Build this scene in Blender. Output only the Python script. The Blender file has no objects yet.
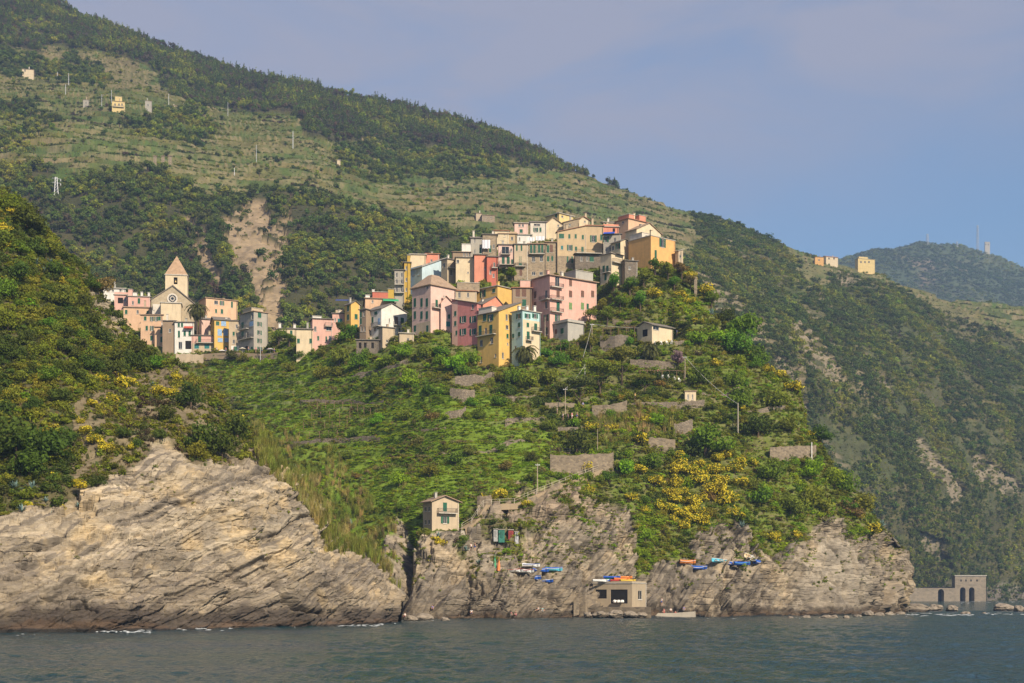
EXPOSURE = 0.45
SUN_STR = 4.9; SKY_STR = 0.088
SKY_CLOUD = .92; CLOUD_COL = (3.35, 3.25, 4.0); SKY_TINT = (.68, .82, 1.02)
HAZE = 0.00013
HAZE_COL = (.42, .62, 1.0, 1)
import bpy, bmesh, math, random
import numpy as np
from mathutils import Vector, Matrix
random.seed(7); rng = np.random.default_rng(11)
SC = bpy.context.scene; COL = SC.collection
# ------------------------------------------------------------------ camera
F = 1422.0; HOR = 594.0; CH = 5.0          # focal length in pixels, horizon row, eye height above the water
cam = bpy.data.cameras.new('camera'); camo = bpy.data.objects.new('camera', cam)
COL.objects.link(camo); SC.camera = camo
camo.location = (0, 0, CH); camo.rotation_euler = (math.radians(90), 0, 0)
cam.sensor_width = 36; cam.lens = F * 36 / 1024; cam.shift_y = (HOR - 341.5) / 1024
cam.clip_start = 0.5; cam.clip_end = 20000
def at(px, py, Y):
    return Vector(((px - 512) / F * Y, Y, CH + (HOR - py) / F * Y))
# ------------------------------------------------------------------ render look
SC.render.engine = 'CYCLES'
SC.view_settings.view_transform = 'Standard'; SC.view_settings.look = 'None'
SC.view_settings.gamma = 1; SC.view_settings.use_curve_mapping = False
SC.view_settings.exposure = EXPOSURE
cy = SC.cycles
cy.max_bounces = 5; cy.diffuse_bounces = 2; cy.glossy_bounces = 2; cy.transmission_bounces = 2
cy.volume_bounces = 0; cy.transparent_max_bounces = 4; cy.use_denoising = True
cy.caustics_reflective = False; cy.caustics_refractive = False
cy.volume_step_rate = 10
# ------------------------------------------------------------------ node helpers
class NT:
    def __init__(s, tree): s.t = tree; s.n = tree.nodes; s.l = tree.links
    def new(s, typ, **kw):
        n = s.n.new(typ)
        for k, v in kw.items(): setattr(n, k, v)
        return n
    def link(s, a, b): s.l.new(a, b)
    def val(s, sock, v):
        if isinstance(v, bpy.types.NodeSocket): s.l.new(v, sock)
        else: sock.default_value = v
    def noise(s, vec, scale, detail=3, rough=.55, dist=0):
        n = s.new('ShaderNodeTexNoise'); n.inputs['Scale'].default_value = scale
        n.inputs['Detail'].default_value = detail; n.inputs['Roughness'].default_value = rough
        n.inputs['Distortion'].default_value = dist
        if vec is not None: s.link(vec, n.inputs['Vector'])
        return n.outputs['Fac']
    def mixc(s, fac, a, b, mode='MIX'):
        m = s.new('ShaderNodeMix', data_type='RGBA', blend_type=mode)
        s.val(m.inputs[0], fac); s.val(m.inputs[6], a); s.val(m.inputs[7], b); return m.outputs[2]
    def math(s, op, a, b=0.0, clamp=False):
        m = s.new('ShaderNodeMath', operation=op); m.use_clamp = clamp
        s.val(m.inputs[0], a); s.val(m.inputs[1], b); return m.outputs[0]
    def ramp(s, fac, stops):
        r = s.new('ShaderNodeValToRGB'); e = r.color_ramp.elements
        while len(e) < len(stops): e.new(.5)
        for i, (p, c) in enumerate(stops):
            e[i].position = p; e[i].color = c if len(c) == 4 else (*c, 1)
        s.link(fac, r.inputs[0]); return r.outputs[0]
    def maprange(s, v, a, b, c, d):
        m = s.new('ShaderNodeMapRange'); s.val(m.inputs[0], v)
        for i, x in enumerate((a, b, c, d)): m.inputs[i + 1].default_value = x
        return m.outputs[0]
    def bump(s, h, strength, dist):
        b = s.new('ShaderNodeBump'); b.inputs['Strength'].default_value = strength
        b.inputs['Distance'].default_value = dist; s.link(h, b.inputs['Height']); return b.outputs[0]
    def coords(s, kind='Object', scale=(1, 1, 1), rot=(0, 0, 0)):
        c = s.new('ShaderNodeTexCoord'); m = s.new('ShaderNodeMapping')
        m.inputs['Scale'].default_value = scale; m.inputs['Rotation'].default_value = rot
        s.link(c.outputs[kind], m.inputs['Vector']); return m.outputs[0]
def c4(c): return (c[0], c[1], c[2], 1.0)
def new_mat(name):
    m = bpy.data.materials.new(name); m.use_nodes = True
    t = NT(m.node_tree); b = t.n['Principled BSDF']
    b.inputs['Specular IOR Level'].default_value = 0.25
    return m, t, b
# ------------------------------------------------------------------ world: sky with soft high cloud veil
SUN_EL = math.radians(34); SUN_AZ = math.radians(145)    # azimuth measured clockwise from +Y (view direction): to the right and behind the camera
sun_dir = Vector((math.sin(SUN_AZ) * math.cos(SUN_EL), math.cos(SUN_AZ) * math.cos(SUN_EL), math.sin(SUN_EL)))
W = bpy.data.worlds.new('World'); SC.world = W; W.use_nodes = True
t = NT(W.node_tree); bg = t.n['Background']
sky = t.new('ShaderNodeTexSky'); sky.sky_type = 'NISHITA'; sky.sun_disc = False
sky.sun_elevation = SUN_EL; sky.sun_rotation = SUN_AZ
sky.air_density = 1.4; sky.dust_density = 0.6; sky.ozone_density = 3.0
tc = t.new('ShaderNodeTexCoord')
mp = t.new('ShaderNodeMapping'); mp.inputs['Scale'].default_value = (2.2, 2.2, 7.0); mp.inputs['Rotation'].default_value = (0, math.radians(14), 0)
t.link(tc.outputs['Generated'], mp.inputs['Vector'])
n1 = t.noise(mp.outputs[0], 2.4, 5, .55, .5)
sp = t.new('ShaderNodeSeparateXYZ'); t.link(tc.outputs['Generated'], sp.inputs[0])
hz = t.maprange(t.math('SUBTRACT', sp.outputs[2], t.math('MULTIPLY', sp.outputs[0], .18)), .19, .31, 0, 1)
cl = t.math('MULTIPLY', hz, t.maprange(n1, .34, .62, .5, 1.15), True)
tint = t.mixc(1.0, sky.outputs[0], c4(SKY_TINT), 'MULTIPLY')
tint = t.mixc(t.math('MULTIPLY', cl, SKY_CLOUD), tint, c4(CLOUD_COL))
t.link(tint, bg.inputs[0]); bg.inputs[1].default_value = SKY_STR
sl = bpy.data.lights.new('sun', 'SUN'); so = bpy.data.objects.new('sun', sl); COL.objects.link(so)
sl.energy = SUN_STR; sl.angle = math.radians(.5); sl.color = (1.0, .86, .66)
so.rotation_euler = sun_dir.to_track_quat('Z', 'Y').to_euler(); so.location = (200, -200, 300)
# ------------------------------------------------------------------ numpy noise
_P = np.random.default_rng(3).permutation(256).astype(np.int32); _P = np.concatenate([_P, _P, _P])
_G = np.random.default_rng(5).normal(size=(256, 3)); _G /= np.linalg.norm(_G, axis=1)[:, None]
def perlin(x, y, z):
    xi = np.floor(x).astype(np.int64); yi = np.floor(y).astype(np.int64); zi = np.floor(z).astype(np.int64)
    xf = x - xi; yf = y - yi; zf = z - zi
    u = xf**3 * (xf * (xf * 6 - 15) + 10); v = yf**3 * (yf * (yf * 6 - 15) + 10); w = zf**3 * (zf * (zf * 6 - 15) + 10)
    r = 0
    for dx in (0, 1):
        for dy in (0, 1):
            for dz in (0, 1):
                h = _P[_P[_P[(xi + dx) & 255] + ((yi + dy) & 255)] + ((zi + dz) & 255)]
                g = _G[h]
                d = g[..., 0] * (xf - dx) + g[..., 1] * (yf - dy) + g[..., 2] * (zf - dz)
                r = r + d * (u if dx else 1 - u) * (v if dy else 1 - v) * (w if dz else 1 - w)
    return r * 1.4
def fbm(p, scale, octv=4, gain=.5, off=0.0):
    r = 0; a = 1.0; f = 1.0 / scale
    for k in range(octv):
        r = r + a * perlin(p[..., 0] * f + off + 17.3 * k, p[..., 1] * f - off + 9.1 * k, p[..., 2] * f + 3.7 * k); a *= gain; f *= 2.03
    return r
def ridged(p, scale, octv=4, gain=.5, off=0.0):
    r = 0; a = 1.0; f = 1.0 / scale
    for k in range(octv):
        r = r + a * (1 - 2.2 * np.abs(perlin(p[..., 0] * f + off + 7.3 * k, p[..., 1] * f + 5.1 * k, p[..., 2] * f - off))); a *= gain; f *= 2.1
    return r
def hash1(i): 
    return _P[(np.asarray(i).astype(np.int64)) & 255] / 255.0
def sstep(a, b, x):
    t = np.clip((x - a) / (b - a), 0, 1); return t * t * (3 - 2 * t)
def inpoly(px, py, poly):
    inside = np.zeros(px.shape, bool); n = len(poly)
    for i in range(n):
        x1, y1 = poly[i]; x2, y2 = poly[(i + 1) % n]
        if y1 == y2: continue
        c = ((y1 > py) != (y2 > py)) & (px < (x2 - x1) * (py - y1) / (y2 - y1) + x1)
        inside ^= c
    return inside
def tps(ctrl, lam=1e-3):
    c = np.array(ctrl, float); P = c[:, :2] / 100; n = len(c)
    def U(r2): return .5 * r2 * np.log(r2 + 1e-9)
    K = U(((P[:, None] - P[None])**2).sum(-1)) + lam * np.eye(n)
    A = np.zeros((n + 3, n + 3)); A[:n, :n] = K; A[:n, n] = 1; A[:n, n + 1:] = P; A[n, :n] = 1; A[n + 1:, :n] = P.T
    s = np.linalg.solve(A, np.concatenate([c[:, 2], [0, 0, 0]]))
    def f(px, py):
        sh = px.shape; q = np.stack([px.ravel(), py.ravel()], 1) / 100; out = np.empty(len(q))
        for i in range(0, len(q), 60000):
            b = q[i:i + 60000]
            out[i:i + 60000] = U(((b[:, None] - P[None])**2).sum(-1)) @ s[:n] + s[n] + b @ s[n + 1:]
        return out.reshape(sh)
    return f
# ------------------------------------------------------------------ object helpers
def link(o, parent=None):
    COL.objects.link(o)
    if parent is not None: o.parent = parent
    return o
def tag(o, label=None, cat=None, group=None, kind=None):
    if label: o['label'] = label
    if cat: o['category'] = cat
    if group: o['group'] = group
    if kind: o['kind'] = kind
    return o
def empty(name, loc, rz=0.0, label=None, cat=None, group=None):
    o = bpy.data.objects.new(name, None); o.empty_display_size = .2; o.location = loc; o.rotation_euler = (0, 0, rz)
    link(o); return tag(o, label, cat, group)
def np_mesh(name, verts, quads, mats, smooth=True, attrs=None, mat_idx=None):
    verts = np.asarray(verts, np.float32); quads = np.asarray(quads, np.int32); k = quads.shape[1]
    me = bpy.data.meshes.new(name)
    me.vertices.add(len(verts)); me.vertices.foreach_set('co', verts.ravel())
    me.loops.add(quads.size); me.loops.foreach_set('vertex_index', quads.ravel())
    me.polygons.add(len(quads)); me.polygons.foreach_set('loop_start', np.arange(0, quads.size, k, dtype=np.int32))
    if smooth: me.polygons.foreach_set('use_smooth', np.ones(len(quads), bool))
    for m in mats: me.materials.append(m)
    if mat_idx is not None: me.polygons.foreach_set('material_index', np.asarray(mat_idx, np.int32))
    for nm, (typ, dom, arr) in (attrs or {}).items():
        a = me.attributes.new(nm, typ, dom)
        a.data.foreach_set('color' if 'COLOR' in typ else 'value', np.asarray(arr, np.float32).ravel())
    me.update(calc_edges=True); me.validate()
    return me
class MB:
    """collects polygons, builds one mesh object"""
    def __init__(s): s.v = []; s.f = []; s.m = []
    def add(s, vs, fs, mi=0):
        o = len(s.v); s.v += [tuple(v) for v in vs]; s.f += [tuple(i + o for i in f) for f in fs]; s.m += [mi] * len(fs); return s
    def box(s, x0, x1, y0, y1, z0, z1, mi=0):
        vs = [(x0, y0, z0), (x1, y0, z0), (x1, y1, z0), (x0, y1, z0), (x0, y0, z1), (x1, y0, z1), (x1, y1, z1), (x0, y1, z1)]
        return s.add(vs, [(3, 2, 1, 0), (4, 5, 6, 7), (0, 1, 5, 4), (1, 2, 6, 5), (2, 3, 7, 6), (3, 0, 4, 7)], mi)
    def tube(s, pts, rad, seg=6, mi=0, caps=True):
        pts = [Vector(p) for p in pts]; rs = rad if isinstance(rad, (list, tuple)) else [rad] * len(pts)
        o = len(s.v); 
        for i, p in enumerate(pts):
            d = (pts[min(i + 1, len(pts) - 1)] - pts[max(i - 1, 0)]).normalized()
            a = d.orthogonal().normalized() if abs(d.z) > .99 else d.cross(Vector((0, 0, 1))).normalized(); b = d.cross(a)
            for k in range(seg):
                an = 2 * math.pi * k / seg; s.v.append(tuple(p + (a * math.cos(an) + b * math.sin(an)) * rs[i]))
        for i in range(len(pts) - 1):
            for k in range(seg):
                a0 = o + i * seg + k; a1 = o + i * seg + (k + 1) % seg
                s.f.append((a0, a1, a1 + seg, a0 + seg)); s.m.append(mi)
        if caps:
            s.f.append(tuple(o + k for k in range(seg))[::-1]); s.f.append(tuple(o + (len(pts) - 1) * seg + k for k in range(seg))); s.m += [mi, mi]
        return s
    def prism(s, poly, axis_vec, mi=0):
        """poly: list of 3D points, extruded by axis_vec"""
        n = len(poly); a = Vector(axis_vec); vs = [Vector(p) for p in poly] + [Vector(p) + a for p in poly]
        return s.add(vs, [tuple(range(n))[::-1], tuple(range(n, 2 * n))] + [(i, (i + 1) % n, n + (i + 1) % n, n + i) for i in range(n)], mi)
    def mesh(s, name, mats, smooth=False):
        me = bpy.data.meshes.new(name); me.from_pydata(s.v, [], s.f)
        for m in (mats if isinstance(mats, (list, tuple)) else [mats]): me.materials.append(m)
        if any(s.m): me.polygons.foreach_set('material_index', s.m)
        if smooth: me.polygons.foreach_set('use_smooth', [True] * len(s.f))
        bm = bmesh.new(); bm.from_mesh(me); bmesh.ops.recalc_face_normals(bm, faces=bm.faces); bm.to_mesh(me); bm.free()
        return me
    def build(s, name, mats, parent=None, smooth=False):
        return link(bpy.data.objects.new(name, s.mesh(name, mats, smooth)), parent)
def obj(name, me, parent=None, loc=None):
    o = bpy.data.objects.new(name, me); link(o, parent)
    if loc is not None: o.location = loc
    return o
def copy_tree(o, parent=None):
    c = o.copy(); COL.objects.link(c)
    if parent is not None: c.parent = parent
    for ch in list(o.children): copy_tree(ch, c)
    return c
# ================================================================== TERRAIN
class Terrain: pass
def make_terrain(name, px0, px1, dpx, top, basefn, dpy_rows, ctrl, lam, shape, backs, wrap=None, under=True):
    """A terrain sheet through surveyed points: ctrl is a list of (bearing px, elevation px, distance)."""
    T = Terrain(); T.name = name
    pxs = np.arange(px0, px1 + 1e-6, dpx); nc = len(pxs)
    tp = np.interp(pxs, [a for a, b in top], [b for a, b in top]); bt = basefn(pxs)
    rows = dpy_rows
    tt = np.linspace(0, 1, rows)[:, None]
    PX = np.repeat(pxs[None], rows, 0); PY = bt[None] * (1 - tt) + tp[None] * tt
    D = tps(ctrl, lam)(PX, PY)
    P = np.stack([(PX - 512) / F * D, D, CH + (HOR - PY) / F * D], -1)
    extra = []
    for (dY, dz) in backs:                       # the far side of the hill, out of the photograph's sight
        Yb = D[-1] + dY; q = np.stack([P[-1, :, 0] * Yb / D[-1], Yb, P[-1, :, 2] - dz], -1); extra.append(q)
    if extra:
        P = np.concatenate([P, np.stack(extra)], 0)
        PX = np.concatenate([PX, np.repeat(pxs[None], len(extra), 0)], 0); PY = np.concatenate([PY, np.repeat(tp[None], len(extra), 0)], 0)
    if wrap:
        cols = []
        for (dX, dY) in wrap:
            q = P[:, -1].copy(); q[:, 1] += dY; q[:, 0] += dX; cols.append(q)
        P = np.concatenate([P, np.stack(cols, 1)], 1)
        PX = np.concatenate([PX, np.repeat(PX[:, -1:], len(wrap), 1)], 1); PY = np.concatenate([PY, np.repeat(PY[:, -1:], len(wrap), 1)], 1)
    if under:
        q = P[0].copy(); q[:, 2] = -6; q[:, 1] -= 4
        P = np.concatenate([q[None], P], 0); PX = np.concatenate([PX[:1], PX], 0); PY = np.concatenate([PY[:1], PY], 0)
    T.under = 1 if under else 0
    T.PX, T.PY, T.pxs, T.tp, T.bt, T.rows, T.dpx, T.px0 = PX, PY, pxs, tp, bt, rows, dpx, px0
    # base normals
    du = np.gradient(P, axis=1); dv = np.gradient(P, axis=0)
    N = np.cross(du, dv); N /= np.linalg.norm(N, axis=-1)[..., None] + 1e-9
    T.P = P; T.N = N
    shape(T)                                      # masks, displacement, colours
    T.P = T.P.astype(np.float64)
    return T
def finish_terrain(T, mat):
    nr, nc = T.P.shape[:2]
    idx = np.arange(nr * nc).reshape(nr, nc)
    q = np.stack([idx[:-1, :-1], idx[:-1, 1:], idx[1:, 1:], idx[1:, :-1]], -1).reshape(-1, 4)
    col = np.concatenate([T.col, np.ones(T.col.shape[:2] + (1,))], -1)
    me = np_mesh(T.name, T.P.reshape(-1, 3), q, [mat], True, {'alb': ('FLOAT_COLOR', 'POINT', col), 'rock': ('FLOAT', 'POINT', T.rock)})
    o = obj(T.name, me); o['kind'] = 'structure'
    a = T.P; e1 = a[1:, 1:] - a[:-1, :-1]; e2 = a[1:, :-1] - a[:-1, 1:]
    T.area = .5 * np.linalg.norm(np.cross(e1, e2), axis=-1)
    return o
def locate(T, px, py, orig=False):
    """the ground point seen at that bearing and elevation"""
    c = (px - T.px0) / T.dpx; c = min(max(c, 0), len(T.pxs) - 1.001); i = int(c); fc = c - i
    b = T.bt[i] * (1 - fc) + T.bt[i + 1] * fc; tpv = T.tp[i] * (1 - fc) + T.tp[i + 1] * fc
    r = (py - b) / (tpv - b) * (T.rows - 1); r = min(max(r, 0), T.rows - 1.001); j = int(r); fr = r - j; j += T.under
    P = T.P0 if orig else T.P
    p = (P[j, i] * (1 - fc) + P[j, i + 1] * fc) * (1 - fr) + (P[j + 1, i] * (1 - fc) + P[j + 1, i + 1] * fc) * fr
    return Vector(p)
def carve(T, cx, cy_, th, A, B, zb, front=4.0, rise=0.0):
    """cut a level bench into the slope for a building"""
    ct, sn = math.cos(th), math.sin(th); dx = T.P0[..., 0] - cx; dy = T.P0[..., 1] - cy_
    lx = dx * ct + dy * sn; ly = -dx * sn + dy * ct
    near = (lx > -front - 6) & (lx < A + 7) & (ly > -front - 6) & (ly < B + .4)
    if not near.any(): return
    d = np.maximum(np.maximum(-lx - front, lx - A - 1), np.maximum(-ly - front, 0)); d = np.clip(d, 0, 99)
    cap = zb + d * 1.2 + .12 * d**3 + rise * np.clip(lx / A, 0, 1.5)
    T.P[..., 2] = np.where(near, np.minimum(T.P[..., 2], cap), T.P[..., 2])
    T.built = np.maximum(T.built, ((lx > -.3) & (lx < A + .3) & (ly > -.3) & (ly < B + .3)).astype(float))
def warped(T, amp, scale):
    wx = fbm(T.P, scale, 3, .55, 3.0) * amp; wy = fbm(T.P, scale, 3, .55, 31.0) * amp
    return T.PX + wx, T.PY + wy
def mixa(a, b, m): return a * (1 - m[..., None]) + b * m[..., None]
def lay(col, m, c): return mixa(col, np.array(c)[None, None], m)
def stepped(z, h, sharp):
    k = np.floor(z / h); f = z / h - k
    return (k + sstep(1 - sharp, 1, f)) * h
# ---------------------------------------------------------------- rock layering shared by the two sea cliffs
def strata(P, ax, thick, warp, off):
    """bedded rock: blocks that stand out by different amounts, in beds across the direction ax"""
    s = P @ np.array(ax) / np.linalg.norm(ax) + fbm(P, 14, 3, .5, off) * warp
    d = 0
    for k, (th, am) in enumerate(thick):
        i = np.floor(s / th); fr = s / th - i
        along = fbm(P, th * 6, 2, .5, off + 5 * k)
        blk = np.floor(along * 3 + i * .37)
        h = hash1(i * 13 + blk * 7 + 101 * k); h2 = hash1((i + 1) * 13 + blk * 7 + 101 * k)
        d = d + am * (h * (1 - sstep(.90, 1, fr)) + h2 * sstep(.90, 1, fr) - .5)
    return d, s
# ---------------------------------------------------------------- left hill
LH_top = [(-140, 140), (-60, 170), (0, 194), (15, 195), (30, 205), (42, 228), (60, 250), (80, 266), (92, 288), (102, 295), (110, 303), (118, 316), (127, 334), (150, 355), (170, 368), (188, 375), (203, 378), (216, 392), (232, 412), (245, 425), (262, 432), (275, 458), (295, 478), (310, 500), (325, 522), (350, 545), (375, 556), (388, 563), (396, 580), (400, 600)]
LHbY = ([-140, 0, 100, 200, 300, 360, 400], [170, 182, 187, 200, 215, 230, 246])
def LH_base(px): return HOR + 7110 * 1.25 / np.interp(px, *LHbY)
LH_ctrl = [(x, float(LH_base(np.array([x]))[0]), float(np.interp(x, *LHbY))) for x in (-140, -60, 0, 60, 120, 180, 240, 300, 350, 400)] + [
 (0, 610, 184), (100, 610, 189), (200, 608, 202), (300, 606, 217), (370, 605, 233),
 (-140, 540, 182), (0, 560, 190), (100, 555, 196), (200, 550, 209), (300, 550, 226), (380, 575, 247), (396, 595, 248),
 (-140, 470, 195), (0, 490, 203), (100, 480, 210), (200, 465, 222), (265, 465, 233), (320, 525, 240), (350, 548, 246),
 (0, 420, 222), (100, 405, 232), (180, 388, 246), (240, 430, 250), (205, 380, 256), (0, 350, 240), (80, 350, 248), (150, 360, 264),
 (0, 280, 258), (60, 290, 270), (110, 330, 276), (104, 292, 284), (0, 200, 286), (30, 212, 290), (60, 255, 286), (-140, 250, 250), (-140, 150, 280), (122, 310, 284)]
def lh_shape(T):
    P0 = T.P.copy(); px, py = warped(T, 7, 5)
    T.px, T.py = px, py
    rockpoly = [(-160, 515), (0, 515), (30, 508), (62, 502), (92, 490), (112, 478), (130, 468), (150, 452), (170, 446), (185, 462), (200, 466), (215, 458), (240, 466), (262, 452), (300, 470), (330, 500), (420, 540), (420, 700), (-160, 700)]
    outcrop = [(90, 284), (108, 290), (130, 330), (132, 346), (112, 341), (98, 326)]
    mixed = [(60, 480), (75, 405), (110, 375), (160, 368), (215, 378), (260, 430), (275, 470), (160, 470)]
    rock = inpoly(px, py, rockpoly).astype(float); oc = inpoly(px, py, outcrop).astype(float)
    mx = inpoly(px, py, mixed).astype(float) * (1 - rock)
    rk = np.maximum(rock, oc * .75)
    # soften
    for _ in range(22):
        rk[1:-1, 1:-1] = (rk[1:-1, 1:-1] * 2 + rk[:-2, 1:-1] + rk[2:, 1:-1] + rk[1:-1, :-2] + rk[1:-1, 2:]) / 6
    T.rock = np.clip(rk + .4 * mx, 0, 1); T.hard = rk
    d, s = strata(P0, (-.42, -.10, .9), [(4.2, 2.0), (1.5, 1.35), (.55, .6)], 1.3, 2.0)
    big = fbm(P0, 16, 4, .5, 8.0)
    crack = np.clip(ridged(P0 * np.array([1, 1, 1.3]), 9, 3, .5, 4.0) - 1.15, 0, 1)
    dr = d * 1.0 + big * 1.2 - 1.6 * crack + fbm(P0, 1.3, 3, .55) * .16
    dv = fbm(P0, 9, 4, .5) * 1.5
    amp = sstep(-1, 2, P0[..., 2]) * .7 + .3
    T.P = P0 + T.N * ((dr * amp) * T.rock + dv * (1 - T.rock) * .8)[..., None]
    # the long dark fissure low on the right of the cliff
    def fissure(pts, w, depth):
        best = np.full(px.shape, 1e9)
        for (x1, y1), (x2, y2) in zip(pts[:-1], pts[1:]):
            vx, vy = x2 - x1, y2 - y1; t_ = np.clip(((T.PX - x1) * vx + (T.PY - y1) * vy) / (vx * vx + vy * vy), 0, 1)
            best = np.minimum(best, np.hypot(T.PX - x1 - t_ * vx, T.PY - y1 - t_ * vy))
        m = np.exp(-(best / w)**2); T.P -= T.N * (m * depth)[..., None]
    fissure([(268, 588), (275, 584), (274, 592), (283, 599), (295, 608), (306, 612), (322, 614)], 2.2, 2.6)
    fissure([(255, 540), (275, 536), (292, 522), (300, 518)], 1.3, 1.2); fissure([(55, 592), (70, 582), (92, 586)], 1.6, 1.6)
    fissure([(185, 496), (215, 486), (235, 478)], 1.2, 1.2); fissure([(10, 545), (45, 547), (60, 540)], 1.2, 1.2); fissure([(40, 600), (80, 604), (95, 616)], 1.2, 1.2)
    # colours of the ground itself
    n1 = fbm(P0, 7, 4, .55, 1.0); n2 = fbm(P0, 2.2, 4, .6, 5.0)
    hs = hash1(np.floor(s / 1.25)); hs2 = hash1(np.floor(s / .45) + 40)
    c = np.zeros(T.P.shape); c[:] = (.10, .085, .04)
    c = lay(c, sstep(-.2, .5, n1), (.07, .085, .025)); c = lay(c, mx * .75, (.15, .115, .065)); 
    rc = np.zeros(T.P.shape); rc[:] = (.37, .315, .235)
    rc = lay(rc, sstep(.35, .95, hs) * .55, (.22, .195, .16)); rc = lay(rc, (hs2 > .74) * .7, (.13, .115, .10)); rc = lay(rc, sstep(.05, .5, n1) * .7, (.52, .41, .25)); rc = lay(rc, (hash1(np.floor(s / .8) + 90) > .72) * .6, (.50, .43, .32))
    rc = lay(rc, sstep(.1, .55, n2) * .5, (.19, .165, .135)); rc = lay(rc, sstep(.30, .8, -n1) * .55, (.24, .215, .185))
    z = P0[..., 2]; nz = n1 * 2.5 + n2 * 1.2
    rc = lay(rc, sstep(11, 5, z + nz * 1.6) * .45, (.16, .135, .11)); rc = lay(rc, sstep(4.0, 1.6, z + nz * .5), (.085, .07, .058)); rc = lay(rc, sstep(1.2, .5, z + nz * .25) * .7, (.13, .085, .055)); rc = lay(rc, sstep(.5, .1, z), (.03, .028, .026))
    rc = rc * np.array([.85, .825, .80]); T.col = np.clip(mixa(c, rc, np.maximum(rk, .2 * mx)), .01, .9)
# ---------------------------------------------------------------- headland
HL_top = [(60, 296), (100, 300), (130, 304), (160, 312), (200, 319), (240, 323), (262, 336), (300, 338), (340, 326), (370, 320), (400, 302), (420, 288), (450, 274), (480, 256), (510, 246), (545, 233), (575, 229), (610, 233), (640, 250), (670, 258), (684, 264), (693, 276), (702, 290), (714, 308), (735, 322), (742, 334), (757, 350), (770, 372), (796, 384), (801, 404), (807, 432), (821, 444), (831, 466), (845, 484), (860, 494), (873, 519), (886, 530), (899, 535), (905, 548), (908, 570)]
HLbY = ([60, 300, 400, 450, 500, 550, 600, 650, 700, 750, 800, 850, 908], [290, 272, 276, 284, 288, 293, 300, 306, 309, 314, 322, 335, 362])
def HL_base(px): return HOR + 7110 * 1.25 / np.interp(px, *HLbY)
HL_ctrl = [(x, float(HL_base(np.array([x]))[0]), float(np.interp(x, *HLbY))) for x in (60, 200, 300, 360, 400, 450, 500, 550, 600, 650, 700, 750, 800, 850, 880, 908)] + [
 (400, 585, 284), (450, 580, 291), (500, 585, 292), (550, 590, 297), (600, 600, 304), (650, 590, 311), (700, 585, 315), (750, 590, 319), (800, 590, 328), (860, 585, 344), (903, 580, 364),
 (440, 530, 302), (500, 558, 298), (520, 500, 313), (560, 490, 318), (600, 512, 320), (620, 565, 311), (660, 564, 317), (720, 568, 322), (720, 540, 328), (720, 500, 334), (800, 560, 333), (800, 520, 341), (860, 535, 354), (903, 552, 367),
 (450, 500, 318), (450, 450, 336), (450, 400, 355), (490, 366, 374), (440, 346, 381), (400, 342, 388), (350, 346, 400), (300, 352, 412), (250, 358, 426), (200, 360, 434), (150, 352, 440), (100, 345, 450), (120, 305, 466), (160, 315, 460), (200, 322, 452), (240, 326, 446),
 (350, 400, 380), (300, 400, 388), (250, 400, 398), (350, 450, 355), (300, 450, 362), (400, 500, 323), (350, 500, 335), (400, 550, 302), (330, 560, 310), (230, 460, 372), (240, 540, 320), (100, 480, 360),
 (550, 342, 384), (600, 325, 389), (560, 400, 356), (560, 450, 337), (640, 350, 378), (640, 400, 358), (640, 450, 342), (700, 350, 377), (700, 400, 361), (700, 450, 347), (740, 335, 386), (760, 400, 367), (800, 450, 357), (850, 500, 358), (798, 392, 376),
 (590, 285, 399), (650, 272, 403), (690, 285, 403), (540, 285, 408), (500, 290, 404), (440, 305, 400), (420, 300, 408), (560, 262, 422), (500, 265, 422), (620, 256, 416), (575, 236, 440), (500, 250, 438), (620, 240, 430), (430, 288, 416), (380, 315, 410), (330, 330, 412)]
HL_rock = [(380, 700), (384, 545), (402, 520), (412, 545), (425, 532), (470, 530), (478, 512), (505, 500), (520, 486), (560, 482), (585, 490), (612, 498), (630, 510), (636, 540), (641, 572), (655, 566), (668, 556), (690, 556), (690, 538), (720, 525), (745, 520), (750, 548), (775, 552), (790, 545), (820, 530), (832, 514), (846, 520), (852, 538), (872, 530), (920, 522), (930, 700)]
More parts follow.
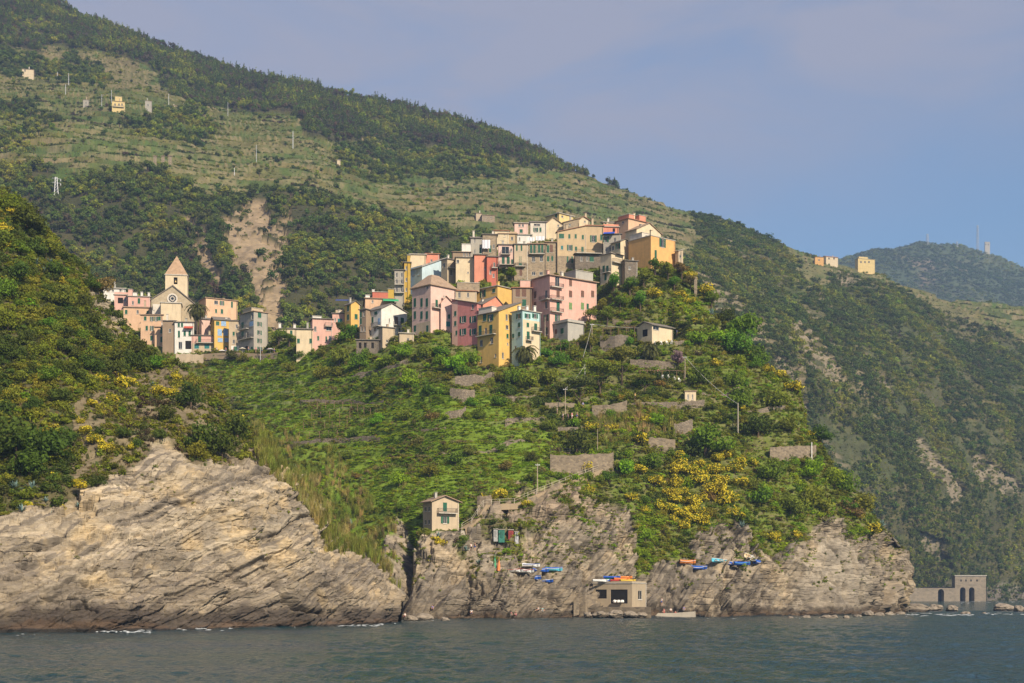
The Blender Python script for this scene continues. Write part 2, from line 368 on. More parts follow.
def hl_shape(T):
    P0 = T.P.copy()
    # garden terraces on the slope below the village
    px0, py0 = T.PX, T.PY
    tm = sstep(0, 12, py0 - np.interp(px0, [60, 300, 480, 560, 640, 720, 800, 900], [362, 356, 366, 345, 300, 300, 400, 480])) * sstep(480, 440, py0) * sstep(790, 720, px0) * sstep(-.6, .0, fbm(P0, 28, 3, .5, 55.0))
    P0[..., 2] = P0[..., 2] * (1 - tm * .75) + stepped(P0[..., 2] + fbm(P0, 40, 2) * 1.2, 3.4, .3) * tm * .75
    T.P = P0.copy()
    px, py = warped(T, 8, 7); T.px, T.py = px, py
    rk = inpoly(px, py, HL_rock).astype(float)
    strip = inpoly(px, py, [(638, 500), (662, 500), (668, 530), (655, 552), (648, 576), (640, 574), (636, 540)]).astype(float)
    knobs = ((fbm(P0, 9, 3, .5, 60.0) > .42) & (py > 470) & (py < 560) & (px > 640)).astype(float)
    rk = np.clip(rk - strip + .0 * knobs, 0, 1)
    scrub = (fbm(P0, 6, 3, .5, 77.0) > .30).astype(float) * rk * (py < 560) * (px < 640) * .85   # tufts on the ledges
    for a in (rk, scrub):
        for _ in range(2):
            a[1:-1, 1:-1] = (a[1:-1, 1:-1] * 2 + a[:-2, 1:-1] + a[2:, 1:-1] + a[1:-1, :-2] + a[1:-1, 2:]) / 6
    T.rock = np.clip(rk - .5 * scrub, 0, 1); T.hard = np.clip(rk - scrub, 0, 1)
    d, s = strata(P0, (-.62, -.15, .75), [(4.6, 2.8), (1.7, 1.8), (.6, .75)], .9, 12.0)
    slab = inpoly(px, py, [(790, 620), (800, 575), (815, 545), (835, 535), (862, 562), (870, 600), (865, 620)]).astype(float)
    d = d * (1 - .7 * slab)
    big = fbm(P0, 13, 4, .55, 28.0); crack = np.clip(ridged(P0 * np.array([1.6, 1, .8]), 8, 3, .5, 14.0) - 1.05, 0, 1)
    dr = d + big * 1.9 - 3.2 * crack + fbm(P0, 1.5, 3, .55) * .25
    dv = fbm(P0, 8, 4, .5) * 1.1
    amp = sstep(-1, 2, P0[..., 2]) * .7 + .3
    vill = 1 - .85 * ((py0 < np.interp(px0, [60, 300, 480, 600, 700], [362, 352, 370, 300, 262])).astype(float))
    T.P = T.P + T.N * ((dr * amp) * T.rock + dv * (1 - T.rock) * .7 * vill)[..., None]
    g = np.exp(-(((px0 - 406) / 7.)**2)) * sstep(520, 540, py0) * sstep(625, 600, py0)    # the dark gully by the hut
    T.P -= T.N * (g * 7)[..., None]
    n1 = fbm(P0, 8, 4, .55, 41.0); n2 = fbm(P0, 2.4, 4, .6, 45.0); n3 = fbm(P0, 25, 3, .5, 47.0)
    c = np.zeros(T.P.shape); c[:] = (.12, .13, .032)
    c = lay(c, sstep(-.25, .3, n1), (.11, .15, .020))
    lush = inpoly(px, py, [(200, 362), (330, 352), (420, 372), (500, 400), (560, 440), (540, 490), (470, 500), (400, 560), (330, 520), (270, 430)]).astype(float)
    c = lay(c, lush * .85, (.13, .20, .016)); T.lush = lush
    c = lay(c, sstep(.15, .5, n2) * (1 - lush) * .5, (.19, .155, .09))
    f = np.mod(P0[..., 2] + .0, 3.4) / 3.4
    c = lay(c, (f > .72) * tm * .5 * sstep(-.1, .4, n3), (.17, .15, .10))
    rc = np.zeros(T.P.shape); rc[:] = (.31, .265, .205)
    hs = hash1(np.floor(s / 1.6)); hs2 = hash1(np.floor(s / .6) + 40)
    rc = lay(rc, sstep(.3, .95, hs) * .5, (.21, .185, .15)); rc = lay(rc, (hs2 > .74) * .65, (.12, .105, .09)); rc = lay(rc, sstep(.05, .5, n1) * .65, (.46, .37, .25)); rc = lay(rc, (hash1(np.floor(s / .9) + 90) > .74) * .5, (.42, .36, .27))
    rc = lay(rc, sstep(.1, .55, n2) * .5, (.17, .15, .125)); rc = lay(rc, slab * .6, (.36, .32, .26)); rc = lay(rc, sstep(720, 640, px0) * sstep(560, 590, py0) * .45, (.15, .13, .11))
    rc = lay(rc, sstep(640, 560, px0) * sstep(530, 500, py0) * .4, (.40, .29, .21))
    z = P0[..., 2]; nz = n1 * 2.5 + n2 * 1.2
    rc = lay(rc, sstep(9, 4, z + nz * 1.4) * .35, (.16, .135, .11)); rc = lay(rc, sstep(2.8, 1.2, z + nz * .5) * .9, (.075, .06, .045)); rc = lay(rc, sstep(1.3, .5, z + nz * .25) * .8, (.12, .08, .05)); rc = lay(rc, sstep(.4, .1, z), (.03, .028, .026))
    c = lay(c, scrub, (.10, .09, .04)); T.lay = tm
    rc = rc * np.array([.80, .78, .75]); T.col = np.clip(mixa(c, rc, T.hard), .01, .9)
# ---------------------------------------------------------------- mountain
MT_top = [(-180, -90), (-60, -55), (0, -22), (60, 3), (80, 15), (100, 22), (150, 40), (200, 58), (260, 78), (300, 86), (350, 96), (400, 107), (450, 119), (500, 134), (540, 154), (560, 166), (600, 181), (640, 194), (690, 211), (740, 222), (765, 236), (800, 252), (830, 261), (860, 271), (880, 274), (900, 285), (950, 298), (1000, 303), (1024, 306), (1150, 345), (1300, 400)]
def MT_base(px): return np.interp(px, [-180, 600, 690, 760, 830, 880, 900, 1024, 1300], [395, 395, 395, 440, 540, 596, 602.6, 601.8, 601.2])
MT_ctrl = [(-180, 380, 640), (0, 380, 600), (150, 390, 600), (300, 390, 600), (450, 390, 620), (600, 390, 660), (690, 390, 720), (760, 438, 800), (830, 538, 870), (900, 602, 980), (960, 602, 1030), (1024, 601, 1080), (1150, 601, 1150), (1300, 601, 1200),
 (0, 250, 740), (100, 190, 800), (150, 240, 760), (200, 250, 735), (250, 280, 690), (260, 215, 800), (330, 270, 730), (400, 270, 760), (0, 110, 1000), (150, 110, 1010), (210, 150, 930), (300, 160, 950), (400, 205, 900), (480, 225, 880), (300, 120, 1140), (400, 165, 1110), (500, 185, 1060), (0, 40, 1230), (100, 30, 1350), (200, 64, 1360), (300, 90, 1350), (400, 112, 1320), (500, 140, 1280), (600, 186, 1230), (560, 210, 1000), (640, 230, 1030), (690, 215, 1180), (700, 265, 940), (680, 330, 800), (760, 240, 1180), (760, 330, 880), (800, 300, 1000), (800, 256, 1230), (820, 420, 900), (860, 275, 1260), (900, 330, 1100), (950, 400, 1060), (1000, 500, 1060), (1024, 312, 1330), (1010, 400, 1130), (900, 450, 960), (930, 540, 980), (940, 305, 1270), (1150, 350, 1400), (1100, 450, 1180), (1300, 410, 1400), (-60, -50, 1330), (-180, -85, 1330), (-180, 150, 950)]
def mt_shape(T):
    P0 = T.P.copy()
    T.PX0 = T.PX
    relief = fbm(P0, 150, 4, .5, 5.0) * 16 + fbm(P0, 45, 3, .5, 9.0) * 3
    fade = sstep(0, 25, (T.PY - np.interp(T.PX, [a for a, b in MT_top], [b for a, b in MT_top])))
    T.P = P0 + T.N * (relief * (.25 + .75 * fade) * .6)[..., None]
    px, py = warped(T, 9, 38); T.px, T.py = px, py
    P1 = T.P
    n0 = fbm(P1, 90, 4, .55, 2.0); n1 = fbm(P1, 28, 4, .55, 12.0); n2 = fbm(P1, 8, 3, .6, 22.0)
    poly = lambda pts: inpoly(px, py, pts).astype(float)
    forest = poly([(-200, -200), (-200, 48), (40, 50), (100, 52), (150, 70), (180, 96), (215, 108), (290, 116), (310, 140), (340, 146), (390, 138), (440, 155), (500, 158), (545, 172), (600, 178), (620, 180), (620, 100)])
    clear = poly([(30, 50), (100, 56), (128, 66), (168, 86), (160, 94), (110, 90), (108, 72), (60, 62)])
    forest = forest * (1 - clear)
    grove = np.maximum(poly([(40, 56), (75, 58), (108, 72), (108, 84), (70, 82), (30, 72), (-10, 70), (-10, 55)]), poly([(330, 150), (395, 140), (470, 160), (505, 160), (510, 178), (440, 178), (410, 185), (340, 168)]))
    grove = np.maximum(grove, poly([(-180, 110), (50, 108), (60, 125), (30, 150), (-180, 165)]) * .8)
    grove = np.maximum(grove, poly([(120, 110), (200, 112), (215, 128), (190, 138), (130, 126)]))
    wood = poly([(-200, 180), (20, 172), (90, 168), (160, 162), (200, 185), (235, 182), (270, 190), (330, 200), (380, 210), (430, 235), (490, 238), (500, 300), (480, 420), (-200, 420)])
    maq = poly([(690, 255), (720, 225), (765, 240), (800, 290), (850, 275), (905, 290), (960, 320), (1050, 345), (1400, 400), (1400, 700), (600, 700), (640, 300)])
    ridge_r = poly([(690, 205), (770, 225), (830, 262), (790, 300), (740, 270), (700, 240)])
    vine = np.maximum(poly([(915, 285), (935, 288), (985, 322), (980, 332), (950, 328), (930, 305)]), poly([(790, 250), (860, 268), (900, 290), (880, 300), (800, 270)]))
    scree = np.maximum.reduce([poly([(218, 216), (232, 200), (246, 190), (262, 196), (270, 214), (290, 204), (300, 214), (292, 240), (284, 270), (286, 300), (281, 335), (256, 332), (252, 290), (238, 262), (220, 240)]), poly([(178, 210), (196, 206), (210, 240), (220, 275), (222, 300), (206, 285), (194, 250)]), poly([(168, 222), (176, 220), (190, 240), (186, 246)]), poly([(784, 306), (800, 318), (822, 345), (842, 365), (838, 382), (815, 362), (790, 330)]), poly([(775, 350), (800, 370), (820, 400), (808, 415), (790, 385)]),
        poly([(905, 425), (925, 440), (950, 470), (965, 492), (945, 500), (920, 475), (905, 450)]), poly([(968, 445), (1000, 470), (1030, 490), (1030, 502), (985, 485)]), poly([(912, 520), (935, 540), (950, 565), (930, 560), (912, 540)]), poly([(725, 285), (770, 284), (772, 290), (726, 294)]), poly([(838, 282), (848, 280), (852, 290), (842, 290)]), poly([(868, 340), (880, 355), (876, 362), (866, 348)]), poly([(875, 370), (900, 380), (895, 392), (878, 386)]),
        poly([(320, 160), (395, 130), (400, 140), (340, 152)]) * .3])
    scree *= np.where(T.PX > 400, .75 * (n1 > -.5), .95 * (n2 + n1 * .5 > -.55))
    cut = scree * 1.0
    T.scree = scree
    # stone-walled terraces round the hill
    ter = np.clip(1 - forest - scree - .65 * wood * 1.0 - .55 * maq, 0, 1)
    hstep = 7.0
    zz = T.P[..., 2] + n0 * 6
    T.P = T.P.copy(); T.P[..., 2] += (stepped(zz, hstep, .22) - zz) * ter * .8
    T.P -= T.N * (scree * (2.5 + 2 * ridged(P1, 14, 3)))[..., None]
    fr = np.mod(zz, hstep) / hstep
    # colours
    c = np.zeros(T.P.shape); c[:] = (.185, .170, .040)
    c = lay(c, sstep(-.1, .45, n0), (.11, .145, .032)); c = lay(c, sstep(.1, .6, n1) * .8, (.19, .15, .060)); c = lay(c, sstep(.1, .5, -n1) * .8, (.075, .10, .028))
    grn = np.maximum(poly([(60, 100), (180, 104), (260, 165), (190, 170), (60, 128)]), poly([(110, 150), (250, 168), (280, 185), (180, 165), (90, 172)]))
    c = lay(c, grn * sstep(-.3, .4, n1) * .8, (.075, .13, .03))
    c = lay(c, poly([(290, 140), (350, 165), (440, 205), (470, 230), (400, 230), (330, 200), (215, 170), (180, 130), (215, 112)]) * .55, (.19, .165, .055))
    c = lay(c, poly([(380, 176), (440, 180), (480, 200), (640, 190), (700, 215), (690, 250), (560, 215), (480, 225), (440, 210)]) * .5, (.20, .155, .085))
    ti = np.floor(zz / hstep); hh = hash1(ti * 11 + np.floor(fbm(P1, 130, 2, .5, 33.0) * 3) * 5); hsh = hash1(ti * 7 + np.floor(fbm(P1, 110, 2, .5, 63.0) * 4) * 3 + 60)
    c = lay(c, ter * sstep(.45, .6, hh) * .75, (.085, .150, .028)); c = lay(c, ter * sstep(.7, .8, hsh) * .5, (.25, .20, .085)); T.hh = hh
    c = lay(c, clear * .8, (.24, .19, .095)); c = lay(c, vine * .7, (.21, .19, .085))
    c = lay(c, ter * (fr < .62) * sstep(-.3, .3, n1) * .5, (.10, .135, .030)); c = lay(c, ter * (fr > .80) * sstep(-.2, .25, n2 * .5 + n1) * .7, (.31, .25, .135))
    c = lay(c, np.maximum(forest, wood) * .8, (.06, .055, .025)); c = lay(c, maq * .45, (.10, .085, .05))
    sc = np.zeros(T.P.shape); sc[:] = (.36, .27, .17); sc = lay(sc, sstep(-.1, .5, n2), (.28, .215, .14)); sc = lay(sc, (T.PX > 700) * .6, (.27, .235, .19))
    c = mixa(c, sc, scree)
    mt_l = maq * (fr > .80) * sstep(-.1, .25, fbm(P1, 70, 3, .5, 44.0)) * sstep(900, 830, T.PX); c = lay(c, mt_l * .8, (.33, .265, .18))
    shore = sstep(14, 7, T.P[..., 2] + n1 * 6) * (T.PX > 880); c = lay(c, shore, (.21, .18, .145))
    T.rock = np.clip(np.maximum(scree, shore), 0, 1); T.hard = T.rock; T.col = np.clip(c * np.where(T.rock > .3, .85, .70)[..., None], .01, .9)
    # planting densities (per m2 factor 0..1)
    band = ((fr > .05) & (fr < .55)).astype(float)
    T.d_forest = np.clip(forest * (.85 + .4 * n1) , 0, 1)
    T.d_wood = np.clip(np.maximum(grove, wood * (1 - scree)) * (n1 + .62 + .2 * n0), 0, 1) * (1 - scree * .85)
    T.d_maq = np.clip((np.maximum(maq, ridge_r * .9)) * (.62 + 1.5 * n1 + .5 * n2) * (1 - vine) + .22 * maq, .0, 1) * (1 - scree * .9) * (1 - .85 * mt_l)
    T.d_ter = np.clip(ter * band * np.maximum(sstep(.06, .32, n1 + .45 * n2), .8 * sstep(.72, .8, hash1(ti * 5 + 9)) * sstep(-.25, .1, n1)) * (1 - clear * .8) * (1 - vine * .8), 0, 1)
    T.d_row = np.clip(ter * ((fr > .3) & (fr < .5)) * .8, 0, 1)
# ---------------------------------------------------------------- far hill
FH_top = [(700, 330), (780, 285), (838, 262), (862, 252), (880, 247), (905, 242), (920, 240), (945, 241), (965, 243), (985, 249), (1005, 255), (1024, 264), (1100, 300), (1250, 360)]
FH_ctrl = [(700, 400, 2700), (860, 400, 2700), (1000, 400, 2700), (1250, 400, 2700), (860, 300, 2950), (920, 300, 2950), (1000, 300, 2950), (860, 252, 3200), (920, 240, 3250), (985, 249, 3250), (1024, 264, 3250), (700, 330, 3000), (1250, 360, 3100), (1100, 300, 3150)]
def fh_shape(T):
    P0 = T.P; T.P = P0 + T.N * (fbm(P0, 300, 5, .5, 3.0) * 22)[..., None]
    n1 = fbm(P0, 160, 5, .6, 2.0); c = np.zeros(P0.shape); c[:] = (.055, .075, .03); c = lay(c, sstep(.0, .4, n1), (.075, .085, .035)); c = lay(c, sstep(.45, .6, n1), (.16, .13, .08))
    T.col = c; T.rock = np.zeros(P0.shape[:2]); T.hard = T.rock
# ---------------------------------------------------------------- materials of the ground
def ground_mat(name, fine, bumpd, detail_rock=True, beds=(0, 0, 0)):
    m, t, b = new_mat(name)
    a = t.new('ShaderNodeAttribute', attribute_name='alb'); r = t.new('ShaderNodeAttribute', attribute_name='rock')
    co = t.coords('Object'); cs = t.coords('Object', (1, 1, 3.2), beds)
    nf = t.noise(co, fine, 5, .65); ns = t.noise(cs, fine * .6, 5, .7, .6)
    k = t.mixc(r.outputs['Fac'], nf, ns) if detail_rock else nf
    v = t.maprange(k, .25, .75, .62, 1.32)
    col = t.mixc(1.0, a.outputs['Color'], v, 'MULTIPLY')
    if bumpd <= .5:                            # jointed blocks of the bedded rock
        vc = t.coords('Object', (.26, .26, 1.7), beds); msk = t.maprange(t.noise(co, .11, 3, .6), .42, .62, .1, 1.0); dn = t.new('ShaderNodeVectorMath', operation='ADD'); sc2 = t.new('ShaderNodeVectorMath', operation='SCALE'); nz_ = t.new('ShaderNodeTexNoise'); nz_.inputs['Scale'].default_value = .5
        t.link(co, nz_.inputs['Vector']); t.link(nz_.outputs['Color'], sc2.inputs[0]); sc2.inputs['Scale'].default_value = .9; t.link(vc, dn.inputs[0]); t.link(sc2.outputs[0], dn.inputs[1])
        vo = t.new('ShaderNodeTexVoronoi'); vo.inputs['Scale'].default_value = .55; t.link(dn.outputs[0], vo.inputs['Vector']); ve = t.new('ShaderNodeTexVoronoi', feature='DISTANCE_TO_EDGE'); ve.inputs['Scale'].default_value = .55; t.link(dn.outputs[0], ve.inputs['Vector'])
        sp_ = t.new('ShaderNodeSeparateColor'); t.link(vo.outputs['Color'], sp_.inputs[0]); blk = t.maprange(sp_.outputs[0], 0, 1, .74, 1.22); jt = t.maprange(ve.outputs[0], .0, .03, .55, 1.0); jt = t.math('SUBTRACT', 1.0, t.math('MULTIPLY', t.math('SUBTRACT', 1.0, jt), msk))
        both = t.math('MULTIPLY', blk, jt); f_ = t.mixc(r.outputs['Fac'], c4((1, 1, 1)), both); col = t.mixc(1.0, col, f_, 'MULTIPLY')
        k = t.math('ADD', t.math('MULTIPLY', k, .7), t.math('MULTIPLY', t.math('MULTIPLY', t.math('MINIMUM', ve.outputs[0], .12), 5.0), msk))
    t.link(col, b.inputs['Base Color']); b.inputs['Roughness'].default_value = .9
    t.link(t.bump(k, .8, bumpd), b.inputs['Normal'])
    return m
LH = make_terrain('left_hill', -140, 400, .55, LH_top, LH_base, 620, LH_ctrl, 2e-2, lh_shape, [(1.2, .8), (3, 3), (6, 8), (11, 17), (20, 34), (34, 60)], None)
HL = make_terrain('headland', 60, 908, .8, HL_top, HL_base, 470, HL_ctrl, 1e-2, hl_shape, [(2, .6), (6, 3), (14, 10), (30, 26), (60, 60), (110, 110)], [(-.3, 2), (-2, 6), (-6, 14), (-16, 26), (-40, 45), (-80, 60)])
MT = make_terrain('mountain', -180, 1300, 1.25, MT_top, MT_base, 470, MT_ctrl, 3e-2, mt_shape, [(8, 1), (22, 6), (50, 22), (110, 60), (220, 140)], None, True)
FH = make_terrain('far_hill', 700, 1250, 2.0, FH_top, lambda p: np.full(p.shape, 400.), 90, FH_ctrl, 5e-2, fh_shape, [(30, 4), (90, 30), (250, 120)], None, False)
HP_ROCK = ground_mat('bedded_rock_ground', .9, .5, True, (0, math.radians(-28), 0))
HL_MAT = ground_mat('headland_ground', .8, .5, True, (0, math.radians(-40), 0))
for T_ in (LH, HL, MT, FH): T_.P0 = T_.P.copy(); T_.built = np.zeros(T_.P.shape[:2])
# ================================================================== SEA
def sea():
    ys = [60.]
    while ys[-1] < 420: ys.append(ys[-1] + .16 + (ys[-1] - 60) * .0026)
    while ys[-1] < 4300: ys.append(ys[-1] * 1.03)
    ys = np.array(ys); us = np.linspace(-1, 1, 900)
    X = us[None] * (60 + .62 * ys[:, None]); Yg = np.repeat(ys[:, None], len(us), 1)
    p = np.stack([X, Yg, np.zeros_like(X)], -1); q = p * np.array([1, .55, 1]); q[..., 0] += .25 * p[..., 1]
    z = fbm(q, 7.5, 2, .5, 1.0) * .22 + fbm(q, 2.2, 3, .55, 3.0) * .17 + np.abs(fbm(q, 3.6, 2, .5, 6.0)) * .12
    z *= sstep(900, 300, ys)[:, None]
    p[..., 2] = z
    nr, nc = X.shape; idx = np.arange(nr * nc).reshape(nr, nc)
    quads = np.stack([idx[:-1, :-1], idx[:-1, 1:], idx[1:, 1:], idx[1:, :-1]], -1).reshape(-1, 4)
    m, t, b = new_mat('sea_water')
    co = t.coords('Object', (1, .5, 1), (0, 0, .2)); n = t.noise(co, 1.7, 4, .62, .3); big = t.noise(t.coords('Object', (.02, .05, 1)), 1.0, 3)
    t.link(t.mixc(t.maprange(big, .35, .65, 0, 1), c4((.010, .044, .044)), c4((.010, .038, .060))), b.inputs['Base Color'])
    b.inputs['Roughness'].default_value = .09; b.inputs['IOR'].default_value = 1.33; b.inputs['Specular IOR Level'].default_value = .5
    t.link(t.bump(n, .9, .5), b.inputs['Normal'])
    me = np_mesh('sea', p.reshape(-1, 3), quads, [m], True); o = obj('sea', me); o['kind'] = 'structure'
    s2 = MB(); s2.add([(-3000, -600, -.5), (3000, -600, -.5), (3000, 61, -.5), (-3000, 61, -.5)], [(0, 1, 2, 3)])
    o2 = s2.build('near_sea', m); o2['kind'] = 'structure'
sea()
# ================================================================== HAZE
hb = MB().box(-2600, 3000, -40, 4600, -9, 1300)
hm = bpy.data.materials.new('haze'); hm.use_nodes = True; t = NT(hm.node_tree); t.n.remove(t.n['Principled BSDF'])
pv = t.new('ShaderNodeVolumePrincipled'); pv.inputs['Color'].default_value = HAZE_COL; pv.inputs['Density'].default_value = HAZE; pv.inputs['Anisotropy'].default_value = .0
t.link(pv.outputs[0], t.n['Material Output'].inputs['Volume'])
ho = hb.build('haze', hm); ho['kind'] = 'stuff'; tag(ho, 'pale blue sea haze over the far hills', 'haze')
# ================================================================== BUILDINGS: kit
def plaster(name, rgb, stain=.55, rough=.9):
    m, t, b = new_mat(name); co = t.coords('Object'); n = t.noise(co, .55, 5, .65); ns = t.noise(t.coords('Object', (1.6, 1.6, .22)), 1.1, 4, .7); nf = t.noise(co, 6, 3, .6)
    c = t.mixc(t.maprange(n, .35, .7, 0, stain), c4(rgb), c4(tuple(x * .62 + .02 for x in rgb)))
    c = t.mixc(t.maprange(ns, .52, .78, 0, stain * 1.3), c, c4((rgb[0] * .5 + .03, rgb[1] * .5 + .03, rgb[2] * .5 + .03)))
    c = t.mixc(t.maprange(nf, .55, .8, 0, .25), c, c4(tuple(min(.9, x * 1.15 + .03) for x in rgb)))
    t.link(c, b.inputs['Base Color']); b.inputs['Roughness'].default_value = rough; t.link(t.bump(nf, .4, .03), b.inputs['Normal']); return m
def stone_mat(name, a, b_, mort, sc=1.6):
    m, t, b = new_mat(name); v = t.new('ShaderNodeTexVoronoi'); v.inputs['Scale'].default_value = sc; t.link(t.coords('Object', (1, 1, 1.7)), v.inputs['Vector'])
    e = t.new('ShaderNodeTexVoronoi', feature='DISTANCE_TO_EDGE'); e.inputs['Scale'].default_value = sc; t.link(t.coords('Object', (1, 1, 1.7)), e.inputs['Vector'])
    sp = t.new('ShaderNodeSeparateColor'); t.link(v.outputs['Color'], sp.inputs[0])
    c = t.mixc(sp.outputs[0], c4(a), c4(b_)); c = t.mixc(t.maprange(e.outputs[0], .02, .08, .8, 0), c, c4(mort))
    c = t.mixc(t.maprange(t.noise(t.coords('Object'), .5, 4), .45, .75, 0, .5), c, c4(tuple(x * .6 for x in a)))
    t.link(c, b.inputs['Base Color']); b.inputs['Roughness'].default_value = .95; t.link(t.bump(e.outputs[0], .6, .08), b.inputs['Normal']); return m
def simple(name, rgb, rough=.6, metal=0., var=.3, sc=3):
    m, t, b = new_mat(name); n = t.noise(t.coords('Object'), sc, 4, .6)
    t.link(t.mixc(1.0, c4(rgb), t.maprange(n, .3, .7, 1 - var, 1 + var), 'MULTIPLY'), b.inputs['Base Color']); b.inputs['Roughness'].default_value = rough; b.inputs['Metallic'].default_value = metal; return m
def tile_mat(name, rgb):
    m, t, b = new_mat(name); co = t.coords('Object'); n = t.noise(co, 1.2, 4, .65); w = t.new('ShaderNodeTexWave'); w.inputs['Scale'].default_value = 1.6; t.link(co, w.inputs['Vector'])
    c = t.mixc(t.maprange(n, .35, .7, 0, .7), c4(rgb), c4(tuple(x * .55 for x in rgb))); t.link(c, b.inputs['Base Color']); b.inputs['Roughness'].default_value = .9; t.link(t.bump(w.outputs['Fac'], .5, .06), b.inputs['Normal']); return m
WALLC = dict(pink=(.66, .40, .33), pinkpale=(.68, .47, .40), rose=(.60, .23, .21), coral=(.66, .27, .18), red=(.50, .15, .10), peach=(.65, .43, .28), orange=(.70, .40, .15), yellow=(.66, .43, .13), yellowpale=(.68, .52, .24), ochre=(.50, .33, .06),
             cream=(.66, .54, .37), beige=(.50, .40, .28), white=(.72, .69, .64), grey=(.38, .35, .30), blue=(.34, .47, .56), bluepale=(.50, .62, .68), aqua=(.42, .60, .60), brown=(.30, .22, .15), offwhite=(.64, .58, .50), concrete=(.40, .38, .34), sand=(.52, .39, .24), stonebeige=(.40, .32, .22))
MW = {k: plaster('plaster_' + k, v) for k, v in WALLC.items()}
MW['stone'] = stone_mat('rubble_stone', (.36, .28, .19), (.20, .16, .12), (.34, .28, .20)); MW['darkstone'] = stone_mat('dark_stone', (.22, .18, .14), (.14, .12, .10), (.10, .085, .07)); MW['drystone'] = stone_mat('dry_stone', (.27, .22, .165), (.15, .125, .10), (.05, .04, .03), 1.9)
MR = {'slate': tile_mat('slate_roof', (.21, .185, .16)), 'terra': tile_mat('terracotta_roof', (.40, .21, .13)), 'tile': tile_mat('brown_tile_roof', (.38, .27, .19)), 'pale': tile_mat('pale_roof', (.46, .42, .36)), 'red': tile_mat('red_roof', (.45, .11, .07))}
MS = {'green': simple('green_shutter_paint', (.018, .105, .062), .5), 'lightgreen': simple('light_green_shutter_paint', (.16, .26, .10), .5), 'brown': simple('brown_shutter_paint', (.16, .085, .06), .5), 'blue': simple('pale_blue_shutter_paint', (.26, .40, .60), .5), 'teal': simple('teal_shutter_paint', (.03, .17, .17), .5)}
M_FRAME = simple('window_frame_paint', (.62, .58, .52), .6); M_SILL = simple('sill_stone', (.50, .46, .40), .8); M_IRON = simple('dark_iron', (.05, .05, .05), .5); M_WHITE = simple('white_paint', (.78, .76, .72), .6)
M_PANE, t, b = new_mat('window_glass'); b.inputs['Base Color'].default_value = (.018, .022, .026, 1); b.inputs['Roughness'].default_value = .08; b.inputs['Specular IOR Level'].default_value = .5
M_DARK = simple('dark_opening', (.015, .013, .012), .9); M_WOOD = simple('weathered_wood', (.20, .13, .08), .8)
_wm = {}
def win_meshes(w, h, style):
    """window meshes in face coordinates: x along the wall, y outwards negative, z up; origin at the opening's centre on the wall plane"""
    k = (round(w / .08), round(h / .08), style)
    if k in _wm: return _wm[k]
    w, h = k[0] * .08, k[1] * .08; r = {}; x, z = w / 2, h / 2
    f = MB(); q = .07
    f.box(-x, -x + q, .05, .12, -z, z); f.box(x - q, x, .05, .12, -z, z); f.box(-x + q, x - q, .05, .12, z - q, z); f.box(-x + q, x - q, .05, .12, -z, -z + q); f.box(-.03, .03, .06, .11, -z + q, z - q)
    f.box(-x - .1, x + .1, -.10, .05, -z - .12, -z - .005, 1)
    r['window'] = f.mesh('window', [M_FRAME, M_SILL]); r['pane'] = MB().box(-x + q - .01, x - q + .01, .085, .1, -z + q - .01, z - q + .01).mesh('pane', M_PANE)
    col = {'g': 'green', 'G': 'green', 'L': 'lightgreen', 'b': 'brown', 'B': 'blue', 'T': 'teal', 't': 'teal'}.get(style)
    if col:
        def leaf(x0, x1, y0, y1):
            m = MB(); m.box(x0, x1, y0, y1, -z + .01, z - .01); n = max(4, int(h / .22))
            for i in range(n):
                zz = -z + .08 + (h - .16) * (i + .2) / n; m.box(x0 + .06, x1 - .06, y0 - .022, y0, zz, zz + (h - .16) / n * .5)
            return m.mesh('shutter', MS[col])
        if style in 'gt': r['shutter'] = [leaf(-x - w / 2 - .02, -x - .02, -.06, -.02), leaf(x + .02, x + w / 2 + .02, -.06, -.02)]
        else: r['shutter'] = [leaf(-x + .02, -.01, -.02, .03), leaf(.01, x - .02, -.02, .03)]
    _wm[k] = r; return r
def wall_face(m, P, A, z0, z1, holes, rec=.16, mi=0):
    """P(s, z, depth) -> point; grid with openings and their reveals"""
    hs = []
    for (s, z, w, h) in holes:
        a, b, c, d = s - w / 2, s + w / 2, z - h / 2, z + h / 2
        if a < .08 or b > A - .08 or c < z0 + .05 or d > z1 - .05 or any(a < b2 + .06 and b > a2 - .06 and c < d2 + .06 and d > c2 - .06 for a2, b2, c2, d2 in hs): continue
        hs.append((a, b, c, d))
    xs = sorted(set([0, A] + [v for q in hs for v in q[:2]])); zs = sorted(set([z0, z1] + [v for q in hs for v in q[2:]]))
    for i in range(len(xs) - 1):
        for j in range(len(zs) - 1):
            cx, cz = (xs[i] + xs[i + 1]) / 2, (zs[j] + zs[j + 1]) / 2
            if any(a < cx < b and c < cz < d for a, b, c, d in hs): continue
            m.add([P(xs[i], zs[j], 0), P(xs[i + 1], zs[j], 0), P(xs[i + 1], zs[j + 1], 0), P(xs[i], zs[j + 1], 0)], [(0, 1, 2, 3)], mi)
    for a, b, c, d in hs:
        q = [(a, c), (b, c), (b, d), (a, d)]
        for k in range(4):
            (s1, z1_), (s2, z2) = q[k], q[(k + 1) % 4]
            m.add([P(s1, z1_, 0), P(s2, z2, 0), P(s2, z2, rec), P(s1, z1_, rec)], [(0, 1, 2, 3)], mi)
        m.add([P(a, c, rec), P(b, c, rec), P(b, d, rec), P(a, d, rec)], [(0, 1, 2, 3)], mi)
    return hs
ZT = {'R1': (390, 190, 6.023), 'R2': (530, 190, 6.023), 'R3': (390, 270, 6.023), 'R4': (500, 240, 6.023), 'R5': (90, 240, 5.254), 'R6': (170, 270, 6.83), 'R7': (270, 270, 6.826), 'P': (0, 0, 1)}
NH = [0]
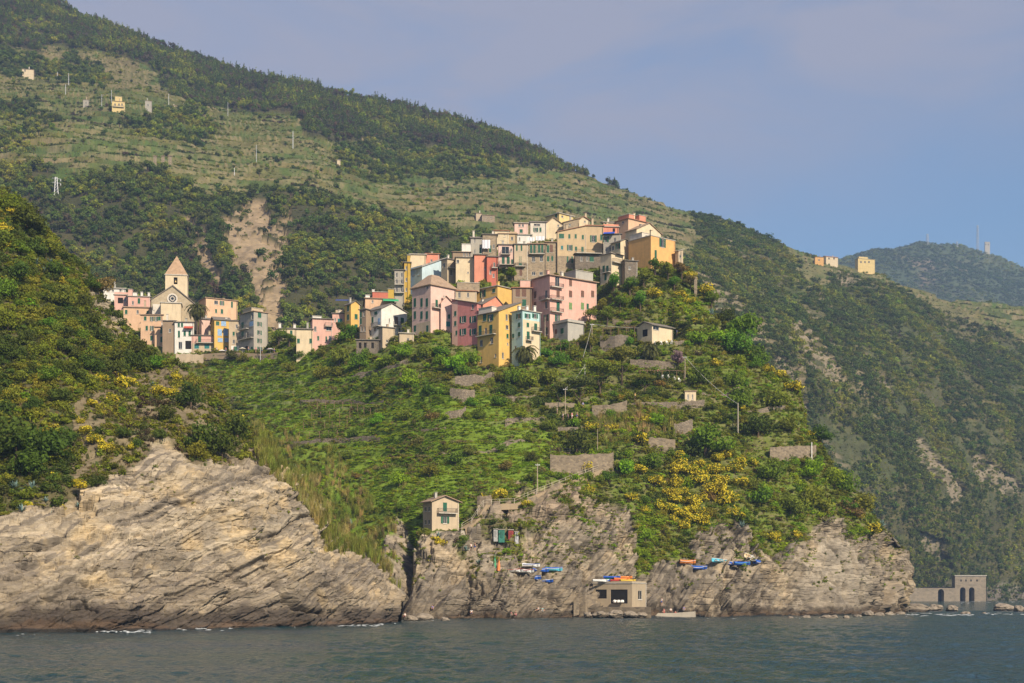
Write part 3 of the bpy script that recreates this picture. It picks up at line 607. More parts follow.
def house(Z, label, x0, xc, x2, yt, yb, col, roof='flat', rc='slate', th=None, T=None, D=9., dY=0., wins=(), extras=(), peak=None, ov=.35, name='house', cat='house', group='houses of the cliff village', bury=7, parap=0, rise=0., front=4.):
    T = T or HL; ox, oy, s = ZT[Z]; X = lambda u: ox + u / s; Yp = lambda v: oy + v / s
    g = locate(T, X(xc), Yp(yb), True); Yc = g.y + dY; C = at(X(xc), Yp(yt), Yc); Xc = C.x
    if th is None: th = -math.degrees(math.atan2(Xc, Yc)) - 1.5 if x0 == xc else 38
    th = math.radians(th); ct, sn = math.cos(th), math.sin(th)
    def sR(px): a = (px - 512) / F; return (a * Yc - Xc) / (ct - a * sn)
    def sL(px): a = (px - 512) / F; return (a * Yc - Xc) / (-sn - a * ct)
    A = sR(X(x2)) if x2 > xc else D; B = sL(X(x0)) if x0 < xc else D
    A = max(.8, min(A, 60)); B = max(.8, min(B, 60))
    zref = min(at(X(xc), Yp(yb), Yc).z, g.z) - bury
    if T is HL and front > 0: carve(T, Xc, Yc, th, A, B, zref + bury - .1, front, rise)
    root = empty(name, (Xc, Yc, zref), th, label, cat, group); H = C.z - zref
    def zat(face, sv, py):
        yy = Yc + (sv * sn if face == 'R' else sv * ct); return CH + (HOR - py) / F * yy - zref
    PF = {'R': lambda s_, z, d: (s_, d, z), 'L': lambda s_, z, d: (d, s_, z)}
    holes = {'R': [], 'L': []}; todo = []
    for wd in wins:
        face, style, us, vs, w, h = wd
        us = us if isinstance(us, (list, tuple)) else [us]; vs = vs if isinstance(vs, (list, tuple)) else [vs]
        for u in us:
            for v in vs:
                sv = sR(X(u)) if face == 'R' else sL(X(u)); y_ = Yc + sv * (sn if face == 'R' else ct)
                st2 = abs((sR(X(u + .5)) if face == 'R' else sL(X(u + .5))) - (sR(X(u - .5)) if face == 'R' else sL(X(u - .5))))
                wm, hm = max(.4, w * st2), max(.4, h / s * y_ / F)
                if style in 'gt': wm *= .55
                wm = max(.4, round(wm / .08) * .08); hm = round(hm / .08) * .08
                holes[face].append((sv, zat(face, sv, Yp(v)), wm, hm)); todo.append((face, style, sv, zat(face, sv, Yp(v)), wm, hm))
    wall = MB(); okR = wall_face(wall, PF['R'], A, 0, H, holes['R']); okL = wall_face(wall, PF['L'], B, 0, H, holes['L'])
    wall.add([(A, 0, 0), (A, B, 0), (A, B, H), (A, 0, H), (0, B, 0), (0, B, H)], [(0, 1, 2, 3), (1, 4, 5, 2)])
    rf = MB(); tk = .16
    if roof == 'flat':
        rf.box(-ov, A + ov, -ov, B + ov, H, H + .22); wall.add([(0, 0, H), (A, 0, H), (A, B, H), (0, B, H)], [(0, 1, 2, 3)])
        if parap:
            for bx in ((-.02, A + .02, -.02, .2), (-.02, A + .02, B - .2, B + .02), (-.02, .2, .2, B - .2), (A - .2, A + .02, .2, B - .2)): wall.box(*bx, H + .225, H + .22 + parap)
    elif roof in ('gableR', 'gableL'):
        W_, Lg = (A, B) if roof == 'gableR' else (B, A)
        if peak: pk = sR(X(peak[0])) if roof == 'gableR' else sL(X(peak[0])); rise = max(.5, zat('R' if roof == 'gableR' else 'L', pk, Yp(peak[1])) - H)
        else: pk = W_ / 2; rise = W_ * .19
        pk = min(max(pk, .2 * W_), .8 * W_)
        pr = [(-ov, -ov * rise / pk), (pk, rise), (W_ + ov, -ov * rise / (W_ - pk)), (W_ + ov, -ov * rise / (W_ - pk) + tk), (pk, rise + tk), (-ov, -ov * rise / pk + tk)]
        if roof == 'gableR': rf.prism([(a, -ov, H + .01 + b) for a, b in pr], (0, B + 2 * ov, 0)); tri = lambda y: [(0, y, H), (A, y, H), (pk, y, H + rise)]; wall.add(tri(0), [(0, 1, 2)]); wall.add(tri(B), [(0, 1, 2)])
        else: rf.prism([(-ov, a, H + .01 + b) for a, b in pr], (A + 2 * ov, 0, 0)); tri = lambda x: [(x, 0, H), (x, B, H), (x, pk, H + rise)]; wall.add(tri(0), [(0, 1, 2)]); wall.add(tri(A), [(0, 1, 2)])
    elif roof == 'hip':
        rise = (zat('R', A / 2, Yp(peak[1])) - H) * 1.12 if peak else min(A, B) * .26; i = min(A, B) / 2 * .8; o2 = ov
        bt = [(-o2, -o2, H), (A + o2, -o2, H), (A + o2, B + o2, H), (-o2, B + o2, H)]; md = [(x, y, H + .2) for x, y, z in bt]; tp = [(i, i, H + rise), (A - i, i, H + rise), (A - i, B - i, H + rise), (i, B - i, H + rise)]
        rf.add(bt + md + tp, [(3, 2, 1, 0)] + [(k, (k + 1) % 4, 4 + (k + 1) % 4, 4 + k) for k in range(4)] + [(4 + k, 4 + (k + 1) % 4, 8 + (k + 1) % 4, 8 + k) for k in range(4)] + [(8, 9, 10, 11)])
    elif roof == 'shedR':
        rise = zat('R', A, Yp(peak[1])) - H
        wall.add([(0, 0, H), (A, 0, H), (A, 0, H + rise)], [(0, 1, 2)]); wall.add([(0, B, H), (A, B, H), (A, B, H + rise)], [(0, 1, 2)]); wall.add([(A, 0, H), (A, B, H), (A, B, H + rise), (A, 0, H + rise)], [(0, 1, 2, 3)])
        k = rise / A; rf.prism([(-ov, -ov, H - ov * k + .01), (A + ov, -ov, H + rise + ov * k + .01), (A + ov, -ov, H + rise + ov * k + tk), (-ov, -ov, H - ov * k + tk)], (0, B + 2 * ov, 0))
    elif roof == 'shedF':
        k = .24; rise = k * B
        wall.add([(0, 0, H), (0, B, H), (0, B, H + rise)], [(0, 1, 2)]); wall.add([(A, 0, H), (A, B, H), (A, B, H + rise)], [(0, 1, 2)]); wall.add([(0, B, H), (A, B, H), (A, B, H + rise), (0, B, H + rise)], [(0, 1, 2, 3)])
        rf.prism([(-ov, -ov, H - ov * k + .01), (-ov, B + ov, H + rise + ov * k + .01), (-ov, B + ov, H + rise + ov * k + tk), (-ov, -ov, H - ov * k + tk)], (A + 2 * ov, 0, 0))
    wall.build('wall', MW[col], root); rfo = rf.build('roof', MR[rc], root)
    if name == 'house' and A > 3:                        # a downpipe and a skylight-height vent: the small things every one of these roofs has
        rr = random.Random(NH[0] * 7 + 1); NH[0] += 1
        if not any(e[0] == 'chimney' for e in extras) and rr.random() < .65:
            cx_, cy_ = rr.uniform(.25, .75) * A, rr.uniform(.3, .6) * B; hh = H + rr.uniform(.9, 1.4) + (.9 if roof != 'flat' else 0)
            MB().box(cx_ - .28, cx_ + .28, cy_ - .28, cy_ + .28, H - .05, hh).box(cx_ - .36, cx_ + .36, cy_ - .36, cy_ + .36, hh + .1, hh + .2).build('chimney', MW[rr.choice(['offwhite', 'beige', 'concrete'])], rfo)
    if H > 6:
        dpx = A - .25 if A > 2 else A * .5; MB().tube([(dpx, -.09, max(0, bury - 2)), (dpx, -.09, H - .1)], .06, 6).build('downpipe', M_IRON if NH[0] % 3 else M_FRAME, root)
    for face, style, sv, z, wm, hm in todo:
        ok = okR if face == 'R' else okL
        if not any(abs((a + b_) / 2 - sv) < .02 and abs((c + d) / 2 - z) < .02 for a, b_, c, d in ok): continue
        if style == 'k':
            o = MB().box(-wm / 2, wm / 2, .13, .15, -hm / 2, hm / 2).build('opening', M_DARK, root)
            o.location = PF[face](sv, z, 0); 
            if face == 'L': o.rotation_euler = (0, 0, 0); o.data.transform(Matrix.Rotation(math.radians(90), 4, 'Z') @ Matrix.Scale(-1, 4, (0, 1, 0)) if False else Matrix(((0, 1, 0, 0), (1, 0, 0, 0), (0, 0, 1, 0), (0, 0, 0, 1))))
            continue
        ms = win_meshes(wm, hm, style)
        wo = obj('window', ms['window'], root, PF[face](sv, z, 0))
        if face == 'L': wo.rotation_euler = (0, 0, math.radians(-90)); 
        obj('pane', ms['pane'], wo)
        for sm in ms.get('shutter', []): obj('shutter', sm, wo)
    for e in extras:
        k = e[0]
        if k == 'chimney':
            u, v = e[1], e[2]; sv = min(max(sR(X(u)), .3), A - .3) if u >= xc else .5; yv = min(2.0, B * .4); zt = zat('R', sv, Yp(v)) * (1 + yv / Yc)
            MB().box(sv - .35, sv + .35, yv - .3, yv + .3, H - .1, max(zt, H + .8)).box(sv - .43, sv + .43, yv - .38, yv + .38, max(zt, H + .8) + .12, max(zt, H + .8) + .24).build('chimney', MW[e[3] if len(e) > 3 else 'offwhite'], rfo)
        elif k == 'balcony':
            face, u0, u1, v = e[1:5]; a, b_ = sorted((sR(X(u0)) if face == 'R' else sL(X(u0)), sR(X(u1)) if face == 'R' else sL(X(u1)))); z = zat(face, (a + b_) / 2, Yp(v)); dp = 1.0
            def bx(m, s0, s1, d0, d1, z0, z1):
                p, q = PF[face](s0, z0, -d1), PF[face](s1, z1, -d0); m.box(min(p[0], q[0]), max(p[0], q[0]), min(p[1], q[1]), max(p[1], q[1]), z0, z1)
            m = MB(); bx(m, a, b_, .0, dp, z - .16, z); bo = m.build('balcony', M_SILL, root)
            r_ = MB(); bx(r_, a, b_, dp - .05, dp - .01, z + .92, z + .97); bx(r_, a, a + .04, .0, dp - .05, z + .92, z + .97); bx(r_, b_ - .04, b_, .0, dp - .05, z + .92, z + .97)
            n = max(3, int((b_ - a) / .16))
            for i in range(n + 1): q = a + (b_ - a - .03) * i / n; bx(r_, q, q + .03, dp - .045, dp - .015, z, z + .92)
            for sd in (a, b_ - .03):
                for i in range(1, 6): bx(r_, sd, sd + .03, dp * i / 6 - .015, dp * i / 6 + .015, z, z + .92)
            r_.build('railing', M_IRON, bo)
        elif k == 'block':                       # a room, stair head or terrace box standing on the roof
            u0, u1, v0, v1, cc, nm = e[1:7]; a, b_ = sR(X(u0)), sR(X(u1)); d0 = .25 if len(e) < 8 else e[7]
            zt = zat('R', (a + b_) / 2, Yp(v0)); zl = min(zat('R', (a + b_) / 2, Yp(v1)), H)
            bb = MB().box(a, b_, d0, d0 + max(2., min(B * .7, 5)), zl, zt).build(nm, MW[cc], root)
            MB().box(a - .15, b_ + .15, d0 - .15, d0 + max(2., min(B * .7, 5)) + .15, zt + .003, zt + .12).build('coping', M_SILL, bb)
        elif k == 'band':                        # masonry of another colour on part of a face
            face, u0, u1, v0, v1, cc, nm = e[1:8]; a, b_ = sorted((sR(X(u0)) if face == 'R' else sL(X(u0)), sR(X(u1)) if face == 'R' else sL(X(u1)))); zt = zat(face, (a + b_) / 2, Yp(v0)); zl = 0 if v1 is None else zat(face, (a + b_) / 2, Yp(v1))
            # cut round the openings so windows stay open
            hs = [(( c0 + c1) / 2 - a, (z0 + z1) / 2, c1 - c0, z1 - z0) for c0, c1, z0, z1 in (okR if face == 'R' else okL) if a < c0 and c1 < b_]
            m = MB(); P_ = (lambda s_, z, d: PF[face](s_ + a, z, d - .03)); wall_face(m, P_, b_ - a, zl, zt, hs, .03)
            q = [P_(0, zt, 0), P_(b_ - a, zt, 0), P_(b_ - a, zt, .03), P_(0, zt, .03)]; m.add(q, [(0, 1, 2, 3)])
            m.build(nm, MW[cc], root)
        elif k == 'awning':
            face, u0, u1, v0, v1, rgb, dp = e[1:8]; a, b_ = sorted((sR(X(u0)) if face == 'R' else sL(X(u0)), sR(X(u1)) if face == 'R' else sL(X(u1)))); z1 = zat(face, (a + b_) / 2, Yp(v0)); z0 = zat(face, (a + b_) / 2, Yp(v1))
            pts = [PF[face](a, z1, -.02), PF[face](b_, z1, -.02), PF[face](b_, z0, -dp), PF[face](a, z0, -dp)]; m = MB(); m.prism(pts, (0, 0, .04)); m.build('awning', simple('awning_cloth_%d' % NH[0], rgb, .8), root); NH[0] += 1
        elif k == 'door':
            face, u, v0, v1, w, mt = e[1:7]; a = sR(X(u)) if face == 'R' else sL(X(u)); z1 = zat(face, a, Yp(v0)); z0 = zat(face, a, Yp(v1)); p, q = PF[face](a - w / 2, z0, -.03), PF[face](a + w / 2, z1, .02)
            d = MB().box(min(p[0], q[0]), max(p[0], q[0]), min(p[1], q[1]), max(p[1], q[1]), z0, z1).build('door', mt, root)
    return root, (A, B, H, sR, sL, zat, X, Yp)
# ================================================================== VILLAGE
G_, L_, b_, n_, k_ = 'G', 'L', 'b', 'n', 'k'
R, Lf = 'R', 'L'
# ---- left cluster by the church
house('R6', 'salmon pink house with a flat brown roof right of the palm', 200, 245, 460, 190, 345, 'peach', 'flat', 'tile', 30, wins=[(R, 'n', 315, 222, 26, 26), (R, 'g', 355, 226, 26, 30), (R, 'G', 423, 237, 13, 40), (R, 'G', 315, 280, 14, 26), (R, 'G', 355, 283, 16, 30)])
house('R6', 'tall grey house with stacked galleries beside the village square', 478, 572, 668, 282, 556, 'grey', 'flat', 'tile', 42, wins=[(R, 'G', 612, 310, 24, 34), (R, 'g', 611, [370, 428, 484, 540], 26, 30), (Lf, 'n', 562, 316, 12, 45), (Lf, 'B', 556, 368, 26, 32), (Lf, 'n', 528, 445, 14, 45), (Lf, 'G', 495, [378, 440], 16, 42), (Lf, 'k', 522, 540, 20, 40), (Lf, 'G', 560, 540, 14, 32)], extras=[('balcony', Lf, 480, 538, 405), ('balcony', Lf, 480, 570, 470), ('block', 560, 640, 262, 285, 'beige', 'stair_head')])
house('R6', 'narrow beige house squeezed between the yellow and the grey house', 400, 402, 478, 345, 556, 'beige', 'shedF', 'slate', 6, wins=[(R, 'G', 435, 435, 15, 26), (R, 'n', 435, 490, 16, 28), (R, 'G', 447, 540, 22, 36), (R, 'n', 455, 385, 14, 26)], extras=[('band', R, 418, 474, 518, None, 'white', 'shop_front')])
house('R6', 'yellow house with pale blue shutters in the lower cluster', 278, 303, 412, 338, 552, 'yellow', 'gableL', 'slate', 20, wins=[(R, 'G', 325, 364, 24, 26), (R, 'B', 366, 366, 34, 32), (R, 'B', [340, 380], 425, 30, 45), (R, 'B', [343, 390], 478, 34, 26), (R, 'G', 385, 532, 20, 26)], extras=[('chimney', 390, 322)])
house('R6', 'pale pink house half hidden under a sloping slate roof', 196, 216, 312, 335, 470, 'pinkpale', 'shedF', 'slate', 18, wins=[(R, 'n', 290, 410, 14, 22), (Lf, 'G', 207, 345, 8, 18)])
house('R6', 'low pink house over a beige ground floor facing the lane', 145, 147, 312, 447, 560, 'pink', 'flat', 'slate', 5, wins=[(R, 'G', 202, 475, 22, 44), (R, 'G', 252, 470, 16, 42), (R, 'G', 284, 470, 16, 42), (R, 'T', 182, 522, 32, 30), (R, 'T', 252, 522, 34, 30)], extras=[('band', R, 150, 308, 502, None, 'beige', 'ground_floor'), ('balcony', R, 180, 305, 498)])
house('R6', 'white house with a red awning below the church front', 30, 32, 162, 357, 572, 'white', 'flat', 'slate', 4, wins=[(R, 'G', [60, 82], 376, 14, 26), (R, 'G', 61, 438, 14, 46), (R, 'G', [100, 134], 433, 16, 36), (R, 'n', 70, 515, 26, 50), (R, 'k', 125, 512, 42, 56)], extras=[('awning', R, 97, 160, 385, 402, (.45, .08, .05), 1.2)])
house('R5', 'long peach house at the top of the left cluster', 168, 176, 382, 352, 450, 'peach', 'gableL', 'tile', 6, wins=[(R, 'G', 190, 378, 13, 22), (R, 'G', 303, 382, 12, 18), (R, 'n', 250, 378, 12, 20)])
house('R5', 'peach house with two rows of shuttered windows below the church', 264, 266, 382, 394, 550, 'peach', 'flat', 'tile', 0, wins=[(R, 'G', [290, 365], 412, 13, 22), (R, 'g', [325, 348], 414, 16, 24), (R, 'G', 298, 463, 12, 24), (R, 'g', 325, 464, 18, 26), (R, 'G', 323, 515, 13, 26)])
house('R5', 'small orange house stepped down towards the road', 338, 340, 412, 458, 560, 'peach', 'flat', 'tile', 0, wins=[(R, 'G', 376, 476, 14, 28), (R, 'G', 376, 522, 14, 28)])
house('R5', 'rose pink house with white chimneys left of the church', 195, 200, 316, 296, 400, 'pink', 'flat', 'pale', 8, wins=[(R, 'G', 257, 320, 13, 28), (R, 'n', 225, 330, 10, 20)], extras=[('chimney', 272, 276, 'white'), ('chimney', 309, 279, 'white'), ('block', 200, 222, 258, 298, 'pink', 'stair_tower'), ('block', 224, 246, 276, 298, 'white', 'roof_room')])
house('R5', 'pink house with an open arch at the edge of the left cluster', 122, 128, 202, 288, 370, 'pink', 'flat', 'pale', 8, wins=[(R, 'k', 160, 318, 28, 30), (R, 'n', 185, 312, 10, 22)], parap=.7)
house('R5', 'long whitewashed house, highest of the left cluster', 62, 66, 186, 252, 320, 'white', 'gableL', 'pale', 8, wins=[(R, 'n', [95, 120, 160], 266, 12, 12)])
house('R5', 'windowless brown stone house below the church square', 378, 381, 450, 424, 596, 'brown', 'shedF', 'slate', 3, wins=[(R, 'n', 420, 476, 13, 20)])
# ---- middle cluster
house('R7', 'small cream house with two chimneys behind the round trees', 55, 60, 178, 398, 490, 'cream', 'gableL', 'slate', 6, wins=[(R, 'G', 145, 426, 16, 28), (R, 'G', 97, 423, 16, 16)], extras=[('chimney', 66, 368, 'white'), ('chimney', 168, 374, 'white')])
house('R7', 'cream house with a grey slate roof beside the square', 172, 180, 292, 402, 556, 'cream', 'gableL', 'slate', 6, dY=-5, wins=[(R, 'b', 196, 425, 30, 24), (R, 'G', 194, 484, 20, 30), (R, 'G', 277, 484, 18, 32)])
house('R7', 'pink house with a white canopied roof terrace', 276, 290, 427, 332, 536, 'pink', 'flat', 'slate', 14, wins=[(R, 'G', 400, 348, 36, 26), (R, 'n', 402, 401, 38, 26), (R, 'G', 329, 465, 14, 28), (R, 'G', 384, 470, 12, 34), (R, 'n', 409, 466, 18, 34), (R, 'n', 309, 401, 18, 34)], extras=[('block', 291, 352, 314, 340, 'white', 'roof_terrace'), ('balcony', R, 375, 425, 385)])
house('R7', 'pink house stepped under a blue awning', 424, 426, 512, 297, 420, 'pink', 'flat', 'slate', 5, wins=[(R, 'T', 478, 346, 32, 28), (R, 'n', 445, 340, 12, 24)], extras=[('block', 448, 502, 268, 300, 'beige', 'roof_terrace'), ('awning', R, 448, 552, 202, 222, (.04, .06, .20), 2.5)])
house('R7', 'narrow yellow house with dark green shutters and slate roof', 510, 552, 614, 230, 425, 'yellow', 'gableR', 'slate', 40, wins=[(Lf, 'G', 533, [262, 322], 14, 38), (R, 'G', 588, [250, 318, 388], 20, 34)], peak=(582, 212))
house('R7', 'tall shaded brown house between the yellow and white houses', 612, 655, 700, 268, 478, 'brown', 'flat', 'slate', 55, wins=[(Lf, 'G', 620, [305, 350], 12, 40), (Lf, 'n', [625, 645], 402, 12, 34), (Lf, 'n', 640, 300, 12, 34)])
house('R7', 'apricot house with a red roof room behind the white house', 640, 650, 850, 194, 300, 'peach', 'flat', 'tile', 8, wins=[(R, 'n', 700, 215, 14, 18)], extras=[('block', 700, 806, 150, 186, 'red', 'roof_room'), ('block', 806, 846, 130, 190, 'ochre', 'stair_head'), ('block', 620 + 32, 682, 170, 200, 'white', 'roof_terrace'), ('awning', R, 770, 876, 200, 224, (.05, .36, .16), 2.5), ('chimney', 707, 132, 'white')])
house('R7', 'white gabled house with one shaded side at the cluster edge', 655, 760, 936, 262, 445, 'white', 'gableR', 'slate', 44, wins=[(R, 'G', 828, 266, 34, 26), (R, 'G', [888, 918], 270, 12, 28), (R, 'G', 903, 344, 22, 36), (R, 'b', 862, 343, 24, 50), (R, 'n', 815, 345, 9, 30), (R, 'n', 885, 410, 13, 30), (R, 'G', 772, 262, 14, 22), (Lf, 'B', 744, 350, 14, 44), (Lf, 'G', [672, 700], 340, 12, 40), (Lf, 'n', [680, 715], 400, 12, 34), (Lf, 'G', 722, 295, 20, 24)], peak=(830, 229), extras=[('balcony', R, 842, 888, 377), ('balcony', Lf, 705, 755, 385)])
house('R7', 'beige block under the white gabled house', 740, 768, 852, 390, 490, 'beige', 'flat', 'slate', 30, bury=4, wins=[(R, 'n', 800, 485, 16, 20)], dY=-2)
house('R7', 'rough dark stone house with piers above the green slope', 585, 590, 745, 478, 575, 'darkstone', 'flat', 'slate', 4, wins=[(R, 'k', [615, 650, 700], 515, 18, 40)], dY=-3)
house('R7', 'low grey annex below the pink villa', 878, 884, 982, 432, 505, 'beige', 'flat', 'pale', 10, wins=[(R, 'n', 942, 480, 16, 32)])
# ---- pink villa and the row at the front
house('R3', 'pale pink villa with a hipped roof and tall shutters', 133, 245, 392, 90, 378, 'pinkpale', 'hip', 'tile', 44, ov=.5, wins=[(Lf, 'n', [150, 192, 224], 106, 12, 20), (Lf, 'G', [150, 190, 222], 196, 14, 52), (Lf, 'G', [150, 190, 222], 272, 14, 48), (Lf, 'G', [150, 225], 353, 14, 38), (R, 'n', [279, 357], 104, 12, 16), (R, 'G', 281, 200, 15, 42), (R, 'n', 340, 205, 12, 30)], peak=(280, 30), extras=[('balcony', R, 250, 312, 230), ('band', Lf, 160, 243, 315, None, 'beige', 'stone_base')])
house('R3', 'small whitish house with a lean roof between villa and rose house', 300, 306, 380, 198, 345, 'pinkpale', 'gableR', 'terra', 12, wins=[(R, 'G', 356, 280, 14, 26), (R, 'T', 350, 325, 26, 30)], peak=(338, 158))
house('R3', 'beige house with small dark windows above the rose house', 374, 378, 522, 125, 215, 'beige', 'flat', 'terra', 8, wins=[(R, 'n', [389, 418], 150, 16, 36), (R, 'n', 470, 150, 14, 30)], extras=[('block', 405, 540, 76, 120, 'stone', 'roof_terrace')])
house('R3', 'bright yellow house high behind the coral house', 488, 648, 737, 96, 215, 'yellow', 'flat', 'pale', 48, wins=[(Lf, 'g', 560, 142, 30, 44), (Lf, 'G', 625, 124, 18, 22)], extras=[('chimney', 682, 70, 'yellow')])
house('R3', 'coral house with terrace and pale parasols between rose and yellow', 486, 560, 690, 205, 330, 'coral', 'gableR', 'slate', 38, wins=[(Lf, 'g', 500, 235, 24, 40), (R, 'n', 600, 222, 30, 26)], peak=(635, 160), extras=[('balcony', Lf, 488, 556, 262)], dY=2)
house('R3', 'deep rose house on a grey stone base beside the tall yellow one', 372, 526, 545, 200, 460, 'rose', 'shedF', 'slate', 50, wins=[(Lf, 'G', 452, 222, 18, 36), (Lf, 'n', 498, 222, 14, 30), (Lf, 'g', [440, 500], 297, 34, 40), (Lf, 'g', [440, 500], 372, 34, 38), (Lf, 'G', 393, [206, 262, 322], 14, 28), (Lf, 'G', 400, 378, 12, 26), (Lf, 'n', [445, 500], 468, 10, 20)], extras=[('band', Lf, 374, 408, 190, None, 'pink', 'pale_strip'), ('band', Lf, 412, 526, 454, None, 'stone', 'stone_base')], bury=9)
house('R3', 'tallest yellow house at the front of the village', 527, 655, 790, 247, 577, 'yellow', 'shedR', 'slate', 46, wins=[(Lf, 'G', 570, 287, 20, 40), (Lf, 'g', 606, 287, 30, 40), (Lf, 'G', 543, 364, 18, 60), (Lf, 'n', 577, 367, 14, 36), (Lf, 'G', 608, 358, 18, 56), (Lf, 'n', 550, 440, 16, 38), (Lf, 'n', 612, 425, 18, 36), (Lf, 'n', 635, 515, 9, 20), (Lf, 'n', 549, 540, 13, 38), (R, 'n', 703, 285, 13, 36), (R, 'n', 705, 345, 16, 26), (R, 'G', 708, 398, 13, 28), (R, 'n', 709, 445, 9, 14), (R, 'n', 680, 515, 12, 36)], peak=(790, 196), extras=[('balcony', Lf, 529, 640, 393), ('block', 662, 690, 212, 245, 'offwhite', 'roof_terrace', 3.)], bury=7)
house('R3', 'pale aqua blue house with a flat posted roof terrace', 733, 798, 905, 243, 520, 'aqua', 'flat', 'pale', 40, dY=-5, wins=[(Lf, 'g', 775, 278, 26, 30), (Lf, 'G', 778, [330, 387], 14, 28), (Lf, 'G', 742, 397, 12, 26), (Lf, 'n', 755, 468, 12, 22), (R, 'g', [828, 873], 277, 30, 28), (R, 'G', 830, 331, 15, 28), (R, 'G', 877, 343, 18, 42), (R, 'G', 832, 393, 18, 46), (R, 'n', 825, 452, 14, 24)], extras=[('band', R, 800, 903, 305, None, 'cream', 'cream_lower_wall'), ('balcony', R, 850, 902, 370), ('balcony', R, 816, 850, 424)] + [('chimney', u, 218, 'white') for u in (802, 850, 896)])
house('R3', 'shaded brown house wedged left of the big pink palazzo', 735, 738, 852, 108, 300, 'brown', 'flat', 'terra', 4, wins=[(R, 'b', [770, 807], 137, 26, 50), (R, 'G', 808, 198, 24, 42)], extras=[('block', 785, 846, 62, 105, 'pink', 'roof_room')])
house('R4', 'largest pink palazzo with four rows of brown shutters', 184, 300, 582, 212, 575, 'pink', 'flat', 'tile', 36, ov=.55, wins=[(Lf, 'b', 211, [257, 330, 394], 16, 42), (Lf, 'n', 278, [240, 325, 392], 15, 44), (Lf, 'g', 278, 470, 26, 42), (Lf, 'n', 280, 547, 14, 46), (R, 'n', 345, 250, 26, 58), (R, 'b', [425, 497, 558], 257, 18, 42), (R, 'b', [350, 425, 497, 558], 325, 19, 40), (R, 'G', 350, 400, 20, 56), (R, 'L', [425, 497], 398, 19, 42), (R, 'G', 528, 400, 14, 34), (R, 'g', 345, 470, 26, 42)], extras=[('balcony', R, 300, 372, 285), ('balcony', R, 300, 372, 360), ('balcony', R, 300, 372, 434), ('balcony', Lf, 250, 299, 360), ('block', 470, 574, 186, 214, 'concrete', 'roof_terrace', 1.), ('chimney', 315, 182, 'pink'), ('chimney', 400, 192, 'offwhite')], rise=6)
house('R4', 'low grey annex at the foot of the pink palazzo', 300, 408, 506, 492, 585, 'concrete', 'flat', 'pale', 40, wins=[(Lf, 'b', [315, 337], 552, 14, 30), (Lf, 'G', 374, 548, 18, 34)], parap=.6, dY=-3)
# ---- upper rows
house('R1', 'narrow dark grey house with balconies at the upper left end', 24, 27, 86, 483, 655, 'grey', 'flat', 'slate', 4, wins=[(R, 'n', [40, 70], [512, 550, 600], 13, 26)], extras=[('balcony', R, 28, 84, 570), ('balcony', R, 28, 84, 620)])
house('R1', 'slim ochre tower house beside the blue house', 82, 86, 123, 437, 660, 'ochre', 'flat', 'slate', 6, wins=[(R, 'n', 98, [470, 540, 600], 10, 24)], extras=[('block', 104, 122, 392, 440, 'ochre', 'stair_head')])
house('R1', 'plain cream blank wall house above the light blue roof', 114, 121, 216, 388, 500, 'cream', 'flat', 'pale', 6, D=7, dY=12)
house('R1', 'coral box house right of the plain cream wall', 212, 216, 297, 385, 480, 'coral', 'flat', 'terra', 6, wins=[(R, 'n', 250, 425, 12, 16)], dY=14)
house('R1', 'light blue house with a single sloping roof', 119, 193, 352, 462, 565, 'bluepale', 'shedR', 'pale', 42, wins=[(R, 'n', 236, 482, 16, 24), (Lf, 'n', [145, 175], 500, 12, 26)], peak=(352, 406), extras=[('band', Lf, 121, 192, 462, None, 'blue', 'deeper_blue_side')])
house('R1', 'beige house with laundry balcony left of the cream facade', 308, 345, 398, 415, 560, 'beige', 'flat', 'slate', 40, wins=[(R, 'n', 370, 497, 16, 36), (Lf, 'n', 325, 455, 14, 30)], extras=[('balcony', R, 347, 396, 470)])
house('R1', 'tall cream facade left of the salmon facade', 394, 397, 507, 407, 570, 'cream', 'flat', 'slate', 4, wins=[(R, 'n', 470, 497, 10, 10), (R, 'n', 408, 430, 16, 22)])
house('R1', 'tall salmon facade joined to the cream facade', 505, 508, 582, 390, 560, 'coral', 'flat', 'slate', 4, wins=[(R, 'n', 572, 470, 9, 20), (R, 'n', 515, 540, 14, 24)])
house('R1', 'dark red house with iron balconies above the tree', 580, 584, 648, 402, 555, 'red', 'flat', 'slate', 6, wins=[(R, 'n', 605, 495, 12, 24), (R, 'n', 624, 515, 12, 24), (R, 'n', 628, 450, 12, 26)], extras=[('balcony', R, 612, 646, 470)])
house('R1', 'grey stone house with tall green shutters on the ridge', 484, 487, 557, 288, 450, 'grey', 'gableL', 'slate', 4, wins=[(R, 'G', 542, 306, 26, 48), (R, 'n', 510, 305, 10, 30), (R, 'G', 545, 365, 15, 36), (R, 'n', 510, 372, 10, 30)])
house('R1', 'grey stone house with white laundry hung outside', 555, 558, 645, 268, 440, 'stone', 'flat', 'slate', 4, wins=[(R, 'G', 597, 286, 22, 40), (R, 'G', 603, 355, 15, 42), (R, 'n', 625, 340, 12, 26)])
house('R1', 'low ruined brown house with a white chimney block', 372, 378, 487, 372, 440, 'brown', 'shedF', 'tile', 4, wins=[(R, 'n', [445, 463, 480], 388, 9, 26)], extras=[('block', 433, 487, 324, 372, 'white', 'chimney_block')])
house('R1', 'small cream house stepped on the ridge left of the pink top house', 626, 630, 716, 245, 350, 'cream', 'flat', 'terra', 4, wins=[(R, 'n', 690, 275, 10, 16)])
house('R1', 'beige house with planted terrace below the ridge', 652, 656, 762, 264, 360, 'sand', 'flat', 'tile', 4, wins=[(R, 'n', [672, 735], 292, 14, 20)], parap=.5, dY=-1)
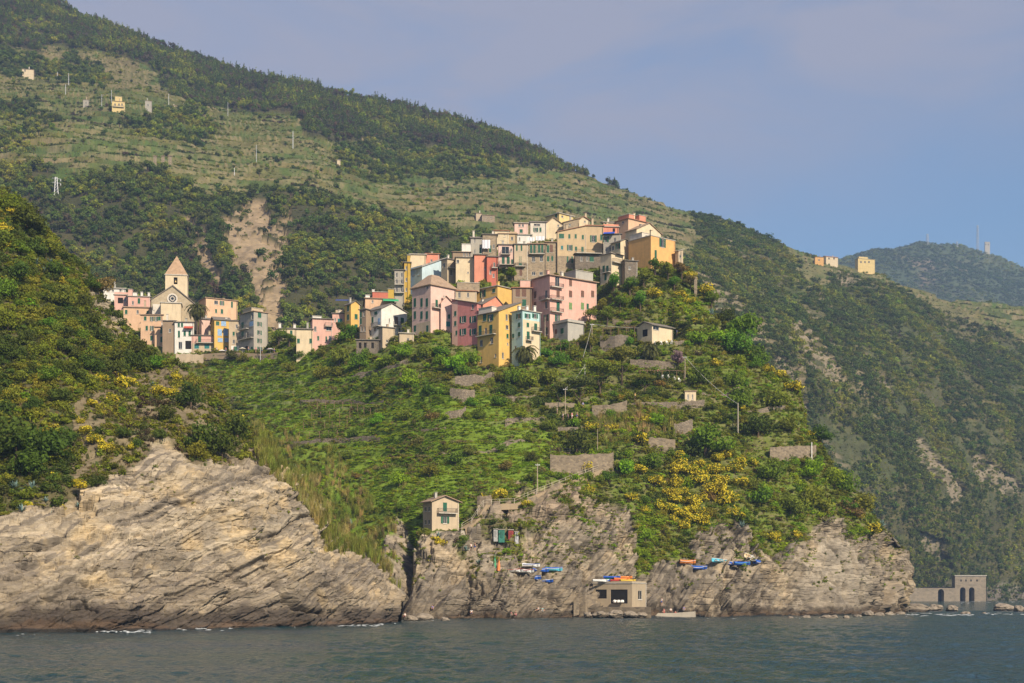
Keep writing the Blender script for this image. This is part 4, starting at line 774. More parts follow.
house('R1', 'pink house with wide dark loggias in the upper row', 650, 653, 748, 330, 470, 'pinkpale', 'flat', 'slate', 4, wins=[(R, 'n', 695, 364, 46, 48), (R, 'G', [682, 712], 425, 18, 46), (R, 'n', 730, 362, 12, 18), (R, 'G', 735, 432, 12, 30)], extras=[('balcony', R, 668, 724, 388), ('balcony', R, 660, 745, 450)])
house('R1', 'small pink house, leftmost of the highest houses', 746, 750, 832, 200, 300, 'pinkpale', 'flat', 'pale', 4, wins=[(R, 'n', [780, 800], 214, 14, 16), (R, 'G', 790, 247, 18, 22)])
house('R1', 'pale grey house under a slate roof near the crest', 842, 846, 942, 192, 300, 'offwhite', 'gableL', 'slate', 4, wins=[(R, 'g', 878, 240, 26, 26), (R, 'G', 906, 239, 13, 26), (R, 'n', 885, 210, 40, 13)])
house('R1', 'white house with one tall green door and hanging wash', 762, 766, 852, 270, 350, 'white', 'flat', 'pale', 4, wins=[(R, 'G', 807, 292, 26, 46), (R, 'n', 780, 295, 10, 20)])
house('R1', 'stone house above the small tree, left of three stone fronts', 744, 748, 832, 328, 545, 'stone', 'flat', 'slate', 4, wins=[(R, 'g', 778, 350, 34, 34), (R, 'G', 785, 425, 18, 56), (R, 'b', 788, 495, 16, 46)], extras=[('balcony', R, 755, 815, 460), ('band', R, 748, 831, 330, 440, 'beige', 'plastered_upper_wall')])
house('R1', 'stone house with a long balcony, middle of three stone fronts', 828, 832, 940, 325, 545, 'stone', 'flat', 'tile', 4, wins=[(R, 'G', [850, 870], 357, 14, 50), (R, 'G', [898, 917], 354, 14, 48), (R, 'n', 864, 418, 18, 30), (R, 'n', 912, 412, 18, 36), (R, 'n', [865, 910], 503, 22, 20)], extras=[('balcony', R, 836, 930, 386)])
house('R2', 'stone house with paired shutters, right of three stone fronts', 92, 95, 162, 315, 515, 'stone', 'flat', 'tile', 4, wins=[(R, 'G', 108, 355, 15, 45), (R, 'b', 129, 353, 18, 48), (R, 'G', 109, 415, 14, 32), (R, 'G', 134, 413, 12, 30)])
house('R2', 'broad tall stone facade under the terracotta eave', 160, 165, 340, 252, 505, 'sand', 'shedR', 'terra', 10, wins=[(R, 'G', 190, 277, 30, 28), (R, 'G', [237, 275], 279, 13, 26), (R, 'G', 318, 284, 13, 26), (R, 'T', 193, 347, 14, 24), (R, 'g', 240, 348, 30, 34), (R, 'G', 277, 353, 14, 24), (R, 'G', 316, 357, 15, 30), (R, 'g', 240, 419, 32, 40), (R, 'n', 300, 415, 14, 26)], peak=(340, 216), extras=[('band', R, 166, 338, 400, None, 'stone', 'bare_stone_base')])
house('R2', 'cream facade with white framed shutters near the crest', 336, 339, 442, 213, 400, 'sand', 'gableL', 'terra', 5, wins=[(R, 'g', 382, 230, 34, 40), (R, 'G', 430, 221, 14, 34), (R, 'g', 382, 293, 34, 40), (R, 'G', 430, 285, 14, 34)])
house('R2', 'dim lower house with an iron pergola terrace', 266, 272, 436, 384, 470, 'darkstone', 'flat', 'slate', 6, wins=[(R, 'G', 372, 417, 24, 30), (R, 'n', [310, 345], 415, 14, 26)], extras=[('balcony', R, 275, 430, 382)], dY=-3)
house('R2', 'short plastered house with three dark windows by the coral terrace', 440, 443, 512, 196, 300, 'beige', 'flat', 'pale', 5, wins=[(R, 'G', 456, 214, 13, 28), (R, 'n', 476, 210, 12, 26), (R, 'n', 500, 205, 10, 22)], dY=4)
house('R2', 'orange house with red roof boxes at the crest', 498, 592, 708, 172, 300, 'peach', 'flat', 'terra', 40, wins=[(Lf, 'n', [520, 560], 195, 10, 14), (R, 'n', 660, 190, 12, 14)], extras=[('block', 600, 632, 148, 172, 'coral', 'roof_box'), ('block', 662, 700, 154, 172, 'coral', 'roof_box'), ('chimney', 652, 138, 'cream')], dY=6)
house('R2', 'coral terrace house below the orange crest house', 438, 442, 534, 222, 330, 'coral', 'flat', 'pale', 6, wins=[(R, 'k', 505, 242, 14, 22)], dY=0, parap=.6)
house('R2', 'shaded house with a bright blue awning', 438, 442, 546, 270, 400, 'grey', 'flat', 'slate', -10, wins=[(R, 'g', 457, 297, 30, 36), (R, 'n', [460, 485], 356, 14, 26), (R, 'n', 510, 300, 14, 26)], extras=[('awning', R, 444, 512, 254, 270, (.03, .08, .42), 1.5)])
house('R2', 'cream gabled house behind the orange block', 574, 642, 792, 234, 340, 'cream', 'gableR', 'tile', 40, wins=[(Lf, 'G', 622, 254, 14, 30), (R, 'n', 735, 272, 14, 14)], peak=(718, 200))
house('R2', 'cream house with a single shuttered window above the pale tall house', 488, 545, 602, 308, 420, 'cream', 'gableR', 'slate', 40, wins=[(Lf, 'g', 530, 338, 26, 36), (Lf, 'n', 500, 350, 14, 28)], peak=(572, 296))
house('R2', 'tall pale cream house beside the garden trees', 424, 490, 560, 382, 562, 'cream', 'flat', 'slate', 42, bury=14, wins=[(Lf, 'G', 457, 404, 14, 36), (Lf, 'G', [444, 466], 475, 14, 40), (Lf, 'G', 455, 525, 14, 40), (R, 'n', 528, 540, 10, 16)], extras=[('balcony', Lf, 440, 488, 498), ('balcony', R, 492, 556, 440), ('awning', R, 510, 558, 372, 384, (.05, .16, .14), 1.6)])
house('R2', 'dark bare stone block under the orange block', 553, 572, 648, 425, 570, 'darkstone', 'flat', 'slate', 18, wins=[(R, 'n', 600, 470, 12, 20)], dY=1)
house('R2', 'bright orange block house at the right end of the village', 594, 728, 876, 275, 470, 'orange', 'flat', 'pale', 40, ov=.12, wins=[(Lf, 'G', 659, 305, 18, 36), (R, 'g', 798, 319, 34, 52), (R, 'G', 757, 388, 13, 52)], extras=[('chimney', 760, 240, 'cream'), ('block', 735, 795, 246, 275, 'offwhite', 'stair_head', 4.)])
house('R2', 'small beige house at the very right tip of the village', 874, 894, 922, 366, 470, 'beige', 'shedR', 'pale', 40, peak=(922, 358), wins=[(R, 'n', 905, 400, 9, 18)])
house('R2', 'yellow house with a flat grey roof on the very top', 94, 176, 262, 140, 260, 'yellowpale', 'flat', 'pale', 42, wins=[(Lf, 'n', 110, 156, 10, 22), (Lf, 'G', 157, 158, 13, 22), (R, 'n', [195, 230], 160, 12, 12)], dY=6)
house('R2', 'rounded cream gable house just under the top yellow house', 88, 93, 198, 205, 300, 'cream', 'gableR', 'tile', 6, peak=(140, 166), wins=[(R, 'n', 170, 215, 10, 14)], dY=4)
house('R2', 'small cream cube house right of the top yellow house', 288, 294, 358, 180, 280, 'cream', 'gableR', 'terra', 8, peak=(322, 160), wins=[(R, 'n', 330, 190, 10, 12)], dY=6)
house('R2', 'long stone house with a sloping roof under the crest', 196, 202, 296, 196, 300, 'stone', 'shedR', 'tile', 8, peak=(296, 172), wins=[(R, 'n', 240, 210, 12, 14)], dY=4)
# ---- church
def church():
    X = lambda u: 90 + u / 5.254; Yv = lambda v: 240 + v / 5.254
    g = locate(HL, X(440), Yv(470), True); Y = g.y; c = at(X(433), Yv(470), Y); z0 = c.z - 6; carve(HL, c.x - 9, c.y, 0.17, 19, 22, c.z); th = math.radians(10)
    root = empty('church', (c.x, Y, z0), th, 'grey stone church with rose window and pointed bell tower', 'church')
    m = lambda u: (X(u) - X(433)) / F * Y; z = lambda v: CH + (HOR - Yv(v)) / F * Y - z0
    hw = (m(540) - m(320)) / 2; xl, xr = m(325), m(543); pk = m(435)
    body = MB(); Bd = 22
    prof = [(xl, 0), (xr, 0), (xr, z(330)), (pk, z(243)), (xl, z(318))]
    body.prism([(x, 0, zz) for x, zz in prof], (0, Bd, 0)); body.build('wall', MW['stonechurch'], root)
    rf = MB(); k = [(xl - .4, z(318) - .25), (pk, z(243) + .01), (xr + .4, z(330) - .25), (xr + .4, z(330) + .05), (pk, z(243) + .4), (xl - .4, z(318) + .05)]
    rf.prism([(x, -.35, zz + .01) for x, zz in k], (0, Bd + .7, 0)); rf.build('roof', MR['slate'], root)
    # round window with stone rings and spokes
    rc = Vector((m(433), 0, z(308))); rad = (m(460) - m(406)) / 2
    ring = MB(); n = 28
    def annulus(mb, r0, r1, y0, y1):
        vs = []; fs = []
        for i in range(n):
            a = 6.2832 * i / n; ca, sa = math.cos(a), math.sin(a)
            vs += [(rc.x + r0 * ca, y0, rc.z + r0 * sa), (rc.x + r1 * ca, y0, rc.z + r1 * sa), (rc.x + r1 * ca, y1, rc.z + r1 * sa), (rc.x + r0 * ca, y1, rc.z + r0 * sa)]
        for i in range(n):
            a, b2 = 4 * i, 4 * ((i + 1) % n)
            for q in range(4): fs.append((a + q, a + (q + 1) % 4, b2 + (q + 1) % 4, b2 + q))
        mb.add(vs, fs)
    annulus(ring, rad * .74, rad, -.22, -.003); annulus(ring, rad * .3, rad * .42, -.14, -.004)
    for i in range(12):
        a = 6.2832 * i / 12; d = Vector((math.cos(a), 0, math.sin(a))); ring.tube([rc + d * rad * .4 + Vector((0, -.08, 0)), rc + d * rad * .76 + Vector((0, -.08, 0))], .06, 4)
    ro = ring.build('rose_window', MW['offwhite'], root)
    MB().tube([rc + Vector((0, -.03, 0)), rc + Vector((0, -.006, 0))], rad * .75, 24).build('pane', M_PANE, ro)
    fr = MB().box(m(380), m(482), -5.5, -.01, 0, z(350)).build('porch', MW['cream'], root); MB().box(m(378) - .2, m(484) + .2, -5.8, 0.05 - .06, z(350) + .003, z(350) + .25).build('coping', M_SILL, fr)
    MB().box(m(335), m(378), -1.5, 6, 0, z(345)).build('side_chapel', MW['offwhite'], root)
    # tower, set back on the right side
    tl, tr = m(390), m(504); tw = tr - tl; ty = 6.0; sc = (Y + ty) / Y
    T_ = lambda v: (CH + (HOR - Yv(v)) / F * (Y + ty)) - z0
    tl *= 1; P = {0: lambda s, zz, d: (tl + s, ty + d, zz)}
    tb = MB(); hs = [(tw * .47, T_(214), tw * .17, T_(196) - T_(232))]
    wall_face(tb, P[0], tw, z(330), T_(185), hs, .6); tb.add([(tl, ty, z(330)), (tl, ty + tw, z(330)), (tl, ty + tw, T_(185)), (tl, ty, T_(185)), (tr, ty, z(330)), (tr, ty + tw, z(330)), (tr, ty + tw, T_(185)), (tr, ty, T_(185))], [(0, 1, 2, 3), (4, 5, 6, 7), (1, 5, 6, 2), (3, 7, 6, 2)])
    to = tb.build('bell_tower', MW['cream'], root)
    MB().box(tl + tw * .47 - tw * .083, tl + tw * .47 + tw * .083, ty + .5, ty + .58, T_(231.5), T_(196.5)).build('bell_opening', M_DARK, to)
    bl = MB(); bl.tube([(tl + tw * .47, ty + .25, T_(208)), (tl + tw * .47, ty + .25, T_(214)), (tl + tw * .47, ty + .25, T_(221)), (tl + tw * .47, ty + .25, T_(224))], [.12, .3, .42, .5], 10); bl.build('bell', simple('bronze', (.16, .12, .06), .4, .8), to)
    co = MB().box(tl - .25, tr + .25, ty - .25, ty + tw + .25, T_(185), T_(181)).build('cornice', M_SILL, to)
    sp = MB(); e = .12; ap = (tl + tw / 2, ty + tw / 2, T_(70)); b4 = [(tl - e, ty - e, T_(181) + .003), (tr + e, ty - e, T_(181) + .003), (tr + e, ty + tw + e, T_(181) + .003), (tl - e, ty + tw + e, T_(181) + .003)]
    sp.add(b4 + [ap], [(0, 1, 4), (1, 2, 4), (2, 3, 4), (3, 0, 4), (3, 2, 1, 0)]); so_ = sp.build('spire', MR['spire'], to)
    MB().tube([ap, (ap[0], ap[1], ap[2] + 1.1)], .05, 5).box(ap[0] - .3, ap[0] + .3, ap[1] - .04, ap[1] + .04, ap[2] + .7, ap[2] + .8).build('cross', M_IRON, so_)
MW['stonechurch'] = stone_mat('church_stone', (.42, .345, .24), (.33, .275, .19), (.44, .37, .27), 1.3); MR['spire'] = tile_mat('spire_stone', (.46, .31, .20))
church()
# ---- the little house above the gully
house('P', 'small two storey stone house alone above the gully', 423, 432, 459, 501, 530, 'beige', 'gableR', 'tile', 30, D=7, bury=2.5, wins=[(R, 'G', 445, 507, 4, 9), (R, 'g', 445, 520, 7, 7), (Lf, 'n', [425.5, 429], [509, 522], 2, 5)], peak=(444.5, 496), extras=[('balcony', R, 437, 456, 513)], ov=.55, group=None)
house('P', 'stone garden cottage with a slate roof on the terraces', 637, 652, 673, 324.5, 341, 'cream', 'gableL', 'slate', 40, ov=.5, wins=[(R, 'n', 656, 328, 6, 4), (R, 'G', 666, 331, 4, 8), (Lf, 'k', 645, 333, 5, 7)], group=None)
house('P', 'tiny ochre stone hut on the middle terraces', 684, 685, 696, 391.5, 401, 'cream', 'flat', 'tile', 0, D=3, bury=1, wins=[(R, 'n', [688, 692.5], 397, 1.6, 5)], group=None, ov=.2)
# ---- houses far up on the mountain and along its ridge
def far(label, *a, **k):
    return house('P', label, *a, T=MT, bury=1.5, group='houses on the far slopes', **k)
far('white square house among pines on the far upper slope', 20, 22, 34, 69, 75, 'cream', 'hip', 'tile', 12, wins=[(R, 'n', [25, 31], 70.5, 1.3, 2.2)])
far('yellow villa with turret room high on the terraces', 110, 112, 125, 101, 110, 'yellowpale', 'hip', 'tile', 14, wins=[(R, 'n', [115, 119, 122], 104.5, 1.4, 2.2)], extras=[('block', 115, 122, 96.5, 101, 'yellowpale', 'turret_room'), ('balcony', R, 113, 124, 107)])
far('grey tower shaped hut left of the yellow villa', 82, 83, 89, 99.5, 107, 'grey', 'shedF', 'tile', 10, wins=[(R, 'n', 86, 103, 1.2, 2)])
far('grey tower shaped hut right of the yellow villa', 143, 145, 152, 100.5, 110, 'grey', 'shedF', 'tile', 14, wins=[(R, 'n', 148, 105, 1.3, 2)])
far('long low white house under trees on the terraces', 170, 171, 179, 105.5, 108.5, 'cream', 'flat', 'tile', 5, wins=[(R, 'n', [173, 176], 107, 1.2, 1.2)])
far('roofless stone ruin above the village crest', 480, 482, 495, 215, 220, 'stone', 'flat', 'tile', 10, wins=[(R, 'n', [486, 491], 217.5, 1, 1.4)])
far('small pale ruin beside the roofless one', 475, 476, 482, 213, 217, 'beige', 'shedF', 'tile', 8)
far('white and red roofed house on the right ridge', 822, 826, 838, 256.5, 264, 'cream', 'gableL', 'terra', 20, wins=[(R, 'n', [829, 834], 258.5, 1.4, 1.8)])
far('orange walled hut beside the white ridge house', 814, 815, 824, 257, 264, 'orange', 'flat', 'terra', 8, wins=[(R, 'n', 819, 260, 1.4, 1.6)])
far('pale yellow flat roofed house on the right ridge', 855, 858, 875, 258.5, 269, 'yellowpale', 'flat', 'pale', 16, wins=[(R, 'n', [861, 865, 869], 262, 1.5, 1.8)], extras=[('block', 859, 868, 256.8, 259, 'yellowpale', 'roof_room')])
for i, (x, y) in enumerate([(155, 157), (163, 157), (170, 157)]):
    far(['leftmost of three tiny pale sheds in a row on the terraces', 'middle of three tiny pale sheds in a row on the terraces', 'rightmost of three tiny pale sheds in a row on the terraces'][i], x - 2, x - 1.6, x + 1.5, y - 1, y + .5, 'stone', 'flat', 'tile', 6, wins=[(R, 'n', x, y - 1, .8, .9)])
far('lone white shed on the terraces right of the pole', 335, 337, 340.5, 160, 162, 'cream', 'flat', 'pale', 6)
far('small beige shed on the forest edge below the ridge', 343, 344, 349, 149, 151.5, 'beige', 'shedF', 'tile', 6)

house('P', 'concrete boathouse with two dark openings at the waterside', 593, 632, 646, 583.5, 606, 'stonebeige', 'flat', 'pale', 62, bury=5, ov=.12, wins=[(Lf, 'k', 601, 594, 11.5, 9), (Lf, 'k', 619, 596.5, 17, 14), (R, 'n', 640, 595, 4, 9)], group=None, name='boathouse', cat='boathouse', parap=.3, dY=-9, front=-1)
# ================================================================== VEGETATION
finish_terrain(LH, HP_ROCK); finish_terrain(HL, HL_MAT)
finish_terrain(MT, ground_mat('mountain_ground', .16, 1.5)); finish_terrain(FH, ground_mat('far_hill_ground', .03, 3))
def leaf_mat(name, mode, trans=.35):
    m, t, b = new_mat(name)
    if mode == 'inst': a = t.new('ShaderNodeAttribute', attribute_name='tint', attribute_type='INSTANCER').outputs['Color']
    elif mode == 'obj': a = t.new('ShaderNodeObjectInfo').outputs['Color']
    else: a = None
    co = t.coords('Object'); n = t.noise(co, 3.0, 3, .6)
    base = t.mixc(1.0, a if a is not None else c4(mode), t.maprange(n, .3, .7, .6, 1.4), 'MULTIPLY')
    b.inputs['Roughness'].default_value = .75; b.inputs['Specular IOR Level'].default_value = .12; t.link(base, b.inputs['Base Color'])
    tr = t.new('ShaderNodeBsdfTranslucent'); t.link(base, tr.inputs['Color'])
    mx = t.new('ShaderNodeMixShader'); mx.inputs[0].default_value = trans
    t.link(b.outputs[0], mx.inputs[1]); t.link(tr.outputs[0], mx.inputs[2]); t.link(mx.outputs[0], t.n['Material Output'].inputs['Surface'])
    return m
M_LI = leaf_mat('leaf_cover', 'inst'); M_LO = leaf_mat('leaf', 'obj')
M_BARK, t, b = new_mat('bark'); b.inputs['Roughness'].default_value = .95
t.link(t.ramp(t.noise(t.coords('Object', (3, 3, .6)), 4), [(.3, (.05, .035, .025)), (.7, (.14, .10, .07))]), b.inputs['Base Color'])
def rv(r, n):
    v = r.normal(size=(n, 3)); return v / np.linalg.norm(v, axis=1)[:, None]
def leaf_quads(r, pts, nrm, size, aspect=.6, tilt=.75):
    n = len(pts); nn = nrm + rv(r, n) * tilt; nn /= np.linalg.norm(nn, axis=1)[:, None]
    a = np.cross(nn, rv(r, n)); a /= np.linalg.norm(a, axis=1)[:, None] + 1e-9; bb = np.cross(nn, a)
    s = size * r.uniform(.6, 1.35, n)[:, None]; a = a * s; bb = bb * s * aspect
    v = np.stack([pts - a, pts + bb * .9 - a * .1, pts + a, pts - bb * .9 + a * .1], 1).reshape(-1, 3)
    return v, np.arange(4 * n).reshape(n, 4)
def blob_cloud(seed, nclump, nleaf, size, shape='dome', flat=1.0, clump=(.28, .5)):
    r = np.random.default_rng(seed); cs = []; rs = []
    for k in range(nclump):
        if shape == 'dome':
            d = rv(r, 1)[0]; d[2] = abs(d[2]) * 1.0; q = d * r.uniform(.15, .78); q[2] = q[2] * flat + .18; 
        elif shape == 'tree':
            d = rv(r, 1)[0]; q = d * r.uniform(.1, .72); q[2] = q[2] * .62 * flat + 1.25
        elif shape == 'cone':
            h = (k + .5) / nclump; q = rv(r, 1)[0] * (1 - h) * .6; q[2] = .5 + 2.3 * h
        elif shape == 'umbrella':
            d = rv(r, 1)[0]; q = d * np.array([.95, .95, .16]) * r.uniform(.3, 1)**.5; q[2] += 1.9 - .25 * (q[0]**2 + q[1]**2)
        elif shape == 'mat':
            a = r.uniform(0, 6.28); rad = r.uniform(0, 1)**.5 * .8; q = np.array([math.cos(a) * rad, math.sin(a) * rad, .12 + .2 * r.uniform()])
        cr = r.uniform(*clump)
        if shape == 'cone': cr *= (1.25 - h * .95)
        cs.append(q); rs.append(cr)
    cs = np.array(cs); rs = np.array(rs)
    k = r.choice(nclump, nleaf, p=rs**2 / (rs**2).sum()); d = rv(r, nleaf)
    sq = np.array([1, 1, .55 if shape in ('umbrella', 'mat') else .8])
    pts = cs[k] + d * rs[k][:, None] * sq * (r.uniform(.55, 1.0, nleaf)**.5)[:, None]
    return leaf_quads(r, pts, d, size)
def trunk_mb(seed, h, rad, limbs=3, spread=.4):
    r = random.Random(seed); m = MB()
    m.tube([(0, 0, -.25), (r.uniform(-.05, .05), r.uniform(-.05, .05), h * .5), (r.uniform(-.1, .1), r.uniform(-.1, .1), h)], [rad, rad * .75, rad * .4], 6)
    for k in range(limbs):
        a = 6.28 * k / limbs + r.uniform(-.4, .4); z = h * r.uniform(.45, .75)
        m.tube([(0, 0, z), (math.cos(a) * spread * .6, math.sin(a) * spread * .6, z + .22), (math.cos(a) * spread, math.sin(a) * spread, z + .5)], [rad * .5, rad * .35, rad * .15], 5)
    return m
def proto_cloud(name, mats, *a, trunk=None, **k):
    v, q = blob_cloud(*a, **k); mi = np.zeros(len(q), int)
    if trunk:
        tm = MB().tube([(0, 0, -.2), (0, 0, trunk[0])], [trunk[1], trunk[1] * .5], 4, caps=False)
        o = len(v); v = np.concatenate([v, np.array(tm.v)]); q = np.concatenate([q, np.array(tm.f) + o]); mi = np.concatenate([mi, np.ones(len(tm.f), int)])
    return np_mesh(name, v, q, mats, False, None, mi)
def blade_tuft(name, mats, seed, n, h, w, lean, spread):
    r = np.random.default_rng(seed); vs = []; fs = []
    for k in range(n):
        a = r.uniform(0, 6.28); rad = r.uniform(0, spread); x, y = math.cos(a) * rad, math.sin(a) * rad; b = r.uniform(0, 6.28); l = r.uniform(.3, 1) * lean; hh = h * r.uniform(.6, 1.1)
        dx, dy = math.cos(b), math.sin(b); px_, py_ = -dy * w, dx * w; o = len(vs)
        vs += [(x - px_, y - py_, -.05), (x + px_, y + py_, -.05), (x + dx * l * .4 + px_, y + dy * l * .4 + py_, hh * .6), (x + dx * l * .4 - px_, y + dy * l * .4 - py_, hh * .6), (x + dx * l, y + dy * l, hh), (x + dx * l * .98, y + dy * l * .98, hh)]
        fs += [(o, o + 1, o + 2, o + 3), (o + 3, o + 2, o + 4, o + 5)]
    return np_mesh(name, vs, fs, mats, False)
PR = {}
LB = [M_LI, M_BARK]
PR['bush'] = [proto_cloud('bush', LB, 10 + i, 9, 210, .15) for i in range(4)]
PR['mat'] = [proto_cloud('ground_cover', LB, 30 + i, 8, 130, .15, 'mat', clump=(.22, .36)) for i in range(3)]
PR['tree'] = [proto_cloud('tree', LB, 40 + i, 10, 170, .17, 'tree', trunk=(1.2, .09)) for i in range(4)]
PR['pine'] = [proto_cloud('conifer', LB, 50 + i, 9, 150, .17, 'cone', trunk=(2.2, .08)) for i in range(3)]
PR['scrub'] = [proto_cloud('scrub', LB, 60 + i, 6, 90, .2) for i in range(4)]
PR['grass'] = [blade_tuft('grass_tuft', LB, 70 + i, 34, .8, .03, .5, .5) for i in range(2)]
PR['reed'] = [blade_tuft('reed', LB, 80 + i, 40, 2.6, .035, .9, .5) for i in range(2)]
PROTO_OBJ = {}
def proto_obj(me):
    if me.name not in PROTO_OBJ: PROTO_OBJ[me.name] = bpy.data.objects.new(me.name, me)
    return PROTO_OBJ[me.name]
def scatter_points(T, dens, rate, r):
    p = (T.area * dens[:-1, :-1] * rate).ravel(); n = r.poisson(p.sum())
    cs = np.cumsum(p); k = np.searchsorted(cs, r.uniform(0, cs[-1], n)); nr, nc = T.area.shape; j, i = k // nc, k % nc
    u, v = r.uniform(size=(2, n, 1)); P = T.P
    pos = (P[j, i] * (1 - u) + P[j, i + 1] * u) * (1 - v) + (P[j + 1, i] * (1 - u) + P[j + 1, i + 1] * u) * v
    return pos, j, i
def scatter(name, label, cat, sets):
    """one ground-cover object: sets = list of (positions, prototypes, scale array (n,3), tint array (n,3))"""
    pos, scl, tint, pid, protos = [], [], [], [], []
    for (P, pr, S, C) in sets:
        n = len(P); base = len(protos); protos += pr
        pos.append(P); scl.append(S); tint.append(C); pid.append(base + rng.integers(0, len(pr), n))
    pos = np.concatenate(pos); scl = np.concatenate(scl); tint = np.concatenate(tint); pid = np.concatenate(pid); n = len(pos)
    me = bpy.data.meshes.new(name); me.vertices.add(n); me.vertices.foreach_set('co', pos.astype(np.float32).ravel())
    me.attributes.new('scl', 'FLOAT_VECTOR', 'POINT').data.foreach_set('vector', scl.astype(np.float32).ravel())
    rot = np.zeros((n, 3), np.float32); rot[:, 2] = rng.uniform(0, 6.28, n); rot[:, :2] = rng.normal(0, .08, (n, 2))
    me.attributes.new('rot', 'FLOAT_VECTOR', 'POINT').data.foreach_set('vector', rot.ravel())
    me.attributes.new('tint', 'FLOAT_COLOR', 'POINT').data.foreach_set('color', np.concatenate([tint, np.ones((n, 1))], 1).astype(np.float32).ravel())
    me.attributes.new('pid', 'INT', 'POINT').data.foreach_set('value', pid.astype(np.int32))
    o = obj(name, me); tag(o, label, cat, None, 'stuff')
    ng = bpy.data.node_groups.new(name, 'GeometryNodeTree')
    ng.interface.new_socket('Geometry', in_out='INPUT', socket_type='NodeSocketGeometry'); ng.interface.new_socket('Geometry', in_out='OUTPUT', socket_type='NodeSocketGeometry')
    N = ng.nodes; L = ng.links; gi = N.new('NodeGroupInput'); go = N.new('NodeGroupOutput'); jn = N.new('GeometryNodeJoinGeometry')
    def attr(nm, dt):
        a = N.new('GeometryNodeInputNamedAttribute'); a.data_type = dt; a.inputs['Name'].default_value = nm; return a.outputs['Attribute']
    A_s, A_r, A_p = attr('scl', 'FLOAT_VECTOR'), attr('rot', 'FLOAT_VECTOR'), attr('pid', 'INT')
    for k, pm in enumerate(protos):
        io = N.new('GeometryNodeInstanceOnPoints'); oi = N.new('GeometryNodeObjectInfo'); oi.inputs['Object'].default_value = proto_obj(pm)
        cmp_ = N.new('FunctionNodeCompare'); cmp_.data_type = 'INT'; cmp_.operation = 'EQUAL'
        L.new(A_p, cmp_.inputs[2]); cmp_.inputs[3].default_value = k
        L.new(cmp_.outputs[0], io.inputs['Selection']); L.new(gi.outputs[0], io.inputs['Points']); L.new(oi.outputs['Geometry'], io.inputs['Instance'])
        L.new(A_s, io.inputs['Scale']); L.new(A_r, io.inputs['Rotation']); L.new(io.outputs[0], jn.inputs[0])
    L.new(jn.outputs[0], go.inputs[0]); md = o.modifiers.new('scatter', 'NODES'); md.node_group = ng
    return o
def tints(n, pal, jit=.18):
    pal = np.array([p[:3] for p in pal]); w = np.array([p[3] for p in pal] if False else [1] * len(pal), float)
    k = rng.integers(0, len(pal), n); c = pal[k] * rng.normal(1, jit, (n, 1)) * rng.normal(1, .06, (n, 3)); return np.clip(c, .004, .8)
def scales(n, lo, hi, flat=(.8, 1.15)):
    s = rng.uniform(lo, hi, n) * rng.uniform(.8, 1.25, n); return np.stack([s, s * rng.uniform(.85, 1.15, n), s * rng.uniform(*flat, n)], 1)
DARK = [(.072, .106, .018), (.088, .122, .019), (.104, .130, .020), (.084, .100, .022)]
OLIVE = [(.185, .205, .020), (.210, .212, .024), (.165, .192, .019)]
BRIGHT = [(.215, .325, .014), (.260, .345, .016), (.180, .290, .015), (.280, .330, .018)]
BROWN = [(.085, .060, .034), (.070, .055, .032), (.10, .068, .036)]
YELL = [(.34, .25, .018), (.30, .24, .02), (.38, .27, .02)]
def st(T, dens, rate, protos, lo, hi, pal, flat=(.8, 1.15), sink=.0, jit=.2):
    P, j, i = scatter_points(T, np.clip(dens, 0, None), rate, rng); n = len(P); S = scales(n, lo, hi, flat); P = P.copy(); P[:, 2] -= S[:, 2] * sink
    sc_ = 45 if T is MT else 200 if T is FH else 9
    f = fbm(P, sc_, 3, .55, 13.0) * 1.5 + rng.normal(0, .28, n); pa = np.array([q_[:3] for q_ in pal]); pa = pa[np.argsort(pa.sum(1))]
    k = np.clip(((f + .9) / 1.8 * len(pa)).astype(int), 0, len(pa) - 1); C = pa[k] * rng.normal(1, jit, (n, 1)) * rng.normal(1, .07, (n, 3))
    if T in (MT, FH): C = C * np.array([1.2, 1.22, 1.5])  # distant plants brightened, with extra haze blue put into their leaf colour
    return (P, protos, S, np.clip(C, .004, .8))
SETS = {}
